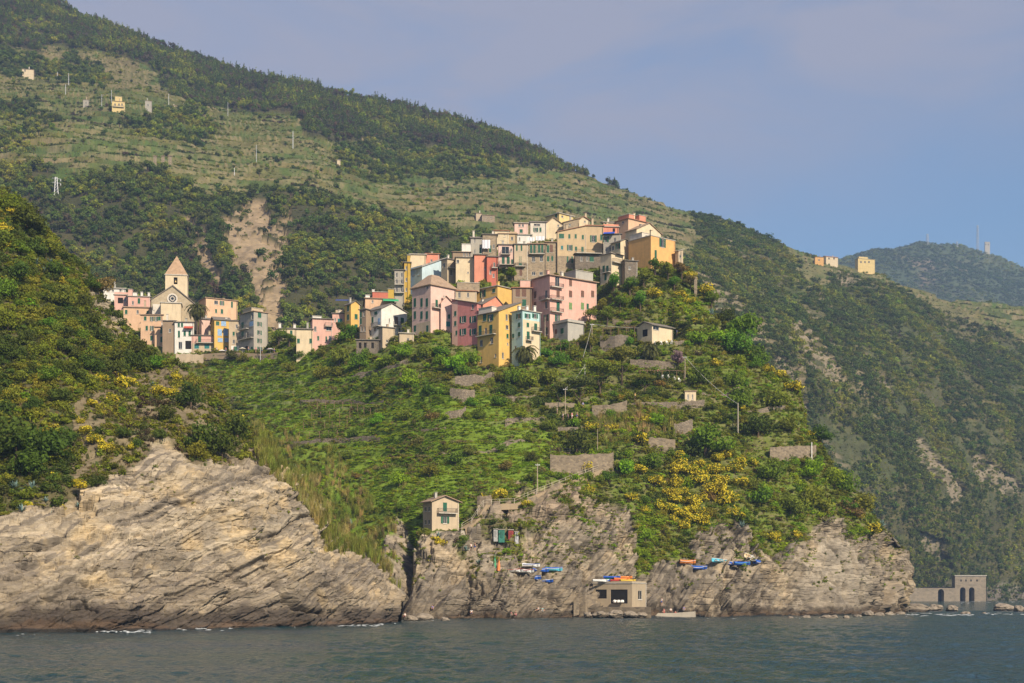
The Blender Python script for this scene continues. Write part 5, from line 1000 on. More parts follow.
# -- mountain
nz = fbm(MT.P, 60, 3, .5, 91.0)
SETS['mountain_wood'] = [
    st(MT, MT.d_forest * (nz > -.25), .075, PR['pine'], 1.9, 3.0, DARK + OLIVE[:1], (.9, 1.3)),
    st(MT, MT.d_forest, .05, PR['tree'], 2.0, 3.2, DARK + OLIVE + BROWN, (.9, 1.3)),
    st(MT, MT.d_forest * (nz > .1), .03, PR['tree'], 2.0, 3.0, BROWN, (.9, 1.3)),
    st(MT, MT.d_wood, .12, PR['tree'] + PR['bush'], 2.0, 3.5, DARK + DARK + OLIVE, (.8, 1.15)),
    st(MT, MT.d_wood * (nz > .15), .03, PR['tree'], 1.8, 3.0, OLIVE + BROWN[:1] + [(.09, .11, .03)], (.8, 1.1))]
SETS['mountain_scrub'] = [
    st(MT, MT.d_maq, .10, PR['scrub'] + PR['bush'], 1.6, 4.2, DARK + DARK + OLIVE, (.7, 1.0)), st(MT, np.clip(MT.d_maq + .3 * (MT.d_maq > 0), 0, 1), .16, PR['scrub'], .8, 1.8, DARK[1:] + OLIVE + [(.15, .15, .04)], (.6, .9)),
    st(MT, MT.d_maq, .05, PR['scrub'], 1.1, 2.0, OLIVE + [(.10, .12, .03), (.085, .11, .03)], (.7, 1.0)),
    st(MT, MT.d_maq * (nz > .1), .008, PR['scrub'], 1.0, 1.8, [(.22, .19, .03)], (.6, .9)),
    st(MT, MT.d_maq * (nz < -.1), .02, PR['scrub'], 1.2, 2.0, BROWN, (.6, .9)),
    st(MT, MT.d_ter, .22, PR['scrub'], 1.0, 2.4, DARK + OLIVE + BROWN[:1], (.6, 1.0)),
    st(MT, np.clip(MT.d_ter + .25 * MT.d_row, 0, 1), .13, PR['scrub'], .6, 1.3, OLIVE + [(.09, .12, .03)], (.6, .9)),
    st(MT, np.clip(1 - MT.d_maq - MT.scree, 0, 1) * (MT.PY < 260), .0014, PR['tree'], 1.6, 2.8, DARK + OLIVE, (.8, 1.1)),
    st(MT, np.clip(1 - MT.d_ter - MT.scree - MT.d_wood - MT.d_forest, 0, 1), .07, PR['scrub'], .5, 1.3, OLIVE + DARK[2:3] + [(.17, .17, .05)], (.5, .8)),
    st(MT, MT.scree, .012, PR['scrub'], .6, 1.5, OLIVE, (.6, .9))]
# -- far hill: one mass
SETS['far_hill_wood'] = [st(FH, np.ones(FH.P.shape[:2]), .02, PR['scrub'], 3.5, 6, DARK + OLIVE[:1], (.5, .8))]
# -- headland
veg = (1 - HL.hard) * (1 - HL.built); py0 = HL.PY; px0 = HL.PX
open_v = (py0 > np.interp(px0, [60, 300, 480, 600, 700], [358, 350, 366, 300, 262])).astype(float); open_v = np.maximum(open_v, .45)
nzh = fbm(HL.P, 14, 3, .5, 95.0); nzs = fbm(HL.P, 5, 3, .5, 96.0)
lush = HL.lush
reedm = inpoly(HL.px, HL.py, [(262, 432), (330, 440), (372, 500), (398, 530), (395, 590), (300, 560)]).astype(float)
dryg = np.maximum(reedm, inpoly(HL.px, HL.py, [(585, 415), (680, 410), (690, 440), (600, 440)]).astype(float))
SETS['headland_undergrowth'] = [
    st(HL, veg * open_v * lush * (1 - reedm), 1.7, PR['mat'], .55, .95, BRIGHT, (.35, .6)),
    st(HL, veg * open_v * lush * (1 - reedm) * (nzs > .15), .22, PR['bush'], .5, 1.0, BRIGHT[:2] + OLIVE + DARK[1:2], (.6, 1.0)),
    st(HL, veg * open_v * lush * (1 - reedm) * (nzh < -.15), .5, PR['scrub'], .4, 1.0, [(.17, .17, .05), (.20, .17, .07)], (.6, 1.0)),
    st(HL, veg * open_v * (1 - lush) * np.clip(.6 + 1.2 * nzh, 0, 1), .75, PR['bush'], .5, 1.4, OLIVE + OLIVE + BRIGHT[:3] + DARK[:2], (.6, 1.0)),
    st(HL, veg * open_v * (1 - lush) * np.clip(.8 + nzs, 0, 1), 1.3, PR['mat'], .5, 1.0, BRIGHT + BRIGHT + OLIVE + [(.20, .19, .05)], (.4, .7)),
    st(HL, veg * open_v * (1 - lush) * (nzs < -.1), .25, PR['scrub'], .4, .9, BROWN + [(.13, .11, .05)], (.6, 1.0)),
    st(HL, HL.hard * (py0 < 592) * (nzs > .16), .22, PR['scrub'], .3, .8, OLIVE + BRIGHT[:1], (.5, .9)), st(HL, HL.hard * (py0 < 566) * (px0 > 470) * (nzs + .6 * nzh > .02), .45, PR['mat'], .35, .85, BRIGHT + OLIVE + OLIVE, (.5, .9)),
    st(HL, inpoly(HL.px, HL.py, [(638, 500), (662, 500), (668, 530), (655, 552), (648, 576), (640, 574), (636, 540)]).astype(float), 1.2, PR['mat'], .5, 1.0, BRIGHT, (.6, 1.0))]
SETS['headland_grass'] = [
    st(HL, veg * open_v * np.clip(.3 + nzs, 0, 1) * (1 - .6 * lush), 1.5, PR['grass'], .5, 1.0, [(.22, .23, .04), (.17, .22, .03), (.30, .25, .09)], (.8, 1.2)),
    st(HL, veg * dryg * np.clip(.4 + 1.5 * nzh, 0, 1), 1.0, PR['reed'], .45, .95, [(.36, .31, .10), (.26, .28, .05), (.42, .33, .13), (.22, .28, .04)], (.8, 1.2)), st(HL, veg * dryg, .35, PR['bush'], .5, 1.2, OLIVE + BRIGHT[:2], (.7, 1.1)),
    st(HL, HL.hard * (py0 < 585) * (nzs > .15), .25, PR['grass'], .4, .8, [(.16, .15, .06), (.12, .13, .04)], (.8, 1.2))]
# -- left hill
vl = 1 - LH.hard; nzl = fbm(LH.P, 10, 3, .5, 97.0); mixl = inpoly(LH.px, LH.py, [(60, 500), (75, 405), (110, 375), (160, 368), (215, 378), (260, 430), (290, 480), (160, 480)]).astype(float)
SETS['left_hill_undergrowth'] = [
    st(LH, vl * (1 - mixl), .75, PR['bush'], .6, 1.4, OLIVE + OLIVE + DARK + DARK, (.7, 1.1)),
    st(LH, vl * (1 - mixl), .6, PR['mat'], .6, 1.1, BRIGHT[2:3] + OLIVE + OLIVE + DARK[:2], (.6, 1.0)),
    st(LH, vl * mixl * np.clip(.6 + nzl, 0, 1), 1.9, PR['scrub'], .3, 1.0, OLIVE + OLIVE + BROWN[:1] + [(.12, .12, .05)], (.6, 1.0)),
    st(LH, LH.hard * (LH.PY < 560) * np.clip(nzl - .22, 0, 1) * (LH.P[..., 2] > 9), .5, PR['scrub'], .2, .5, OLIVE, (.5, .9))]
SETS['left_hill_grass'] = [
    st(LH, vl * np.clip(.45 + nzl, 0, 1), 1.6, PR['grass'], .45, .9, [(.14, .14, .045), (.11, .13, .035), (.20, .16, .08)], (.8, 1.2)),
    st(LH, inpoly(LH.px, LH.py, [(250, 425), (285, 455), (330, 520), (395, 565), (395, 580), (330, 545), (265, 462)]).astype(float), 1.2, PR['reed'], .5, .9, [(.34, .30, .10), (.24, .26, .05)], (.8, 1.2))]
LAB = {'mountain_wood': ('dark oak and pine wood covering the upper mountain side', 'wood'), 'mountain_scrub': ('low green and brown scrub on the terraced mountain', 'scrub'), 'far_hill_wood': ('haze-blue tinted wood covering the far round hill', 'wood'),
       'headland_undergrowth': ('green brambles and low growth over the village headland', 'undergrowth'), 'headland_grass': ('grass and dry reeds on the headland slope', 'grass'),
       'left_hill_undergrowth': ('olive green low growth over the near hill', 'undergrowth'), 'left_hill_grass': ('tufts of dry grass on the near hill', 'grass')}
tot = 0
for k, s in SETS.items():
    scatter(k, LAB[k][0], LAB[k][1], s); tot += sum(len(x[0]) for x in s); print(k, [len(x[0]) for x in s])
print('instances', tot)
# ================================================================== TREES, SHRUBS, FLOWERING BROOM (each one a thing)
M_YEL, t, b = new_mat('broom_flowers'); t.link(t.ramp(t.noise(t.coords('Object'), 2.5, 3), [(.3, (.40, .32, .015)), (.7, (.62, .48, .02))]), b.inputs['Base Color']); b.inputs['Roughness'].default_value = .7
M_AGAVE = simple('agave_leaf', (.16, .24, .22), .5)
def cloud_mesh(name, mat, *a, **k):
    v, q = blob_cloud(*a, **k); return np_mesh(name, v, q, [mat], False)
def trunk_mesh(*a): return trunk_mb(*a).mesh('trunk', M_BARK)
VP = {}
VP['shrub'] = [(cloud_mesh('foliage', M_LO, 200 + i, 22, 1100, .075, clump=(.2, .4)), MB().tube([(0, 0, -.4), (.05, 0, .3)], [.06, .04], 5).mesh('stem', M_BARK), None) for i in range(4)]
VP['broom'] = [(cloud_mesh('foliage', M_LO, 220 + i, 12, 420, .09, clump=(.25, .4)), MB().tube([(0, 0, -.4), (.05, 0, .3)], [.06, .04], 5).mesh('stem', M_BARK), cloud_mesh('flowers', M_YEL, 220 + i, 12, 620, .085, clump=(.3, .46))) for i in range(3)]
VP['tree'] = [(cloud_mesh('crown', M_LO, 240 + i, 24, 1500, .075, 'tree', clump=(.2, .38)), trunk_mesh(i, 1.1, .09), None) for i in range(3)]
VP['pine'] = [(cloud_mesh('crown', M_LO, 250 + i, 26, 1300, .07, 'umbrella', clump=(.22, .42)), trunk_mesh(10 + i, 1.0, .07, 4, .5), None) for i in range(2)]
PARTN = {'shrub': ('foliage', 'stem'), 'broom': ('foliage', 'stem'), 'tree': ('crown', 'trunk'), 'pine': ('crown', 'trunk')}
LM = [(441, 515, 'the small stone house above the gully'), (620, 592, 'the boathouse'), (793, 450, 'the square stone ruin'), (655, 333, 'the slate roofed garden cottage'), (495, 350, 'the tallest yellow house'), (575, 310, 'the largest pink palazzo'), (655, 255, 'the bright orange block house'),
      (580, 460, 'the big terrace wall'), (690, 397, 'the tiny ochre hut'), (725, 565, 'the boats on the ledge'), (738, 417, 'the thick pale pole'), (888, 555, 'the headland tip'), (505, 530, 'the coloured sheds'), (540, 577, 'the boats on the slipway'), (592, 335, 'the pole by the cottage'), (565, 398, 'the slim pole'), (430, 310, 'the pale pink villa'), (390, 320, 'the white gabled house'), (258, 335, 'the tall grey house'), (310, 315, 'the awning'), (110, 315, 'the grey crag'), (155, 330, 'the lowest orange house'),
      (40, 540, 'the near cliff'), (200, 500, 'the cliff bedding'), (300, 560, 'the cliff fissure'), (40, 490, 'the agaves'), (225, 440, 'the clifftop bushes'), (15, 195, 'the near hilltop'), (120, 385, 'the broom bank'), (480, 385, 'the dry stone wall'), (630, 425, 'the reed bed'), (660, 540, 'the green gully strip'), (330, 400, 'the vine terraces')]
used_labels = {}
def veg_label(base, px, py):
    order = sorted(LM, key=lambda l: math.hypot(px - l[0], py - l[1]))
    for l in order[:5]:
        dx, dy = px - l[0], py - l[1]; d = math.hypot(dx, dy)
        ang = math.degrees(math.atan2(-dy, dx)) % 360
        rel = ['right of', 'up and right of', 'above', 'up and left of', 'left of', 'down and left of', 'below', 'down and right of'][int((ang + 22.5) // 45) % 8]
        dist = 'just ' if d < 22 else '' if d < 45 else 'well '
        s = f'{base} {dist}{rel} {l[2]}'
        if s not in used_labels and len(s.split()) <= 16: used_labels[s] = 1; return s
    for l in order[:6]:
        for l2 in order[:6]:
            if l is not l2:
                s = f'{base} between {l[2]} and {l2[2]}'
                if s not in used_labels and len(s.split()) <= 16: used_labels[s] = 1; return s
    return s
def plant(kind, T, px, py, rpx, rgb, adj, group, cat=None, flat=1.0):
    g = locate(T, px, py + rpx * .75); r = rpx * g.y / F * (1.3 if kind == 'broom' else 1.35 if kind == 'shrub' else 1.2)
    if kind in ('tree', 'pine'): r *= .95
    if kind == 'pine': g = locate(T, px, py + rpx * .8)
    nm = {'shrub': 'shrub', 'broom': 'broom_bush', 'tree': 'tree', 'pine': 'pine_tree'}[kind]
    cols = adj; size = 'small ' if r < 1.1 else 'large ' if r > 2.4 else ''
    base = {'shrub': f'{size}{adj} shrub', 'broom': f'{size}yellow flowering broom bush', 'tree': f'{size}{adj} leafy tree', 'pine': f'{size}{adj} spreading pine'}[kind]
    root = empty(nm, (g.x, g.y, g.z + (.12 if kind == 'broom' else .2 if kind == 'shrub' else .05) * r), random.uniform(0, 6.28), veg_label(base, px, py), {'shrub': 'shrub', 'broom': 'bush', 'tree': 'tree', 'pine': 'tree'}[kind], group)
    root.scale = (r, r, r * flat * random.uniform(.85, 1.1)); f, s, fl = random.choice(VP[kind])
    a = obj(PARTN[kind][0], f, root); a.color = (*[max(.01, c * random.uniform(.85, 1.18)) for c in rgb], 1); obj(PARTN[kind][1], s, root)
    if fl: obj('blossoms', fl, root)
    return root
DK, OL, BG, BN, GR = (.080, .112, .018), (.185, .205, .024), (.20, .31, .016), (.22, .16, .045), (.120, .215, .018)
GS, GB, GT = 'shrubs on the slopes', 'yellow flowering broom', 'trees around the village'
# ---- broom
for x, y, r in [(103, 376, 7), (122, 383, 8), (131, 379, 7), (113, 396, 7), (93, 402, 6), (160, 390, 8), (172, 392, 8), (104, 414, 6), (80, 424, 5), (95, 440, 9), (105, 447, 8), (41, 381, 5), (7, 390, 5), (176, 377, 6), (86, 431, 7), (130, 450, 5), (55, 476, 5), (80, 490, 7), (62, 507, 6), (28, 503, 6), (5, 228, 8), (8, 245, 7), (68, 300, 6), (70, 328, 5), (12, 212, 6), (242, 404, 5), (118, 372, 5), (60, 280, 5), (92, 375, 5), (75, 478, 5)]:
    plant('broom', LH, x, y, r, OL, 'yellow', GB)
for x, y, r in [(700, 478, 10), (715, 490, 12), (694, 502, 10), (727, 500, 10), (690, 517, 9), (712, 468, 9), (640, 470, 8), (655, 480, 8), (630, 497, 7), (585, 466, 7), (642, 437, 9), (611, 425, 7), (592, 427, 7), (590, 489, 6), (773, 537, 8), (797, 533, 6), (872, 527, 9), (792, 385, 9), (780, 374, 7), (705, 290, 8), (690, 276, 7), (698, 315, 5), (716, 361, 6), (655, 293, 8), (663, 300, 7), (500, 494, 9), (440, 546, 7), (645, 419, 7), (676, 470, 8), (705, 515, 8), (660, 505, 7), (668, 490, 7), (720, 478, 8), (735, 512, 7), (700, 462, 7), (748, 352, 5), (770, 362, 6), (690, 300, 6), (672, 322, 6), (680, 292, 6), (642, 322, 5), (526, 498, 6), (483, 497, 6), (432, 541, 5), (685, 330, 5), (860, 516, 5), (812, 410, 5), (645, 510, 6), (680, 455, 6), (754, 462, 6), (742, 405, 5)]:
    plant('broom', HL, x, y, r, OL, 'yellow', GB)
for i in range(34):
    plant('broom', HL, random.uniform(672, 742), random.uniform(452, 528), random.uniform(5, 9), OL, 'yellow', GB)
# ---- named shrubs and trees
for x, y, r, c, a in [(15, 440, 28, DK, 'dark'), (48, 446, 24, DK, 'dark'), (30, 466, 20, DK, 'dark'), (98, 487, 8, DK, 'dark'), (166, 413, 11, DK, 'dark'), (159, 440, 8, DK, 'dark'), (191, 397, 15, DK, 'dark'), (205, 441, 19, DK, 'dark olive'), (237, 428, 16, DK, 'dark olive'), (222, 447, 16, DK, 'dark olive'), (198, 454, 12, OL, 'olive'), (123, 437, 8, DK, 'dark'), (64, 437, 12, DK, 'dark'), (10, 204, 15, OL, 'olive'), (28, 220, 16, DK, 'dark'), (46, 246, 15, OL, 'olive green'), (100, 276, 12, BN, 'brownish'), (92, 285, 9, DK, 'dark'), (140, 350, 10, DK, 'dark'), (120, 352, 12, DK, 'dark'), (156, 362, 9, GR, 'green'), (165, 345, 6, GR, 'green')]:
    plant('shrub', LH, x, y, r, c, a, GS)
for x, y, r, c, a in [(577, 438, 15, DK, 'dark olive'), (706, 438, 22, GR, 'deep green'), (768, 470, 15, GR, 'deep green'), (745, 322, 17, GR, 'deep green'), (738, 340, 15, GR, 'deep green'), (755, 350, 14, GR, 'deep green'), (730, 300, 9, DK, 'dark'), (720, 330, 14, BG, 'bright green'), (700, 335, 11, BG, 'bright green'), (758, 425, 15, DK, 'dark'), (742, 395, 14, GR, 'deep green'), (775, 400, 13, OL, 'olive'), (790, 425, 11, OL, 'olive'), (820, 428, 11, DK, 'dark'), (845, 485, 14, GR, 'deep green'), (862, 505, 14, OL, 'olive'), (850, 510, 12, BN, 'russet'), (815, 500, 17, OL, 'olive'), (790, 505, 17, OL, 'olive'), (832, 480, 12, BG, 'bright green'), (810, 470, 12, BG, 'bright green'), (745, 515, 11, OL, 'olive'), (760, 495, 13, GR, 'deep green'),
                      (455, 362, 12, BG, 'bright green'), (470, 358, 10, BG, 'bright green'), (440, 350, 11, GR, 'deep green'), (425, 352, 10, OL, 'olive'), (405, 352, 9, BG, 'bright green'), (515, 372, 12, GR, 'deep green'), (530, 378, 11, OL, 'olive'), (548, 372, 12, OL, 'olive'), (505, 385, 9, DK, 'dark'), (560, 360, 9, GR, 'deep green'), (575, 352, 9, OL, 'olive'), (548, 352, 7, GR, 'deep green'), (500, 400, 10, GR, 'deep green'), (540, 400, 9, DK, 'dark'), (480, 410, 8, GR, 'deep green'), (520, 412, 9, BG, 'bright green'), (550, 420, 8, OL, 'olive'), (620, 350, 10, OL, 'olive'), (700, 375, 13, GR, 'deep green'), (735, 375, 11, OL, 'olive'), (650, 460, 13, GR, 'deep green'), (625, 470, 11, BG, 'bright green'), (690, 445, 10, DK, 'dark'), (340, 358, 12, OL, 'olive'), (360, 362, 10, GR, 'deep green'), (320, 372, 9, OL, 'olive'), (290, 362, 8, OL, 'olive'), (385, 360, 10, GR, 'deep green'), (375, 380, 10, GR, 'deep green'), (410, 375, 11, BG, 'bright green'), (430, 385, 10, GR, 'deep green'), (455, 455, 10, GR, 'deep green'), (430, 470, 9, OL, 'olive'), (400, 480, 10, BG, 'bright green'), (232, 356, 7, DK, 'dark'), (244, 357, 6, OL, 'olive'), (345, 335, 9, GR, 'deep green'), (645, 535, 9, BG, 'bright green'), (642, 553, 8, BG, 'bright green'), (655, 520, 9, BG, 'bright green')]:
    plant('shrub', HL, x, y, r, c, a, GS)
for x, y, r, c, a in [(602, 291, 9, OL, 'olive'), (614, 284, 10, GR, 'green'), (630, 288, 10, GR, 'green'), (644, 282, 10, OL, 'olive'), (640, 302, 10, GR, 'green'), (620, 305, 9, GR, 'green'), (660, 300, 13, DK, 'dark'), (668, 275, 10, OL, 'olive'), (682, 272, 9, BN, 'rust brown'), (690, 286, 8, BN, 'rust brown'), (655, 270, 9, GR, 'green'), (675, 285, 8, GR, 'green'), (512, 277, 7, BG, 'bright green'), (571, 275, 6, DK, 'dark'), (585, 273, 6, DK, 'dark'), (556, 265, 5, BG, 'bright green'), (279, 340, 9, GR, 'green'), (289, 341, 8, GR, 'green'), (342, 332, 8, DK, 'dark'), (352, 335, 7, GR, 'green'), (607, 318, 8, OL, 'olive'), (590, 312, 8, OL, 'olive'), (712, 300, 9, GR, 'green'), (590, 345, 9, OL, 'olive'), (605, 340, 7, OL, 'olive')]:
    plant('tree', HL, x, y, r, c, a, GT)
for x, y, r, c, a in [(600, 378, 17, (.17, .19, .022), 'olive'), (622, 368, 14, (.17, .19, .022), 'olive'), (580, 392, 13, (.12, .14, .036), 'olive'), (645, 385, 9, (.17, .19, .022), 'olive'), (560, 395, 10, DK, 'dark')]:
    plant('pine', HL, x, y, r, c, a, GT)
tp_ = plant('tree', HL, 678, 362, 9, (.34, .24, .20), 'pale pink blossoming', GT)
# ---- bushes growing along the feet and ends of the terrace walls
for x, y, r, c, a in [(572, 456, 5, OL, 'olive'), (605, 453, 5, GR, 'deep green'), (556, 457, 4, GR, 'deep green'), (778, 446, 4, OL, 'olive'), (808, 446, 5, GR, 'deep green'), (795, 463, 5, BG, 'bright green'), (575, 476, 6, BG, 'bright green'), (600, 478, 6, OL, 'olive'), (552, 474, 5, BG, 'bright green'), (562, 476, 6, GR, 'deep green'), (588, 476, 6, OL, 'olive'), (606, 476, 7, GR, 'deep green'), (615, 468, 5, OL, 'olive'), (772, 461, 6, OL, 'olive'), (786, 463, 5, GR, 'deep green'), (802, 462, 6, OL, 'olive'), (818, 458, 6, GR, 'deep green'), (450, 386, 6, GR, 'deep green'), (466, 387, 5, BG, 'bright green'), (490, 379, 6, OL, 'olive'), (470, 400, 6, GR, 'deep green'), (446, 416, 5, BG, 'bright green'), (466, 412, 5, OL, 'olive'), (594, 413, 4, OL, 'olive'), (610, 410, 7, GR, 'deep green'), (628, 413, 5, OL, 'olive'), (650, 450, 5, OL, 'olive'), (672, 452, 5, GR, 'deep green'), (630, 368, 5, BG, 'bright green'), (655, 370, 5, GR, 'deep green'), (680, 366, 5, OL, 'olive'), (640, 346, 5, BG, 'bright green'), (660, 349, 6, BG, 'bright green'), (630, 342, 5, GR, 'deep green'), (215, 362, 5, OL, 'olive'), (255, 361, 6, BG, 'bright green'), (268, 361, 6, BG, 'bright green'), (280, 359, 6, GR, 'deep green'), (200, 364, 5, OL, 'olive'), (185, 364, 5, GR, 'deep green'), (300, 354, 6, GR, 'deep green'), (322, 352, 6, OL, 'olive'), (365, 356, 7, GR, 'deep green'), (395, 350, 6, BG, 'bright green'), (440, 360, 8, BG, 'bright green'), (462, 370, 8, GR, 'deep green'), (500, 372, 8, OL, 'olive'), (565, 345, 7, GR, 'deep green'), (583, 340, 6, OL, 'olive'), (428, 540, 6, OL, 'olive'), (462, 540, 6, GR, 'deep green')]:
    plant('shrub', HL, x, y, r, c, a, GS)
# ---- darts: the other bushes one can tell apart
def darts(T, n, poly, rlo, rhi, pal, group, occ, sep=.85, kind='shrub'):
    tries = 0; k = 0; xs = [p[0] for p in poly]; ys = [p[1] for p in poly]
    while k < n and tries < n * 40:
        tries += 1; x, y = random.uniform(min(xs), max(xs)), random.uniform(min(ys), max(ys)); r = random.uniform(rlo, rhi)
        if not inpoly(np.array([x]), np.array([y]), poly)[0]: continue
        if any(math.hypot(x - a, y - b_) < (r + q) * sep for a, b_, q in occ): continue
        occ.append((x, y, r)); c, a = random.choice(pal); plant(kind, T, x, y, r, c, a, group); k += 1
PALL = [(DK, 'dark'), (DK, 'dark'), (OL, 'olive'), (GR, 'deep green'), (OL, 'olive')]
PALH = [(DK, 'dark'), (OL, 'olive'), (GR, 'deep green'), (BG, 'bright green'), (OL, 'olive'), (BN, 'brownish')]
occ = []
darts(LH, 66, [(0, 225), (40, 245), (85, 300), (125, 345), (150, 368), (100, 375), (70, 400), (0, 410)], 7, 15, PALL, GS, occ, .75)
darts(LH, 14, [(70, 400), (150, 375), (215, 385), (245, 440), (180, 440), (90, 480)], 3, 6, PALL, GS, occ, 1.2)
occ = [(793, 450, 26), (580, 460, 30), (441, 515, 24), (655, 333, 24), (690, 397, 8)]
darts(HL, 42, [(560, 345), (720, 300), (790, 395), (800, 440), (860, 505), (720, 520), (640, 500), (620, 470), (560, 440)], 5, 9, PALH, GS, occ, 1.0)
darts(HL, 30, [(250, 370), (400, 350), (480, 380), (560, 420), (540, 480), (470, 495), (400, 520), (330, 450)], 4, 8, PALH, GS, occ, 1.2)
# ---- agaves
def agave_mesh(seed):
    r = random.Random(seed); m = MB()
    for k in range(22):
        a = k * 2.4 + r.uniform(-.2, .2); el = r.uniform(.25, 1.35); L = r.uniform(.8, 1.1); d = Vector((math.cos(a) * math.cos(el), math.sin(a) * math.cos(el), math.sin(el))); s = Vector((-math.sin(a), math.cos(a), 0)) * .085; up = d.cross(s).normalized() * .03
        p = [Vector((0, 0, .05)), d * L * .5 + Vector((0, 0, .05)), d * L + Vector((0, 0, -.12 * math.cos(el)))]
        m.add([p[0] - s * .7, p[0] + s * .7, p[1] + s, p[1] - s, p[2], p[1] + up, p[0] + up], [(0, 1, 2, 3), (3, 2, 4), (0, 3, 5, 6), (1, 6, 5, 2), (3, 4, 5), (2, 5, 4)])
    return m.mesh('agave', M_AGAVE)
AG = [agave_mesh(i) for i in range(3)]
for i, (T, x, y, r) in enumerate([(LH, 15, 488, 8), (LH, 32, 489, 8), (LH, 22, 514, 7), (LH, 40, 508, 6), (LH, 52, 510, 6), (LH, 46, 500, 5), (LH, 78, 500, 5), (LH, 36, 262, 6), (LH, 50, 262, 6), (LH, 44, 270, 5), (LH, 28, 268, 5), (LH, 152, 383, 5), (LH, 218, 410, 5), (LH, 265, 425, 4), (HL, 285, 464, 6), (HL, 295, 466, 5), (HL, 350, 522, 6), (HL, 338, 528, 5), (HL, 362, 540, 5), (HL, 742, 525, 6), (HL, 478, 565, 5), (HL, 466, 548, 5), (HL, 640, 357, 6), (HL, 712, 307, 6), (HL, 822, 438, 6), (HL, 882, 522, 6), (HL, 440, 545, 5)]):
    g = locate(T, x, y + r * .5); o = obj('agave', AG[i % 3], None, g); s = 1.35 * r * g.y / F; o.scale = (s, s, s); o.rotation_euler = (0, 0, i * 1.3)
    tag(o, veg_label('spiky blue grey agave', x, y), 'agave', 'agaves on the cliffs')
# ---- palms
def palm(label, T, px, pyb, pyt, dead=False):
    g = locate(T, px, pyb); h = (pyb - pyt) / F * g.y; root = empty('palm_tree', (g.x, g.y, g.z - .4), random.uniform(0, 6), label, 'palm')
    MB().tube([(0, 0, 0), (.1, 0, h * .5), (0, .1, h + .4)], [.38, .3, .33], 8).build('trunk', M_BARK, root)
    r = random.Random(int(px)); m = MB()
    for k in range(46):
        a = k * 2.399; el = 1.25 - 1.9 * (k / 46); L = 3.7 * r.uniform(.85, 1.1); pts = []
        for i in range(6):
            q = i / 5; e = el - q * q * 1.1; pts.append(Vector((math.cos(a) * L * q * math.cos(e), math.sin(a) * L * q * math.cos(e), h + .4 + L * q * math.sin(e) * .9)))
        s = Vector((-math.sin(a), math.cos(a), 0)); o = len(m.v)
        for i in range(5):
            d = (pts[i + 1] - pts[i]); w = .42 * math.sin((i + .7) / 5.9 * math.pi)
            for sd in (-1, 1):
                for j in range(3):
                    p = pts[i] + d * (j / 3); m.add([p, p + d * .3, p + d * .6 + s * sd * w * 1.3 + Vector((0, 0, -.2)), p + d * .38 + s * sd * w * 1.3 + Vector((0, 0, -.24))], [(0, 1, 2, 3)])
    c = m.build('crown', M_LO, root); c.color = (.11, .115, .035, 1)
    return root
palm('tall shaggy palm in front of the church', HL, 197, 350, 304)
palm('short palm at the foot of the aqua house', HL, 525, 366, 352)
palm('small dark palm on the terraces near the cottage', HL, 650, 362, 349)
# ================================================================== WALLS, PATHS, FENCES
MW['wallstone'] = stone_mat('terrace_wall_stone', (.27, .215, .15), (.13, .105, .08), (.20, .165, .12), 1.3)
def wall_thing(label, T, pts, hpx, mat='drystone', th=.5, name='stone_wall', batter=.15):
    """pts: (px, py of the foot); hpx: height in the photograph"""
    r = random.Random(len(label)); P = []; 
    for (x1, y1), (x2, y2) in zip(pts[:-1], pts[1:]):
        n = max(2, int(abs(x2 - x1) / 3))
        for i in range(n): q = i / n; P.append((x1 + (x2 - x1) * q, y1 + (y2 - y1) * q))
    P.append(pts[-1]); G = [locate(T, *p) for p in P]; Y0 = sum(g.y for g in G) / len(G); o0 = G[len(G) // 2].copy()
    m = MB(); n = len(G); rows = []
    for i, g in enumerate(G):
        hp = hpx[0] + (hpx[1] - hpx[0]) * i / (n - 1) if isinstance(hpx, tuple) else hpx
        h0, h1 = (hpx if isinstance(hpx, tuple) else (hpx, hpx)); tz = (G[0].z + h0 * .9 * G[0].y / F) * (1 - i / (n - 1)) + (G[-1].z + h1 * .9 * G[-1].y / F) * i / (n - 1); hq = hp * .9 * g.y / F; h = (max(.35 * hq, min(1.5 * hq, .7 * (tz - g.z) + .3 * hq)) if hp > 4.5 else hq) + r.uniform(-.22, .12); b_ = g - o0; f = Vector((0, -.55, 0)); rows.append([b_ + f + Vector((0, 0, -2)), b_ + f + Vector((0, batter * h * .5, h)), b_ + f + Vector((0, th + batter * h * .5, h)), b_ + f + Vector((0, th + .3, -2))])
    vs = [v for row in rows for v in row]; fs = []
    for i in range(n - 1):
        for k in range(4): fs.append((4 * i + k, 4 * i + (k + 1) % 4, 4 * i + 4 + (k + 1) % 4, 4 * i + 4 + k))
    fs += [(3, 2, 1, 0), (4 * n - 4, 4 * n - 3, 4 * n - 2, 4 * n - 1)]
    m.add(vs, fs); o = m.build(name, MW[mat]); o.location = o0; return tag(o, label, 'wall', 'stone walls of the terraces')
wall_thing('biggest terrace wall, of brown rubble, below the railing', HL, [(550, 470), (575, 473), (598, 474), (613, 471)], (17, 19), 'wallstone')
wall_thing('dry stone wall right below the tallest yellow house', HL, [(455, 384), (475, 383), (496, 374)], (13, 5))
wall_thing('dry stone wall piece, second one below the yellow house', HL, [(450, 396), (462, 398), (475, 394)], 9)
wall_thing('low broken dry stone wall, third one below the yellow house', HL, [(444, 413), (458, 412), (466, 409)], 6)
wall_thing('long faint dry stone wall crossing the green slope', HL, [(421, 427), (436, 427), (446, 425)], 4)
wall_thing('pale stone wall standing left of the pines', HL, [(545, 408), (558, 406), (575, 401)], 6, 'wallstone')
wall_thing('pale stone wall with an ivy gap under the pines', HL, [(592, 411), (610, 412), (627, 411)], 11, 'wallstone')
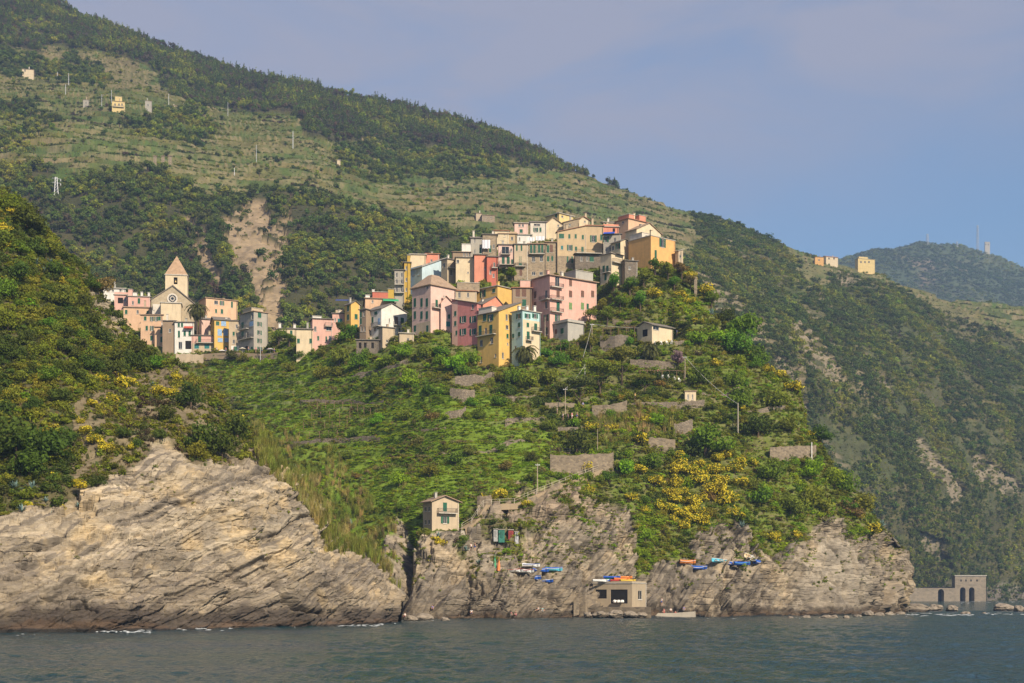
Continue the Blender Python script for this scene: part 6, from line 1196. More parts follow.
wall_thing('dry stone wall above the reed bed running to the hut', HL, [(628, 404), (660, 406), (685, 408), (704, 406)], 5)
wall_thing('dark retaining wall left of the garden cottage', HL, [(600, 346), (615, 347), (628, 343)], (12, 9), 'darkstone')
wall_thing('stone terrace wall under the cottage lawn', HL, [(630, 366), (650, 367), (676, 366)], 7)
wall_thing('grey rubble wall right of the yellow broom by the reeds', HL, [(648, 447), (662, 449), (675, 450)], 10, 'wallstone')
wall_thing('short rubble wall left of the deep green round shrub', HL, [(674, 435), (684, 436), (692, 433)], (12, 14))
wall_thing('stone wall between the pines and the big terrace wall', HL, [(558, 428), (575, 429), (590, 427)], 5)
wall_thing('ledge wall carrying the path above the sheds', HL, [(524, 502), (545, 494), (560, 488)], 6, 'wallstone')
wall_thing('square stone ruin with merlon like gaps, front wall', HL, [(770, 459), (793, 460), (816, 458)], 14, 'wallstone', .6)
wall_thing('slim pale pillar wall at the village tip', HL, [(694, 296), (697, 296)], 21, 'wallstone')
wall_thing('long beige wall of the car road below the church', HL, [(176, 361), (190, 361), (203, 361)], 9, 'beige')
wall_thing('low stone parapet of the square under the grey house', HL, [(212, 359), (240, 359), (268, 358), (278, 357)], 4, 'wallstone')
wall_thing('small stone wall on the broom slope above the cottage', HL, [(612, 320), (622, 321), (632, 319)], 4, 'wallstone')
wall_thing('crumbling stone wall left of the lone house', HL, [(477, 508), (486, 508), (492, 504)], (14, 10), 'wallstone')
wall_thing('low wall on the green bank left of the big yellow house', HL, [(400, 372), (412, 374), (420, 372)], 3, 'wallstone')
def strip(name, T, pts, w, mat, lift=.12, skirt=1.3):
    m = MB(); G = [locate(T, *p) for p in pts]; vs = []; fs = []
    for i, g in enumerate(G):
        d = (G[min(i + 1, len(G) - 1)] - G[max(i - 1, 0)]); d.z = 0; d.normalize(); s = Vector((d.y, -d.x, 0)) * w / 2
        if s.y > 0: s = -s
        for q, dz in ((s * 1.25, lift - skirt), (s, lift), (-s, lift), (-s * 1.25, lift - skirt)): vs.append(g + q + Vector((0, 0, dz)))
    for i in range(len(G) - 1):
        for k in range(3): fs.append((4 * i + k, 4 * i + k + 1, 4 * i + 5 + k, 4 * i + 4 + k))
    o = m.add(vs, fs).build(name, mat); o['kind'] = 'structure'; return G
M_CONC = plaster('weathered_concrete', (.36, .32, .26), .5); M_EARTH = plaster('trodden_earth', (.30, .23, .15), .4)
path_px = [(462, 531), (472, 524), (484, 516), (500, 508), (514, 501), (528, 495), (545, 489), (560, 484), (578, 479), (600, 472)]
PG = strip('path', HL, path_px, 1.6, M_EARTH, .5)
def fence(label, G, hgt=1.0, step=1, mat=None, off=(0, -.75, .5)):
    o0 = G[0].copy(); root = empty('railing', o0, 0, label, 'railing', 'railings along the paths'); mat = mat or M_WOOD; m = MB(); pm = MB().box(-.06, .06, -.06, .06, -.5, hgt).mesh('post', mat); of = Vector(off)
    pts = []
    for a, b_ in zip(G[:-1], G[1:]):
        n = max(1, int((b_ - a).length / 2.2))
        pts += [a + (b_ - a) * i / n for i in range(n)]
    pts.append(G[-1])
    for p in pts: obj('post', pm, root, p - o0 + of)
    for h in (.5, .97): m.tube([p - o0 + of + Vector((0, -.07, hgt * h)) for p in pts], .035, 5)
    m.build('rail', mat, root)
fence('wooden railing climbing beside the path to the lone house', PG, 1.1, 1, simple('silvered_wood', (.42, .37, .29), .8))
for k, (pts, lab) in enumerate([([(318, 411), (335, 410), (352, 409), (370, 408)], 'upper vine trellis on the green slope'), ([(312, 419), (330, 418), (350, 417)], 'second vine trellis on the green slope'), ([(304, 428), (325, 427), (348, 426)], 'third vine trellis on the green slope'), ([(300, 435), (320, 434), (338, 433)], 'lowest vine trellis on the green slope')]):
    fence(lab, [locate(HL, *q) for q in pts], 1.5, 1, None, (0, -.6, .35))
for lab, pts, hh in [('thin pale terrace wall high on the green slope', [(352, 377), (375, 371), (398, 366), (410, 362)], 2.5), ('thin terrace wall above the vine trellises', [(300, 402), (330, 401), (360, 399), (384, 397)], 2), ('long thin terrace wall below the vine trellises', [(282, 444), (310, 442), (345, 440), (380, 437)], 2.2), ('thin terrace wall curving under the tall yellow house', [(500, 398), (525, 396), (548, 392)], 2.5), ('thin terrace wall low on the green slope', [(440, 452), (470, 450), (500, 446), (525, 441)], 2.5), ('short terrace wall left of the slim pole', [(505, 422), (525, 420), (545, 418)], 3), ('thin terrace wall right of the thick pale pole', [(745, 412), (765, 410), (785, 409)], 3), ('thin terrace wall above the thick pale pole', [(700, 392), (722, 391), (745, 389)], 3), ('thin terrace wall between cottage and village tip', [(672, 342), (690, 340), (706, 337)], 4)]:
    wall_thing(lab, HL, pts, hh)
fence('iron railing on top of the big terrace wall', [locate(HL, x, 450) + Vector((0, -.3, .3)) for x in (550, 570, 590, 606)], 1.1, 1, M_IRON, (0, 0, 0))
strip('steps', HL, [(462, 533), (470, 543), (480, 552), (492, 560), (502, 567), (515, 573)], 1.5, M_CONC, .3)
strip('landing', HL, [(646, 611), (660, 612.5), (675, 613.5), (694, 614.5)], 2.0, M_CONC, .35, 1.6)
wall_thing('sloping beige ramp wall left of the boathouse', HL, [(572, 608), (582, 608), (595, 609)], (8, 18), 'wallstone')
strip('village_square', HL, [(205, 355), (235, 355), (265, 354), (282, 353)], 3, M_EARTH, .05, 2)
# ================================================================== BOATHOUSE, SHEDS, BOATS
for x, y0, y1, w, c, lab in [(496, 525.5, 533, 4, (.36, .36, .35), 'white upright shed beside the green shed'), (502, 525, 533, 6, (.04, .17, .13), 'green shed between white and red ones'), (511.5, 524.5, 532.5, 5, (.28, .05, .05), 'dark red shed right of the green one'), (517.5, 526, 533, 3.5, (.42, .42, .45), 'small grey shed at the end of the shed row')]:
    g = locate(HL, x, y1); k = g.y / F; wd = w * k; h = (y1 - y0) * k; root = empty('shed', g, 0, lab, 'shed', 'coloured sheds on the cliff'); cm = simple('shed_paint', c, .7)
    MB().box(-wd / 2, wd / 2, -.9, .9, -1, h).build('wall', cm, root); MB().prism([(-wd / 2 - .12, -1.05, h + .003), (wd / 2 + .12, -1.05, h + .003), (wd / 2 + .12, -1.05, h + .09), (-wd / 2 - .12, -1.05, h + .09)], (0, 2.1, .18)).build('roof', MR['pale'], root)
    dr = MB().box(-wd * .25, wd * .25, -.95, -.903, 0, h * .85).build('door', simple('shed_door', tuple(v * .7 for v in c), .7), root); MB().box(wd * .16, wd * .21, -1.0, -.951, h * .4, h * .46).build('handle', M_IRON, dr)
def boat_meshes(L, W_, D_, decked=False):
    n = 11; m = MB(); rows = []
    for i in range(n):
        q = i / (n - 1); x = (q - .5) * L; w = W_ / 2 * (math.sin(min(1, .28 + q * .95) * math.pi)**.6 if q < .96 else .05) * (1 if q < .9 else (1 - q) * 8 + .1); sh = .18 * D_ * (2 * q - 1)**2; kz = .25 * D_ * max(0, q - .75)**1 * 3
        rows.append([(x, -w, D_ + sh), (x, -w * .8, D_ * .45 + kz * .4), (x, 0, kz), (x, w * .8, D_ * .45 + kz * .4), (x, w, D_ + sh), (x, w * .9, D_ + sh), (x, w * .68, D_ * .5 + kz * .4), (x, 0, kz + .08 + D_ * .1), (x, -w * .68, D_ * .5 + kz * .4), (x, -w * .9, D_ + sh)])
    vs = [v for r in rows for v in r]; fs = []
    for i in range(n - 1):
        for k in range(10): fs.append((10 * i + k, 10 * i + (k + 1) % 10, 10 * i + 10 + (k + 1) % 10, 10 * i + 10 + k))
    fs += [tuple(range(9, -1, -1)), tuple(10 * (n - 1) + k for k in range(10))]; m.add(vs, fs)
    rub = MB(); rub.tube([(r[0][0], r[0][1] - .015, r[0][2]) for r in rows], .04, 5); rub.tube([(r[4][0], r[4][1] + .015, r[4][2]) for r in rows], .04, 5)
    seat = MB()
    for q in (.3, .58): x = (q - .5) * L; seat.box(x - .12, x + .12, -W_ * .4, W_ * .4, D_ * .72, D_ * .78)
    cov = MB(); cv = []
    for r in rows: cv += [(r[0][0], r[0][1] * 1.02, r[0][2] + .01), (r[0][0], r[0][1] * .5, r[0][2] + .16), (r[0][0], 0, r[0][2] + .22), (r[0][0], r[4][1] * .5, r[4][2] + .16), (r[0][0], r[4][1] * 1.02, r[4][2] + .01)]
    cov.add(cv, [(5 * i + k, 5 * i + k + 1, 5 * i + 6 + k, 5 * i + 5 + k) for i in range(n - 1) for k in range(4)])
    return m, rub, seat, cov
def paint(rgb): return simple('boat_paint', rgb, .35, 0, .12)
BH = boat_meshes(3.7, 1.45, .62); KH = boat_meshes(3.6, .72, .3); _pc = {}
def P_(rgb):
    if rgb not in _pc: _pc[rgb] = paint(rgb)
    return _pc[rgb]
def boat(label, T, px, py, rz, hull, trim, cover=None, kind='rowing_boat', roll=0., lift=.25, sc=1., loc=None, group='boats laid up on the rocks', tilt=0.):
    g = loc or locate(T, px, py); H_ = BH if kind == 'rowing_boat' else KH
    root = empty(kind, (g.x, g.y, g.z + lift), math.radians(rz), label, 'boat' if kind == 'rowing_boat' else 'kayak', group); root.rotation_euler = (math.radians(roll), math.radians(tilt), math.radians(rz)); root.scale = (sc, sc, sc)
    H_[0].build('hull', P_(hull), root); H_[1].build('gunwale', P_(trim), root)
    if kind == 'rowing_boat':
        if cover: H_[3].build('cover', P_(cover), root)
        else: H_[2].build('seat', M_WOOD, root)
    else: H_[3].build('deck', P_(cover or hull), root)
BLU, WHT, ORG, RED, CYN, GRN = (.03, .10, .42), (.72, .72, .70), (.60, .20, .05), (.45, .06, .05), (.10, .42, .55), (.05, .25, .12)
for a in [('orange boat, leftmost on the rock ledge', 686, 569, 8, ORG, WHT, ORG, 12), ('dark blue boat beside the orange one on the ledge', 700, 569, 5, BLU, WHT, BLU, 18), ('pale turquoise boat tilted on the ledge', 717, 567.5, 25, CYN, WHT, None, 25), ('bright blue boat with white inside on the ledge', 732, 566, 35, BLU, WHT, None, 28), ('cream boat standing on edge among the ledge boats', 745, 564.5, 55, (.62, .5, .32), WHT, None, 48), ('white boat leaning beside the cream boat', 751.5, 564, 62, WHT, WHT, None, 50), ('blue boat, rightmost on the rock ledge', 757, 565.5, 50, BLU, WHT, BLU, 30), ('flat blue boat lying low in front of the ledge boats', 740, 571.5, 4, BLU, CYN, BLU, 14)]:
    boat(a[0], HL, a[1], a[2], a[3], a[4], a[5], a[6], roll=a[7], lift=.35)
for a in [('white boat with red stripe at the top of the slipway', 516, 573.5, -20, WHT, RED, None, 12), ('white boat second from the top of the slipway', 526, 576, -18, WHT, RED, None, 12), ('blue covered boat half way down the slipway', 536, 579, -14, BLU, WHT, BLU, 8), ('blue and white boat low on the slipway', 549, 582, -12, BLU, WHT, None, 10), ('white boat behind the slipway row', 531, 571, 4, WHT, BLU, None, 8), ('blue boat behind the slipway row', 543, 572, 3, BLU, WHT, BLU, 8), ('long pale blue boat at the right of the slipway', 555, 573.5, 2, CYN, WHT, BLU, 6)]:
    boat(a[0], HL, a[1], a[2], a[3], a[4], a[5], a[6], roll=a[7], lift=.75, group='boats on the slipway')
gb = locate(HL, 632, 606, True); gb.y -= 9; zr = at(632, 583.5, gb.y).z + .35
for i, (x, dz, rz, c, lab) in enumerate([(601, 0, 12, WHT, 'white kayak at the left end of the boathouse roof'), (609, .0, -14, BLU, 'blue kayak lying on the boathouse roof'), (614, .35, 10, GRN, 'green kayak in the middle of the boathouse pile'), (619, .0, -8, RED, 'red kayak low in the boathouse pile'), (622, .36, 12, ORG, 'orange kayak on the red one on the boathouse roof'), (624, .72, 4, ORG, 'topmost orange kayak of the boathouse pile'), (628, .0, 20, (.6, .42, .06), 'yellow kayak at the right of the boathouse pile'), (612, .72, -6, BLU, 'blue kayak on top of the green one')]):
    p = at(x, 583, gb.y + 2.2 + (i % 3) * .5); p.z = zr + dz; boat(lab, HL, 0, 0, rz, c, c, None, 'kayak', loc=p, lift=0, group='kayaks on the boathouse roof')
for i, (x, y, c, lab) in enumerate([(495, 565, GRN, 'green kayak stood upright beside the steps'), (499.5, 566, ORG, 'orange kayak stood upright beside the steps')]):
    g = locate(HL, x, y + 4); boat(lab, HL, 0, 0, 80, c, c, None, 'kayak', loc=g, lift=1.6, tilt=-78, sc=.8, group='upright kayaks by the steps')
for i, (x, lab) in enumerate([(615, 'leftmost white tarpaulin bundle in the boathouse'), (618.5, 'middle white tarpaulin bundle in the boathouse'), (622, 'rightmost white tarpaulin bundle in the boathouse')]):
    bm = bmesh.new(); bmesh.ops.create_icosphere(bm, subdivisions=3, radius=.45)
    for v in bm.verts: v.co *= 1 + .18 * math.sin(v.co.x * 9 + i) * math.cos(v.co.y * 8 + v.co.z * 6); v.co.z = max(v.co.z * .8, -.25)
    me = bpy.data.meshes.new('tarpaulin_bundle'); bm.to_mesh(me); bm.free(); me.materials.append(M_WHITE); p = at(x, 601.5, gb.y + 3.2 - (x - 632) * -.05); p.y = gb.y - (632 - x) / 39 * 5 * -1 * .0 + 1.2; p = at(x, 601.5, gb.y + (632 - x) / 39 * 4.6 - .9); o = obj('tarpaulin_bundle', me, None, p); tag(o, lab, 'bundle', 'white bundles at the boathouse')
def quay():
    a, b_ = at(591, 606, gb.y + 1), at(650, 606, gb.y - 3); m = MB(); z = at(620, 607, gb.y).z; v = [(a.x, a.y - 1, z), (b_.x, b_.y - 2.5, z - .2), (b_.x, b_.y + 6, z - .2), (a.x, a.y + 8, z)]
    m.prism([(x, y, -2) for x, y, q in v], (0, 0, z + 2)); o = m.build('quay', MW['wallstone']); o['kind'] = 'structure'
quay()
# ================================================================== PEOPLE
def skin_mesh(verts, edges, rads, mat, name, root=0, sub=1):
    me = bpy.data.meshes.new(name); me.from_pydata(verts, edges, []); o = bpy.data.objects.new(name, me); COL.objects.link(o)
    sk = o.modifiers.new('skin', 'SKIN'); 
    for i, r in enumerate(rads): me.skin_vertices[0].data[i].radius = (r, r)
    me.skin_vertices[0].data[root].use_root = True
    sb = o.modifiers.new('sub', 'SUBSURF'); sb.levels = sub; sb.render_levels = sub
    bpy.context.view_layer.update(); dg = bpy.context.evaluated_depsgraph_get(); m2 = bpy.data.meshes.new_from_object(o.evaluated_get(dg)); m2.name = name
    bpy.data.objects.remove(o); bpy.data.meshes.remove(me); m2.materials.clear(); m2.materials.append(mat)
    m2.polygons.foreach_set('use_smooth', [True] * len(m2.polygons)); return m2
M_SKIN = simple('skin', (.48, .28, .20), .6, 0, .1); M_CLOTH, t, b = new_mat('cloth'); t.link(t.new('ShaderNodeObjectInfo').outputs['Color'], b.inputs['Base Color']); b.inputs['Roughness'].default_value = .85
M_HAIR = simple('hair', (.05, .03, .02), .6)
def figure(pose):
    if pose == 'stand':
        v = [(0, 0, .95), (0, 0, 1.2), (0, 0, 1.42), (0, -.01, 1.52), (0, -.02, 1.62), (0, -.02, 1.74), (.19, 0, 1.42), (.25, -.03, 1.15), (.27, -.10, .9), (.28, -.13, .80), (-.19, 0, 1.42), (-.25, -.03, 1.15), (-.26, -.08, .9), (-.27, -.1, .80), (.10, 0, .90), (.11, -.02, .50), (.12, .02, .08), (.13, -.14, .04), (-.10, 0, .90), (-.12, -.03, .50), (-.14, .03, .08), (-.15, -.13, .04)]
    else:
        v = [(0, 0, .12), (0, .03, .38), (0, .02, .60), (0, 0, .70), (0, -.02, .80), (0, -.02, .92), (.19, .02, .60), (.27, .0, .36), (.22, -.2, .28), (.2, -.28, .27), (-.19, .02, .60), (-.27, .02, .36), (-.25, .12, .12), (-.25, .16, .04), (.10, -.05, .12), (.14, -.42, .38), (.14, -.60, .06), (.14, -.74, .03), (-.10, -.05, .12), (-.13, -.46, .30), (-.16, -.72, .05), (-.16, -.85, .06)]
    e = [(0, 1), (1, 2), (2, 3), (3, 4), (4, 5), (2, 6), (6, 7), (7, 8), (8, 9), (2, 10), (10, 11), (11, 12), (12, 13), (0, 14), (14, 15), (15, 16), (16, 17), (0, 18), (18, 19), (19, 20), (20, 21)]
    r = [.14, .135, .15, .055, .095, .085, .06, .045, .036, .04, .06, .045, .036, .04, .09, .06, .042, .04, .09, .06, .042, .04]
    body = skin_mesh(v, e, r, M_SKIN, 'body')
    sv = [v[1], v[2], v[6], tuple((a * .4 + b_ * .6) for a, b_ in zip(v[6], v[7])), v[10], tuple((a * .4 + b_ * .6) for a, b_ in zip(v[10], v[11])), v[0]]
    shirt = skin_mesh(sv, [(0, 1), (1, 2), (2, 3), (1, 4), (4, 5), (0, 6)], [.155, .165, .08, .066, .08, .066, .155], M_CLOTH, 'shirt')
    pv = [v[0], v[14], tuple((a * .4 + b_ * .6) for a, b_ in zip(v[14], v[15])), v[18], tuple((a * .4 + b_ * .6) for a, b_ in zip(v[18], v[19]))]
    shorts = skin_mesh(pv, [(0, 1), (1, 2), (0, 3), (3, 4)], [.16, .115, .09, .115, .09], M_CLOTH, 'shorts')
    hv = MB(); hc = Vector(v[4]) * .4 + Vector(v[5]) * .6; bm = bmesh.new(); bmesh.ops.create_uvsphere(bm, u_segments=12, v_segments=8, radius=.112)
    bmesh.ops.delete(bm, geom=[q for q in bm.verts if q.co.z < -.02 and q.co.y < .02], context='VERTS')
    for q in bm.verts: q.co = Vector((q.co.x * .92, q.co.y + .015, q.co.z)) + hc + Vector((0, 0, .01))
    hair = bpy.data.meshes.new('hair'); bm.to_mesh(hair); bm.free(); hair.materials.append(M_HAIR)
    fm = MB()
    for sx in (-.035, .035): fm.box(hc.x + sx - .014, hc.x + sx + .014, hc.y - .098, hc.y - .085, hc.z - .005, hc.z + .012)
    fm.box(hc.x - .012, hc.x + .012, hc.y - .115, hc.y - .085, hc.z - .045, hc.z - .005); fm.box(hc.x - .025, hc.x + .025, hc.y - .095, hc.y - .08, hc.z - .072, hc.z - .062)
    face = fm.mesh('face', simple('face_features', (.22, .10, .08), .7))
    return body, shirt, shorts, hair, face
FIG = {p: figure(p) for p in ('stand', 'sit')}
def person(label, T, px, py, pose, shirt, shorts, rz=0, group='people by the water', lift=0.0, loc=None):
    g = loc or locate(T, px, py); root = empty('person', (g.x, g.y - .25, g.z + lift), math.radians(rz), label, 'person', group); f = FIG[pose]
    bo = obj('body', f[0], root); s = obj('shirt', f[1], root); s.color = (*shirt, 1); q = obj('shorts', f[2], root); q.color = (*shorts, 1); obj('hair', f[3], root); obj('face', f[4], root)
WH, BK, RD, BL, TQ, PK = (.7, .7, .68), (.03, .03, .04), (.5, .04, .05), (.05, .10, .35), (.05, .35, .38), (.55, .15, .22)
for a in [('bather in a red top sitting on rocks by the gully mouth', 408, 607, 'sit', RD, WH), ('bather in white sitting right beside the red bather', 413, 607.5, 'sit', WH, RD), ('bather in dark blue on the rocks, alone left of centre', 437, 606, 'sit', BL, BK), ('bather in white sitting on rocks beside the blue one', 473, 610, 'sit', WH, BL), ('bather in pink on flat rocks left of the slipway', 513, 613, 'sit', PK, WH), ('bather in black beside the pink bather', 518, 613, 'sit', BK, PK), ('bather in white on the rocks, first of the middle pair', 541, 609, 'sit', WH, BK), ('bather in turquoise on the rocks, second of the middle pair', 546, 609, 'sit', TQ, WH),
          ('person in bright pink sitting on the landing', 665, 612, 'sit', PK, RD), ('person in white sitting on the landing', 672, 611, 'sit', WH, BK), ('person in red sitting at the landing end', 678, 611.5, 'sit', RD, BL), ('person in blue sitting last on the landing', 684, 612, 'sit', BL, WH), ('person in white standing on the landing behind the sitters', 661, 609, 'stand', WH, BL), ('person in white and black coming down the steps', 473, 546, 'stand', WH, BK), ('person in dark clothes following on the steps', 476, 549, 'stand', BK, BL)]:
    person(*a[:1], HL, *a[1:], rz=random.uniform(-40, 40), lift=.45 if a[3] == 'stand' or a[1] > 640 else .1)
for a in [('person in white on the lookout terrace by the slim pole', 563, 419, WH, BK), ('person in purple on the lookout terrace', 568, 420, (.2, .1, .3), BK), ('person in pale pink on the lookout terrace', 572, 419.5, PK, WH), ('person in black at the right of the lookout terrace', 577, 420, BK, BL), ('person in white climbing the path by the slim pole', 557, 411, WH, (.5, .4, .3)), ('person in green standing by the retaining wall', 604, 346, (.03, .4, .12), BK), ('person in turquoise standing below the cottage', 626, 352, TQ, BK), ('person in red among the white chairs under the cottage', 658, 377, RD, BK), ('person in yellow on the terrace below the pines', 635, 400, (.6, .42, .04), BK), ('person in bright blue below the pines', 583, 408, (.05, .25, .6), BK), ('person in blue high on the broom slope', 677, 315, (.08, .3, .7), BK)]:
    person(a[0], HL, a[1], a[2], 'stand', a[3], a[4], random.uniform(-60, 60), 'people on the terraces', .15)
for i, x in enumerate([217, 226, 234, 249, 256, 262, 268, 274]):
    c, nm = [(WH, 'white'), (RD, 'red'), (BL, 'blue'), (BK, 'black'), (PK, 'pink'), (TQ, 'turquoise'), ((.5, .4, .2), 'tan'), ((.25, .1, .3), 'purple')][i]
    person(f'person in a {nm} top on the village square', HL, x, 354, 'stand', c, [BK, BL][i % 2], random.uniform(-90, 90), 'people on the village square', .3)
# ================================================================== POLES, PYLONS, CABLES
M_POLE = simple('pole_wood', (.34, .28, .21), .85); M_STEEL = simple('galvanised_steel', (.50, .51, .52), .5, .3)
def pole(label, T, px, pyt, pyb, rad, mat, arm=True, group='utility poles'):
    g = locate(T, px, pyb); h = (pyb - pyt) * g.y / F; root = empty('utility_pole', g, random.uniform(-.4, .4), label, 'pole', group)
    MB().tube([(0, 0, -1.2), (0, 0, h)], [rad, rad * .7], 8).build('post', mat, root)
    if arm:
        am = MB().box(-.55, .55, -rad - .08, -rad, h - .5, h - .38)
        for s in (-.45, 0, .45): am.tube([(s, -rad - .04, h - .38), (s, -rad - .04, h - .22)], .05, 6)
        am.build('crossarm', M_STEEL, root)
    return g + Vector((0, 0, h - .25))
T1 = pole('slim wooden pole by the lookout terrace', HL, 565.5, 384, 414, .13, M_POLE); T2 = pole('wooden pole just left of the garden cottage', HL, 592, 322, 347, .14, M_POLE); T3 = pole('wooden pole between palazzo and cottage', HL, 545, 317, 341, .13, M_POLE, False)
T4 = pole('wooden pole below the blossoming tree', HL, 685, 354, 382, .13, M_POLE); T5 = pole('thick pale concrete pole right of the round shrub', HL, 738.5, 400, 434, .2, M_CONC, False); T6 = pole('weathered pole standing beside the railing', HL, 538, 455, 490, .15, M_POLE); T7 = pole('thin pole standing on the big terrace wall', HL, 597.5, 425, 450, .09, M_POLE, False)
T8 = pole('white leaning post at the square stone ruin', HL, 812, 442, 463, .14, M_WHITE, False); T9 = pole('lamp less pole on the village square', HL, 260, 343, 360, .09, M_STEEL, False)
T10 = pole('short pole at the corner of the pine garden', HL, 585, 358, 378, .08, M_STEEL, False)
def cable(label, a, b_, sag):
    n = 14; o0 = a.copy(); pts = [(a + (b_ - a) * i / n) - o0 - Vector((0, 0, sag * 4 * (i / n) * (1 - i / n))) for i in range(n + 1)]
    o = MB().tube(pts, .045, 4).build('cable', simple('cable_grey', (.38, .37, .36), .6)); o.location = o0; tag(o, label, 'cable', 'overhead cables')
cable('cable from the cottage pole down to the pine garden', T2, T10 + Vector((-.5, 0, 2)), .4); cable('cable from the pine garden down to the slim pole', T10, T1, .5); cable('long cable from the blossom tree pole to the thick pale pole', T4, T5, .9); cable('short cable from the cottage pole to the cottage', T2, at(640, 328, T2.y + 2), .2)
for a in [('pale steel pole on the terraced ridge line', 293, 127, 146, .35), ('slender pole left of the tall ridge pole', 256.5, 140, 159, .22), ('pole beside the road by the white square house', 57, 64, 75, .28), ('double pole above the grey huts, upper one', 69, 75, 88, .28), ('pole above the grey huts, lower one', 66, 84, 95, .25), ('pole standing behind the yellow villa', 112, 90, 104, .22), ('pole right of the long low white house', 167, 96, 108, .22), ('pole left of the yellow villa', 102, 95, 108, .2), ('pole at the far right of the upper terraces', 227, 106, 120, .2), ('short white pole on the bare terraces', 235, 158, 167, .25)]:
    pole(a[0], MT, a[1], a[2], a[3], a[4], M_STEEL, False, 'poles on the mountain')
def lattice(label, T, px, pyt, pyb, w0, w1, arms, name, cat, group=None):
    g = locate(T, px, pyb); h = (pyb - pyt) * g.y / F; root = empty(name, g, .5, label, cat, group); m = MB(); r = w0 * .07
    lv = 7
    for sx in (-1, 1):
        for sy in (-1, 1): m.tube([(sx * w0 / 2, sy * w0 / 2, -1), (sx * w1 / 2, sy * w1 / 2, h)], r, 4)
    for k in range(lv):
        q, q2 = k / lv, (k + 1) / lv; a, b_ = w0 + (w1 - w0) * q, w0 + (w1 - w0) * q2
        for (s1, s2) in (((-1, -1), (1, -1)), ((1, -1), (1, 1)), ((1, 1), (-1, 1)), ((-1, 1), (-1, -1))):
            m.tube([(s1[0] * a / 2, s1[1] * a / 2, h * q), (s2[0] * b_ / 2, s2[1] * b_ / 2, h * q2)], r * .7, 4)
    m.build('lattice', M_STEEL, root)
    if arms:
        am = MB()
        for q in arms: am.tube([(-2.2, 0, h * q), (2.6, 0, h * q)], r, 4); am.tube([(2.6, 0, h * q), (2.6, 0, h * q - 1.2)], r, 4)
        am.build('crossarm', M_STEEL, root)
lattice('white lattice power pylon in the dark wood', MT, 54.5, 172, 192, 2.4, .9, (.93, .72), 'power_pylon', 'pylon')
lattice('left radio mast on the far hill crest', FH, 928, 231, 242, 5, 2.5, (), 'radio_mast', 'mast', 'radio masts on the far hill')
lattice('tall right radio mast beside the far tower', FH, 979, 221, 247, 4.5, 2.2, (), 'radio_mast', 'mast', 'radio masts on the far hill')
lattice('short middle radio mast on the far hill', FH, 958, 238, 244, 4, 2, (), 'radio_mast', 'mast', 'radio masts on the far hill')
house('P', 'squat pale tower on the far hill', 984.5, 985, 990, 242.5, 248, 'concrete', 'flat', 'pale', 10, T=FH, bury=4, wins=[(R, 'n', [985.8, 988.2], 244.5, .9, 1.4)], group=None, name='tower', cat='tower', parap=1.5)
# ================================================================== THE RAILWAY WALLS AT THE FAR SHORE
def viaduct():
    Y = 975.; X = lambda u: (u - 930) / F * Y; Z = lambda v: CH + (HOR - v) / F * Y; c = at(930, 602, Y); root = empty('railway_viaduct', (c.x, Y, 0), .0, 'pale stone railway wall with arches on the far shore', 'viaduct')
    def arches(m, x0, x1, zt, holes, thick):
        xs = sorted(set([x0, x1] + [v for a, b_, s, z in holes for v in (a, b_)]))
        for i in range(len(xs) - 1):
            a, b_ = xs[i], xs[i + 1]; h = [q for q in holes if abs(q[0] - a) < .01]
            if not h: m.box(a, b_, 0, thick, -4, zt)
            else:
                _, _, sp, zz = h[0]; n = 8; r = (b_ - a) / 2; cx = (a + b_) / 2; arc = [(cx - r * math.cos(math.pi * k / n), sp + r * math.sin(math.pi * k / n)) for k in range(n + 1)]
                for k in range(n):
                    (xa, za), (xb, zb) = arc[k], arc[k + 1]; m.prism([(xa, 0, za), (xb, 0, zb), (xb, 0, zt), (xa, 0, zt)], (0, thick, 0))
        return m
    lo = arches(MB(), X(905), X(955), Z(588), [(X(938), X(944), Z(592), 0)], 6); lo.build('wall', MW['offstone'], root)
    hi = arches(MB(), X(955) + .02, X(986), Z(576), [(X(960), X(965.5), Z(590), 0), (X(969), X(974.5), Z(590), 0)], 7); hi.build('arched_block', MW['offstone'], root)
    cp = MB().box(X(955) - .4, X(986) + .4, -.5, 7.4, Z(576) + .003, Z(575.2)); cp.build('coping', M_SILL, root)
    for u in (961, 966, 971, 977): MB().box(X(u) - .5, X(u) + .5, -.02, -.004, Z(581.5), Z(579.5)).build('opening', M_DARK, root)
    MB().box(X(905), X(990), 6.9, 7.4, -4, Z(587)).build('back_wall', M_DARK, root)
MW['offstone'] = stone_mat('viaduct_stone', (.32, .26, .19), (.22, .185, .14), (.30, .25, .19), .5)
viaduct()
house('P', 'small roofless stone building on the railway wall', 908, 909, 924, 582, 588, 'stone', 'flat', 'tile', 4, T=MT, bury=6, dY=10, wins=[(R, 'n', 916, 584.5, 1.5, 2)], group=None)
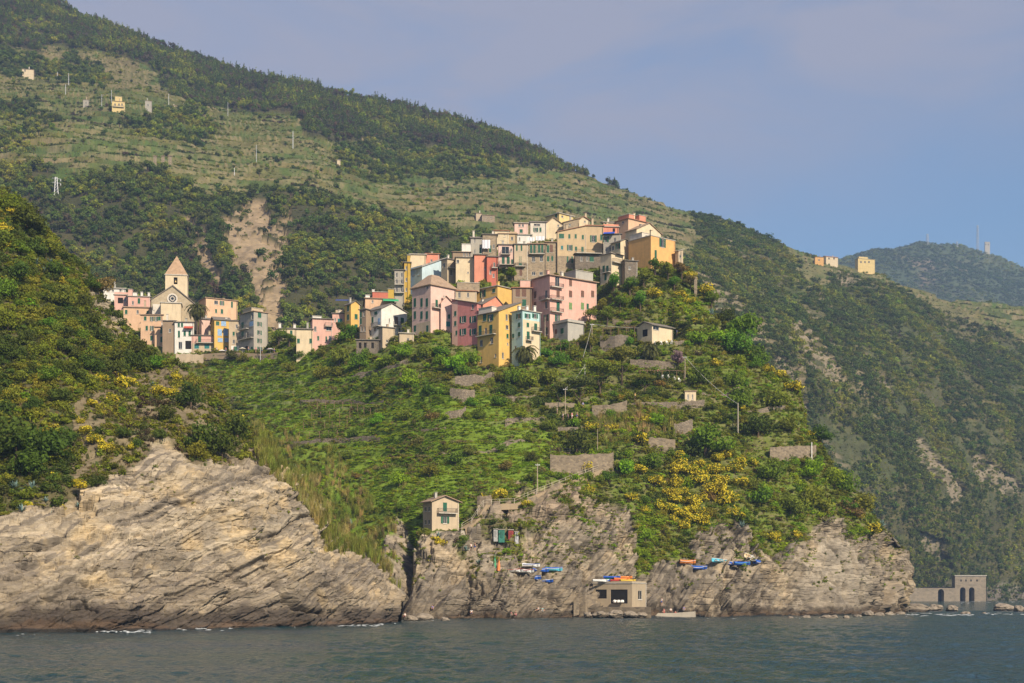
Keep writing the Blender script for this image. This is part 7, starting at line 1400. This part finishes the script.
# ================================================================== SEA ROCKS AND SURF
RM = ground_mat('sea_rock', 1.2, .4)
def rock_mesh(seed, wet=True):
    bm = bmesh.new(); bmesh.ops.create_icosphere(bm, subdivisions=4, radius=1); v = np.array([q.co[:] for q in bm.verts]); s = v * np.array([1, .8, .62])
    d, _ = strata(s * 4 + seed * 9, (.3, .1, .9), [(1.3, .10), (.5, .05)], .8, seed * 1.7); k = 1 + fbm(v + seed * 3.1, 1.1, 4, .55, seed) * .32 + d
    s = s * k[:, None]
    for q, c in zip(bm.verts, s): q.co = c
    me = bpy.data.meshes.new('sea_rock'); bm.to_mesh(me); bm.free(); me.materials.append(RM); n = len(me.vertices)
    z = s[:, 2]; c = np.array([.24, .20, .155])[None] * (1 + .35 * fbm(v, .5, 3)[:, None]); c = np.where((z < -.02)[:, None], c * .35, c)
    me.attributes.new('alb', 'FLOAT_COLOR', 'POINT').data.foreach_set('color', np.concatenate([np.clip(c, .01, .8), np.ones((n, 1))], 1).astype(np.float32).ravel()); me.attributes.new('rock', 'FLOAT', 'POINT').data.foreach_set('value', np.ones(n, np.float32))
    return me
RK = [rock_mesh(i) for i in range(5)]
RKL = [(915, 612, 14, 'long brown reef just beyond the headland tip'), (935, 611, 12, 'middle part of the brown reef beyond the headland'), (952, 611.5, 9, 'low end of the brown reef beyond the headland'), (966, 614, 5, 'small dark rock past the reef'), (1004, 611, 13, 'round dark islet at the right edge'), (1020, 612, 9, 'dark rock beside the round islet'), (984, 613.5, 3, 'tiny rock between reef and islet'), (826, 618, 6, 'greenish boulder under the smooth slab'), (834, 618, 6, 'pale boulder second along the slab foot'), (868, 616, 8, 'pale boulder under the headland corner'), (879, 615.5, 6, 'tan boulder under the headland corner'), (890, 615, 7, 'brown boulder near the headland tip'), (846, 618, 5, 'grey boulder third along the slab foot'), (857, 617, 5, 'tan boulder fourth along the slab foot'), (900, 614.5, 6, 'dark boulder at the very headland tip'), (806, 618.5, 6, 'broad flat boulder at the cave foot'), (790, 618.5, 5, 'dark boulder left of the broad flat one'), (410, 621, 8, 'dark boulder in the gully mouth'), (425, 620, 9, 'broad boulder right of the gully mouth'), (445, 620.5, 7, 'grey boulder on the left shore'), (565, 617.5, 7, 'dark boulder below the slipway'), (600, 618.4, 8, 'boulder left below the boathouse'), (616, 618.6, 9, 'boulder right below the boathouse'), (608, 618.3, 6, 'small boulder in the middle below the boathouse'), (630, 618.5, 8, 'boulder under the boathouse corner'), (642, 618.2, 6, 'boulder between boathouse and landing'), (588, 618.4, 7, 'boulder at the foot of the ramp wall'), (394, 612, 5, 'dark boulder wedged beside the near cliff')]
for i, (x, y, r, lab) in enumerate(RKL):
    Y = 7110 / (y - 594); s = r * Y / F; o = obj('sea_rock', RK[i % 5], None, ((x - 512) / F * Y, Y, .45 * s if 585 < x < 645 else .0 if r < 8 else .2 * s)); o.scale = (s, s * .8, s * (.8 if r < 10 else .62)); o.rotation_euler = (0, 0, i * .9); tag(o, lab, 'rock', 'rocks at the water edge')
M_FOAM, t, b = new_mat('surf'); b.inputs['Base Color'].default_value = (.50, .53, .54, 1); b.inputs['Roughness'].default_value = .8
def surf():
    r = random.Random(4); m = MB()
    for (x0, x1, y, amt) in [(95, 150, 632.4, 1.), (175, 235, 629.4, .8), (255, 300, 628, .35), (335, 395, 626, .9), (400, 440, 620.6, .35), (500, 560, 619.4, .25), (640, 700, 618.6, .2), (700, 800, 618.6, .25), (870, 910, 616, .4), (905, 975, 615.2, 1.), (985, 1040, 614.2, .9), (960, 1020, 602.2, .8), (10, 60, 634.6, .3)]:
        n = int((x1 - x0) * .5 * amt * amt) + 1
        for k in range(n):
            x = r.uniform(x0, x1); yy = y + r.gauss(.3, .8); Y = 7110 / (yy - 594); k_ = Y / F; L = r.uniform(.4, 2.0) * (.4 + amt) * 1.7 * k_; w = L * r.uniform(.3, .9); cx = (x - 512) / F * Y; pts = []
            for j in range(9): a = 6.283 * j / 9; q = r.uniform(.6, 1.2); pts.append((cx + math.cos(a) * L * q, Y + math.sin(a) * w * q * 2, .12 + r.uniform(0, .05)))
            o = len(m.v); m.v += pts + [(cx, Y, .16 + r.uniform(0, .1) * amt)]
            for j in range(9): m.f.append((o + j, o + (j + 1) % 9, o + 9)); m.m.append(0)
    o = m.build('surf', M_FOAM, None, True); tag(o, 'white surf along the foot of the cliffs', 'surf', None, 'stuff')
surf()
# ================================================================== LAUNDRY, PARASOLS, TERRACE FURNITURE
def hang(label, px, py, wpx, hpx, Yd, rgb, group='washing on the houses'):
    c = at(px, py, Yd); k = Yd / F; w, h = wpx * k, hpx * k; m = MB(); n = 8; vs = []; fs = []
    for i in range(n + 1):
        for j in range(2): vs.append(((i / n - .5) * w, math.sin(i * 1.7) * .08, -h * j + (.12 * math.sin(i * 2.1) if j else 0)))
    vs += [(x, y + .03, z) for x, y, z in vs]; q = 2 * (n + 1)
    for i in range(n): a = 2 * i; fs += [(a, a + 2, a + 3, a + 1), (q + a, q + a + 1, q + a + 3, q + a + 2)]
    o = m.add(vs, fs).build('laundry_sheet', simple('sheet_cloth', rgb, .9, 0, .08)); o.location = c; tag(o, label, 'laundry', group)
def hy(Z, u, v): ox, oy, s = ZT[Z]; return locate(HL, ox + u / s, oy + v / s, True).y
for lab, Z, u, v, vb, wz, hz, rgb in [('large white sheet hung on the grey stone ridge house', 'R1', 580, 300, 440, 46, 52, (.68, .68, .74)), ('white wash hung left on the white house terrace', 'R1', 850, 285, 350, 40, 22, (.72, .72, .75)), ('white wash hung beside the stone facade terrace', 'R1', 905, 278, 545, 50, 26, (.70, .70, .74)), ('small pale wash on the beige laundry balcony', 'R1', 415, 448, 560, 30, 14, (.66, .60, .68))]:
    ox, oy, s = ZT[Z]; hang(lab, ox + u / s, oy + v / s, wz / s, hz / s, hy(Z, u, vb) - .5 + (1.5 if 'beige' in lab else 0), rgb)
def parasol(label, px, py, rgb, rpx, T=HL, group='parasols on the terraces'):
    g = locate(T, px, py); r = rpx * g.y / F; root = empty('parasol', g, 0, label, 'parasol', group); MB().tube([(0, 0, -.3), (0, 0, 2.3)], .04, 6).build('pole', M_WHITE, root)
    m = MB(); n = 10; vs = [(math.cos(6.283 * i / n) * r, math.sin(6.283 * i / n) * r, 1.95 - (.08 if i % 2 else 0)) for i in range(n)] + [(0, 0, 2.45)]; m.add(vs, [(i, (i + 1) % n, n) for i in range(n)] + [tuple(range(n))[::-1]]); m.build('canopy', simple('canopy_cloth', rgb, .85), root)
parasol('white parasol left on the village square', 222, 357, (.7, .7, .68), 4); parasol('cream parasol in the middle of the village square', 243, 356.5, (.6, .55, .45), 4); parasol('grey parasol right on the village square', 270, 355.5, (.45, .45, .46), 4.5)
def pergola(label, x0, x1, yt, yb):
    a, b_ = locate(HL, x0, yb), locate(HL, x1, yb); L = (b_ - a).length; h = (yb - yt) * a.y / F; root = empty('pergola', a, math.atan2(b_.y - a.y, b_.x - a.x), label, 'pergola', 'garden pergolas'); pm = MB().box(-.06, .06, -.06, .06, -.8, h).mesh('post', M_WOOD); dz = (b_.z - a.z)
    n = max(3, int(L / 1.8))
    for i in range(n + 1):
        for y in (0, 2.0): obj('post', pm, root, (L * i / n, y, 0))
    t_ = MB().box(-.3, L + .3, -.08, .08, h + .003, h + .12).box(-.3, L + .3, 1.92, 2.08, h + .003, h + .12)
    for i in range(int(L / .6) + 1): t_.box(i * .6 - .04, i * .6 + .04, -.3, 2.3, h + .122, h + .2)
    t_.build('roof_slats', M_WOOD, root)
pergola('long dark pergola with chairs under the cottage terrace', 640, 684, 369, 379); pergola('shaded pergola right of the aqua house', 552, 578, 343, 352); pergola('pergola roof on the terrace left of the cottage', 603, 632, 327, 335)
def chair(label, px, py, group='white chairs under the pergola'):
    g = locate(HL, px, py); root = empty('garden_chair', (g.x, g.y - .6, g.z), random.uniform(-.7, .7), label, 'chair', group)
    MB().box(-.24, .24, -.24, .24, .42, .47).build('seat', M_WHITE, root); MB().box(-.24, .24, .2, .25, .472, .95).build('backrest', M_WHITE, root); lm = MB().box(-.03, .03, -.03, .03, -.1, .418).mesh('leg', M_WHITE)
    for x in (-.2, .2):
        for y in (-.2, .2): obj('leg', lm, root, (x, y, 0))
for i, x in enumerate([662, 668, 674, 679]): chair(['leftmost', 'second', 'third', 'rightmost'][i] + ' white garden chair under the long pergola' + ('' if i in (0, 3) else ' from its left end'), x, 380)
for i, x in enumerate([655, 661, 667, 671]): chair(['leftmost', 'second', 'third', 'rightmost'][i] + ' white garden chair on the cottage lawn' + ('' if i in (0, 3) else ' from its left end'), x, 343, 'white chairs at the cottage')
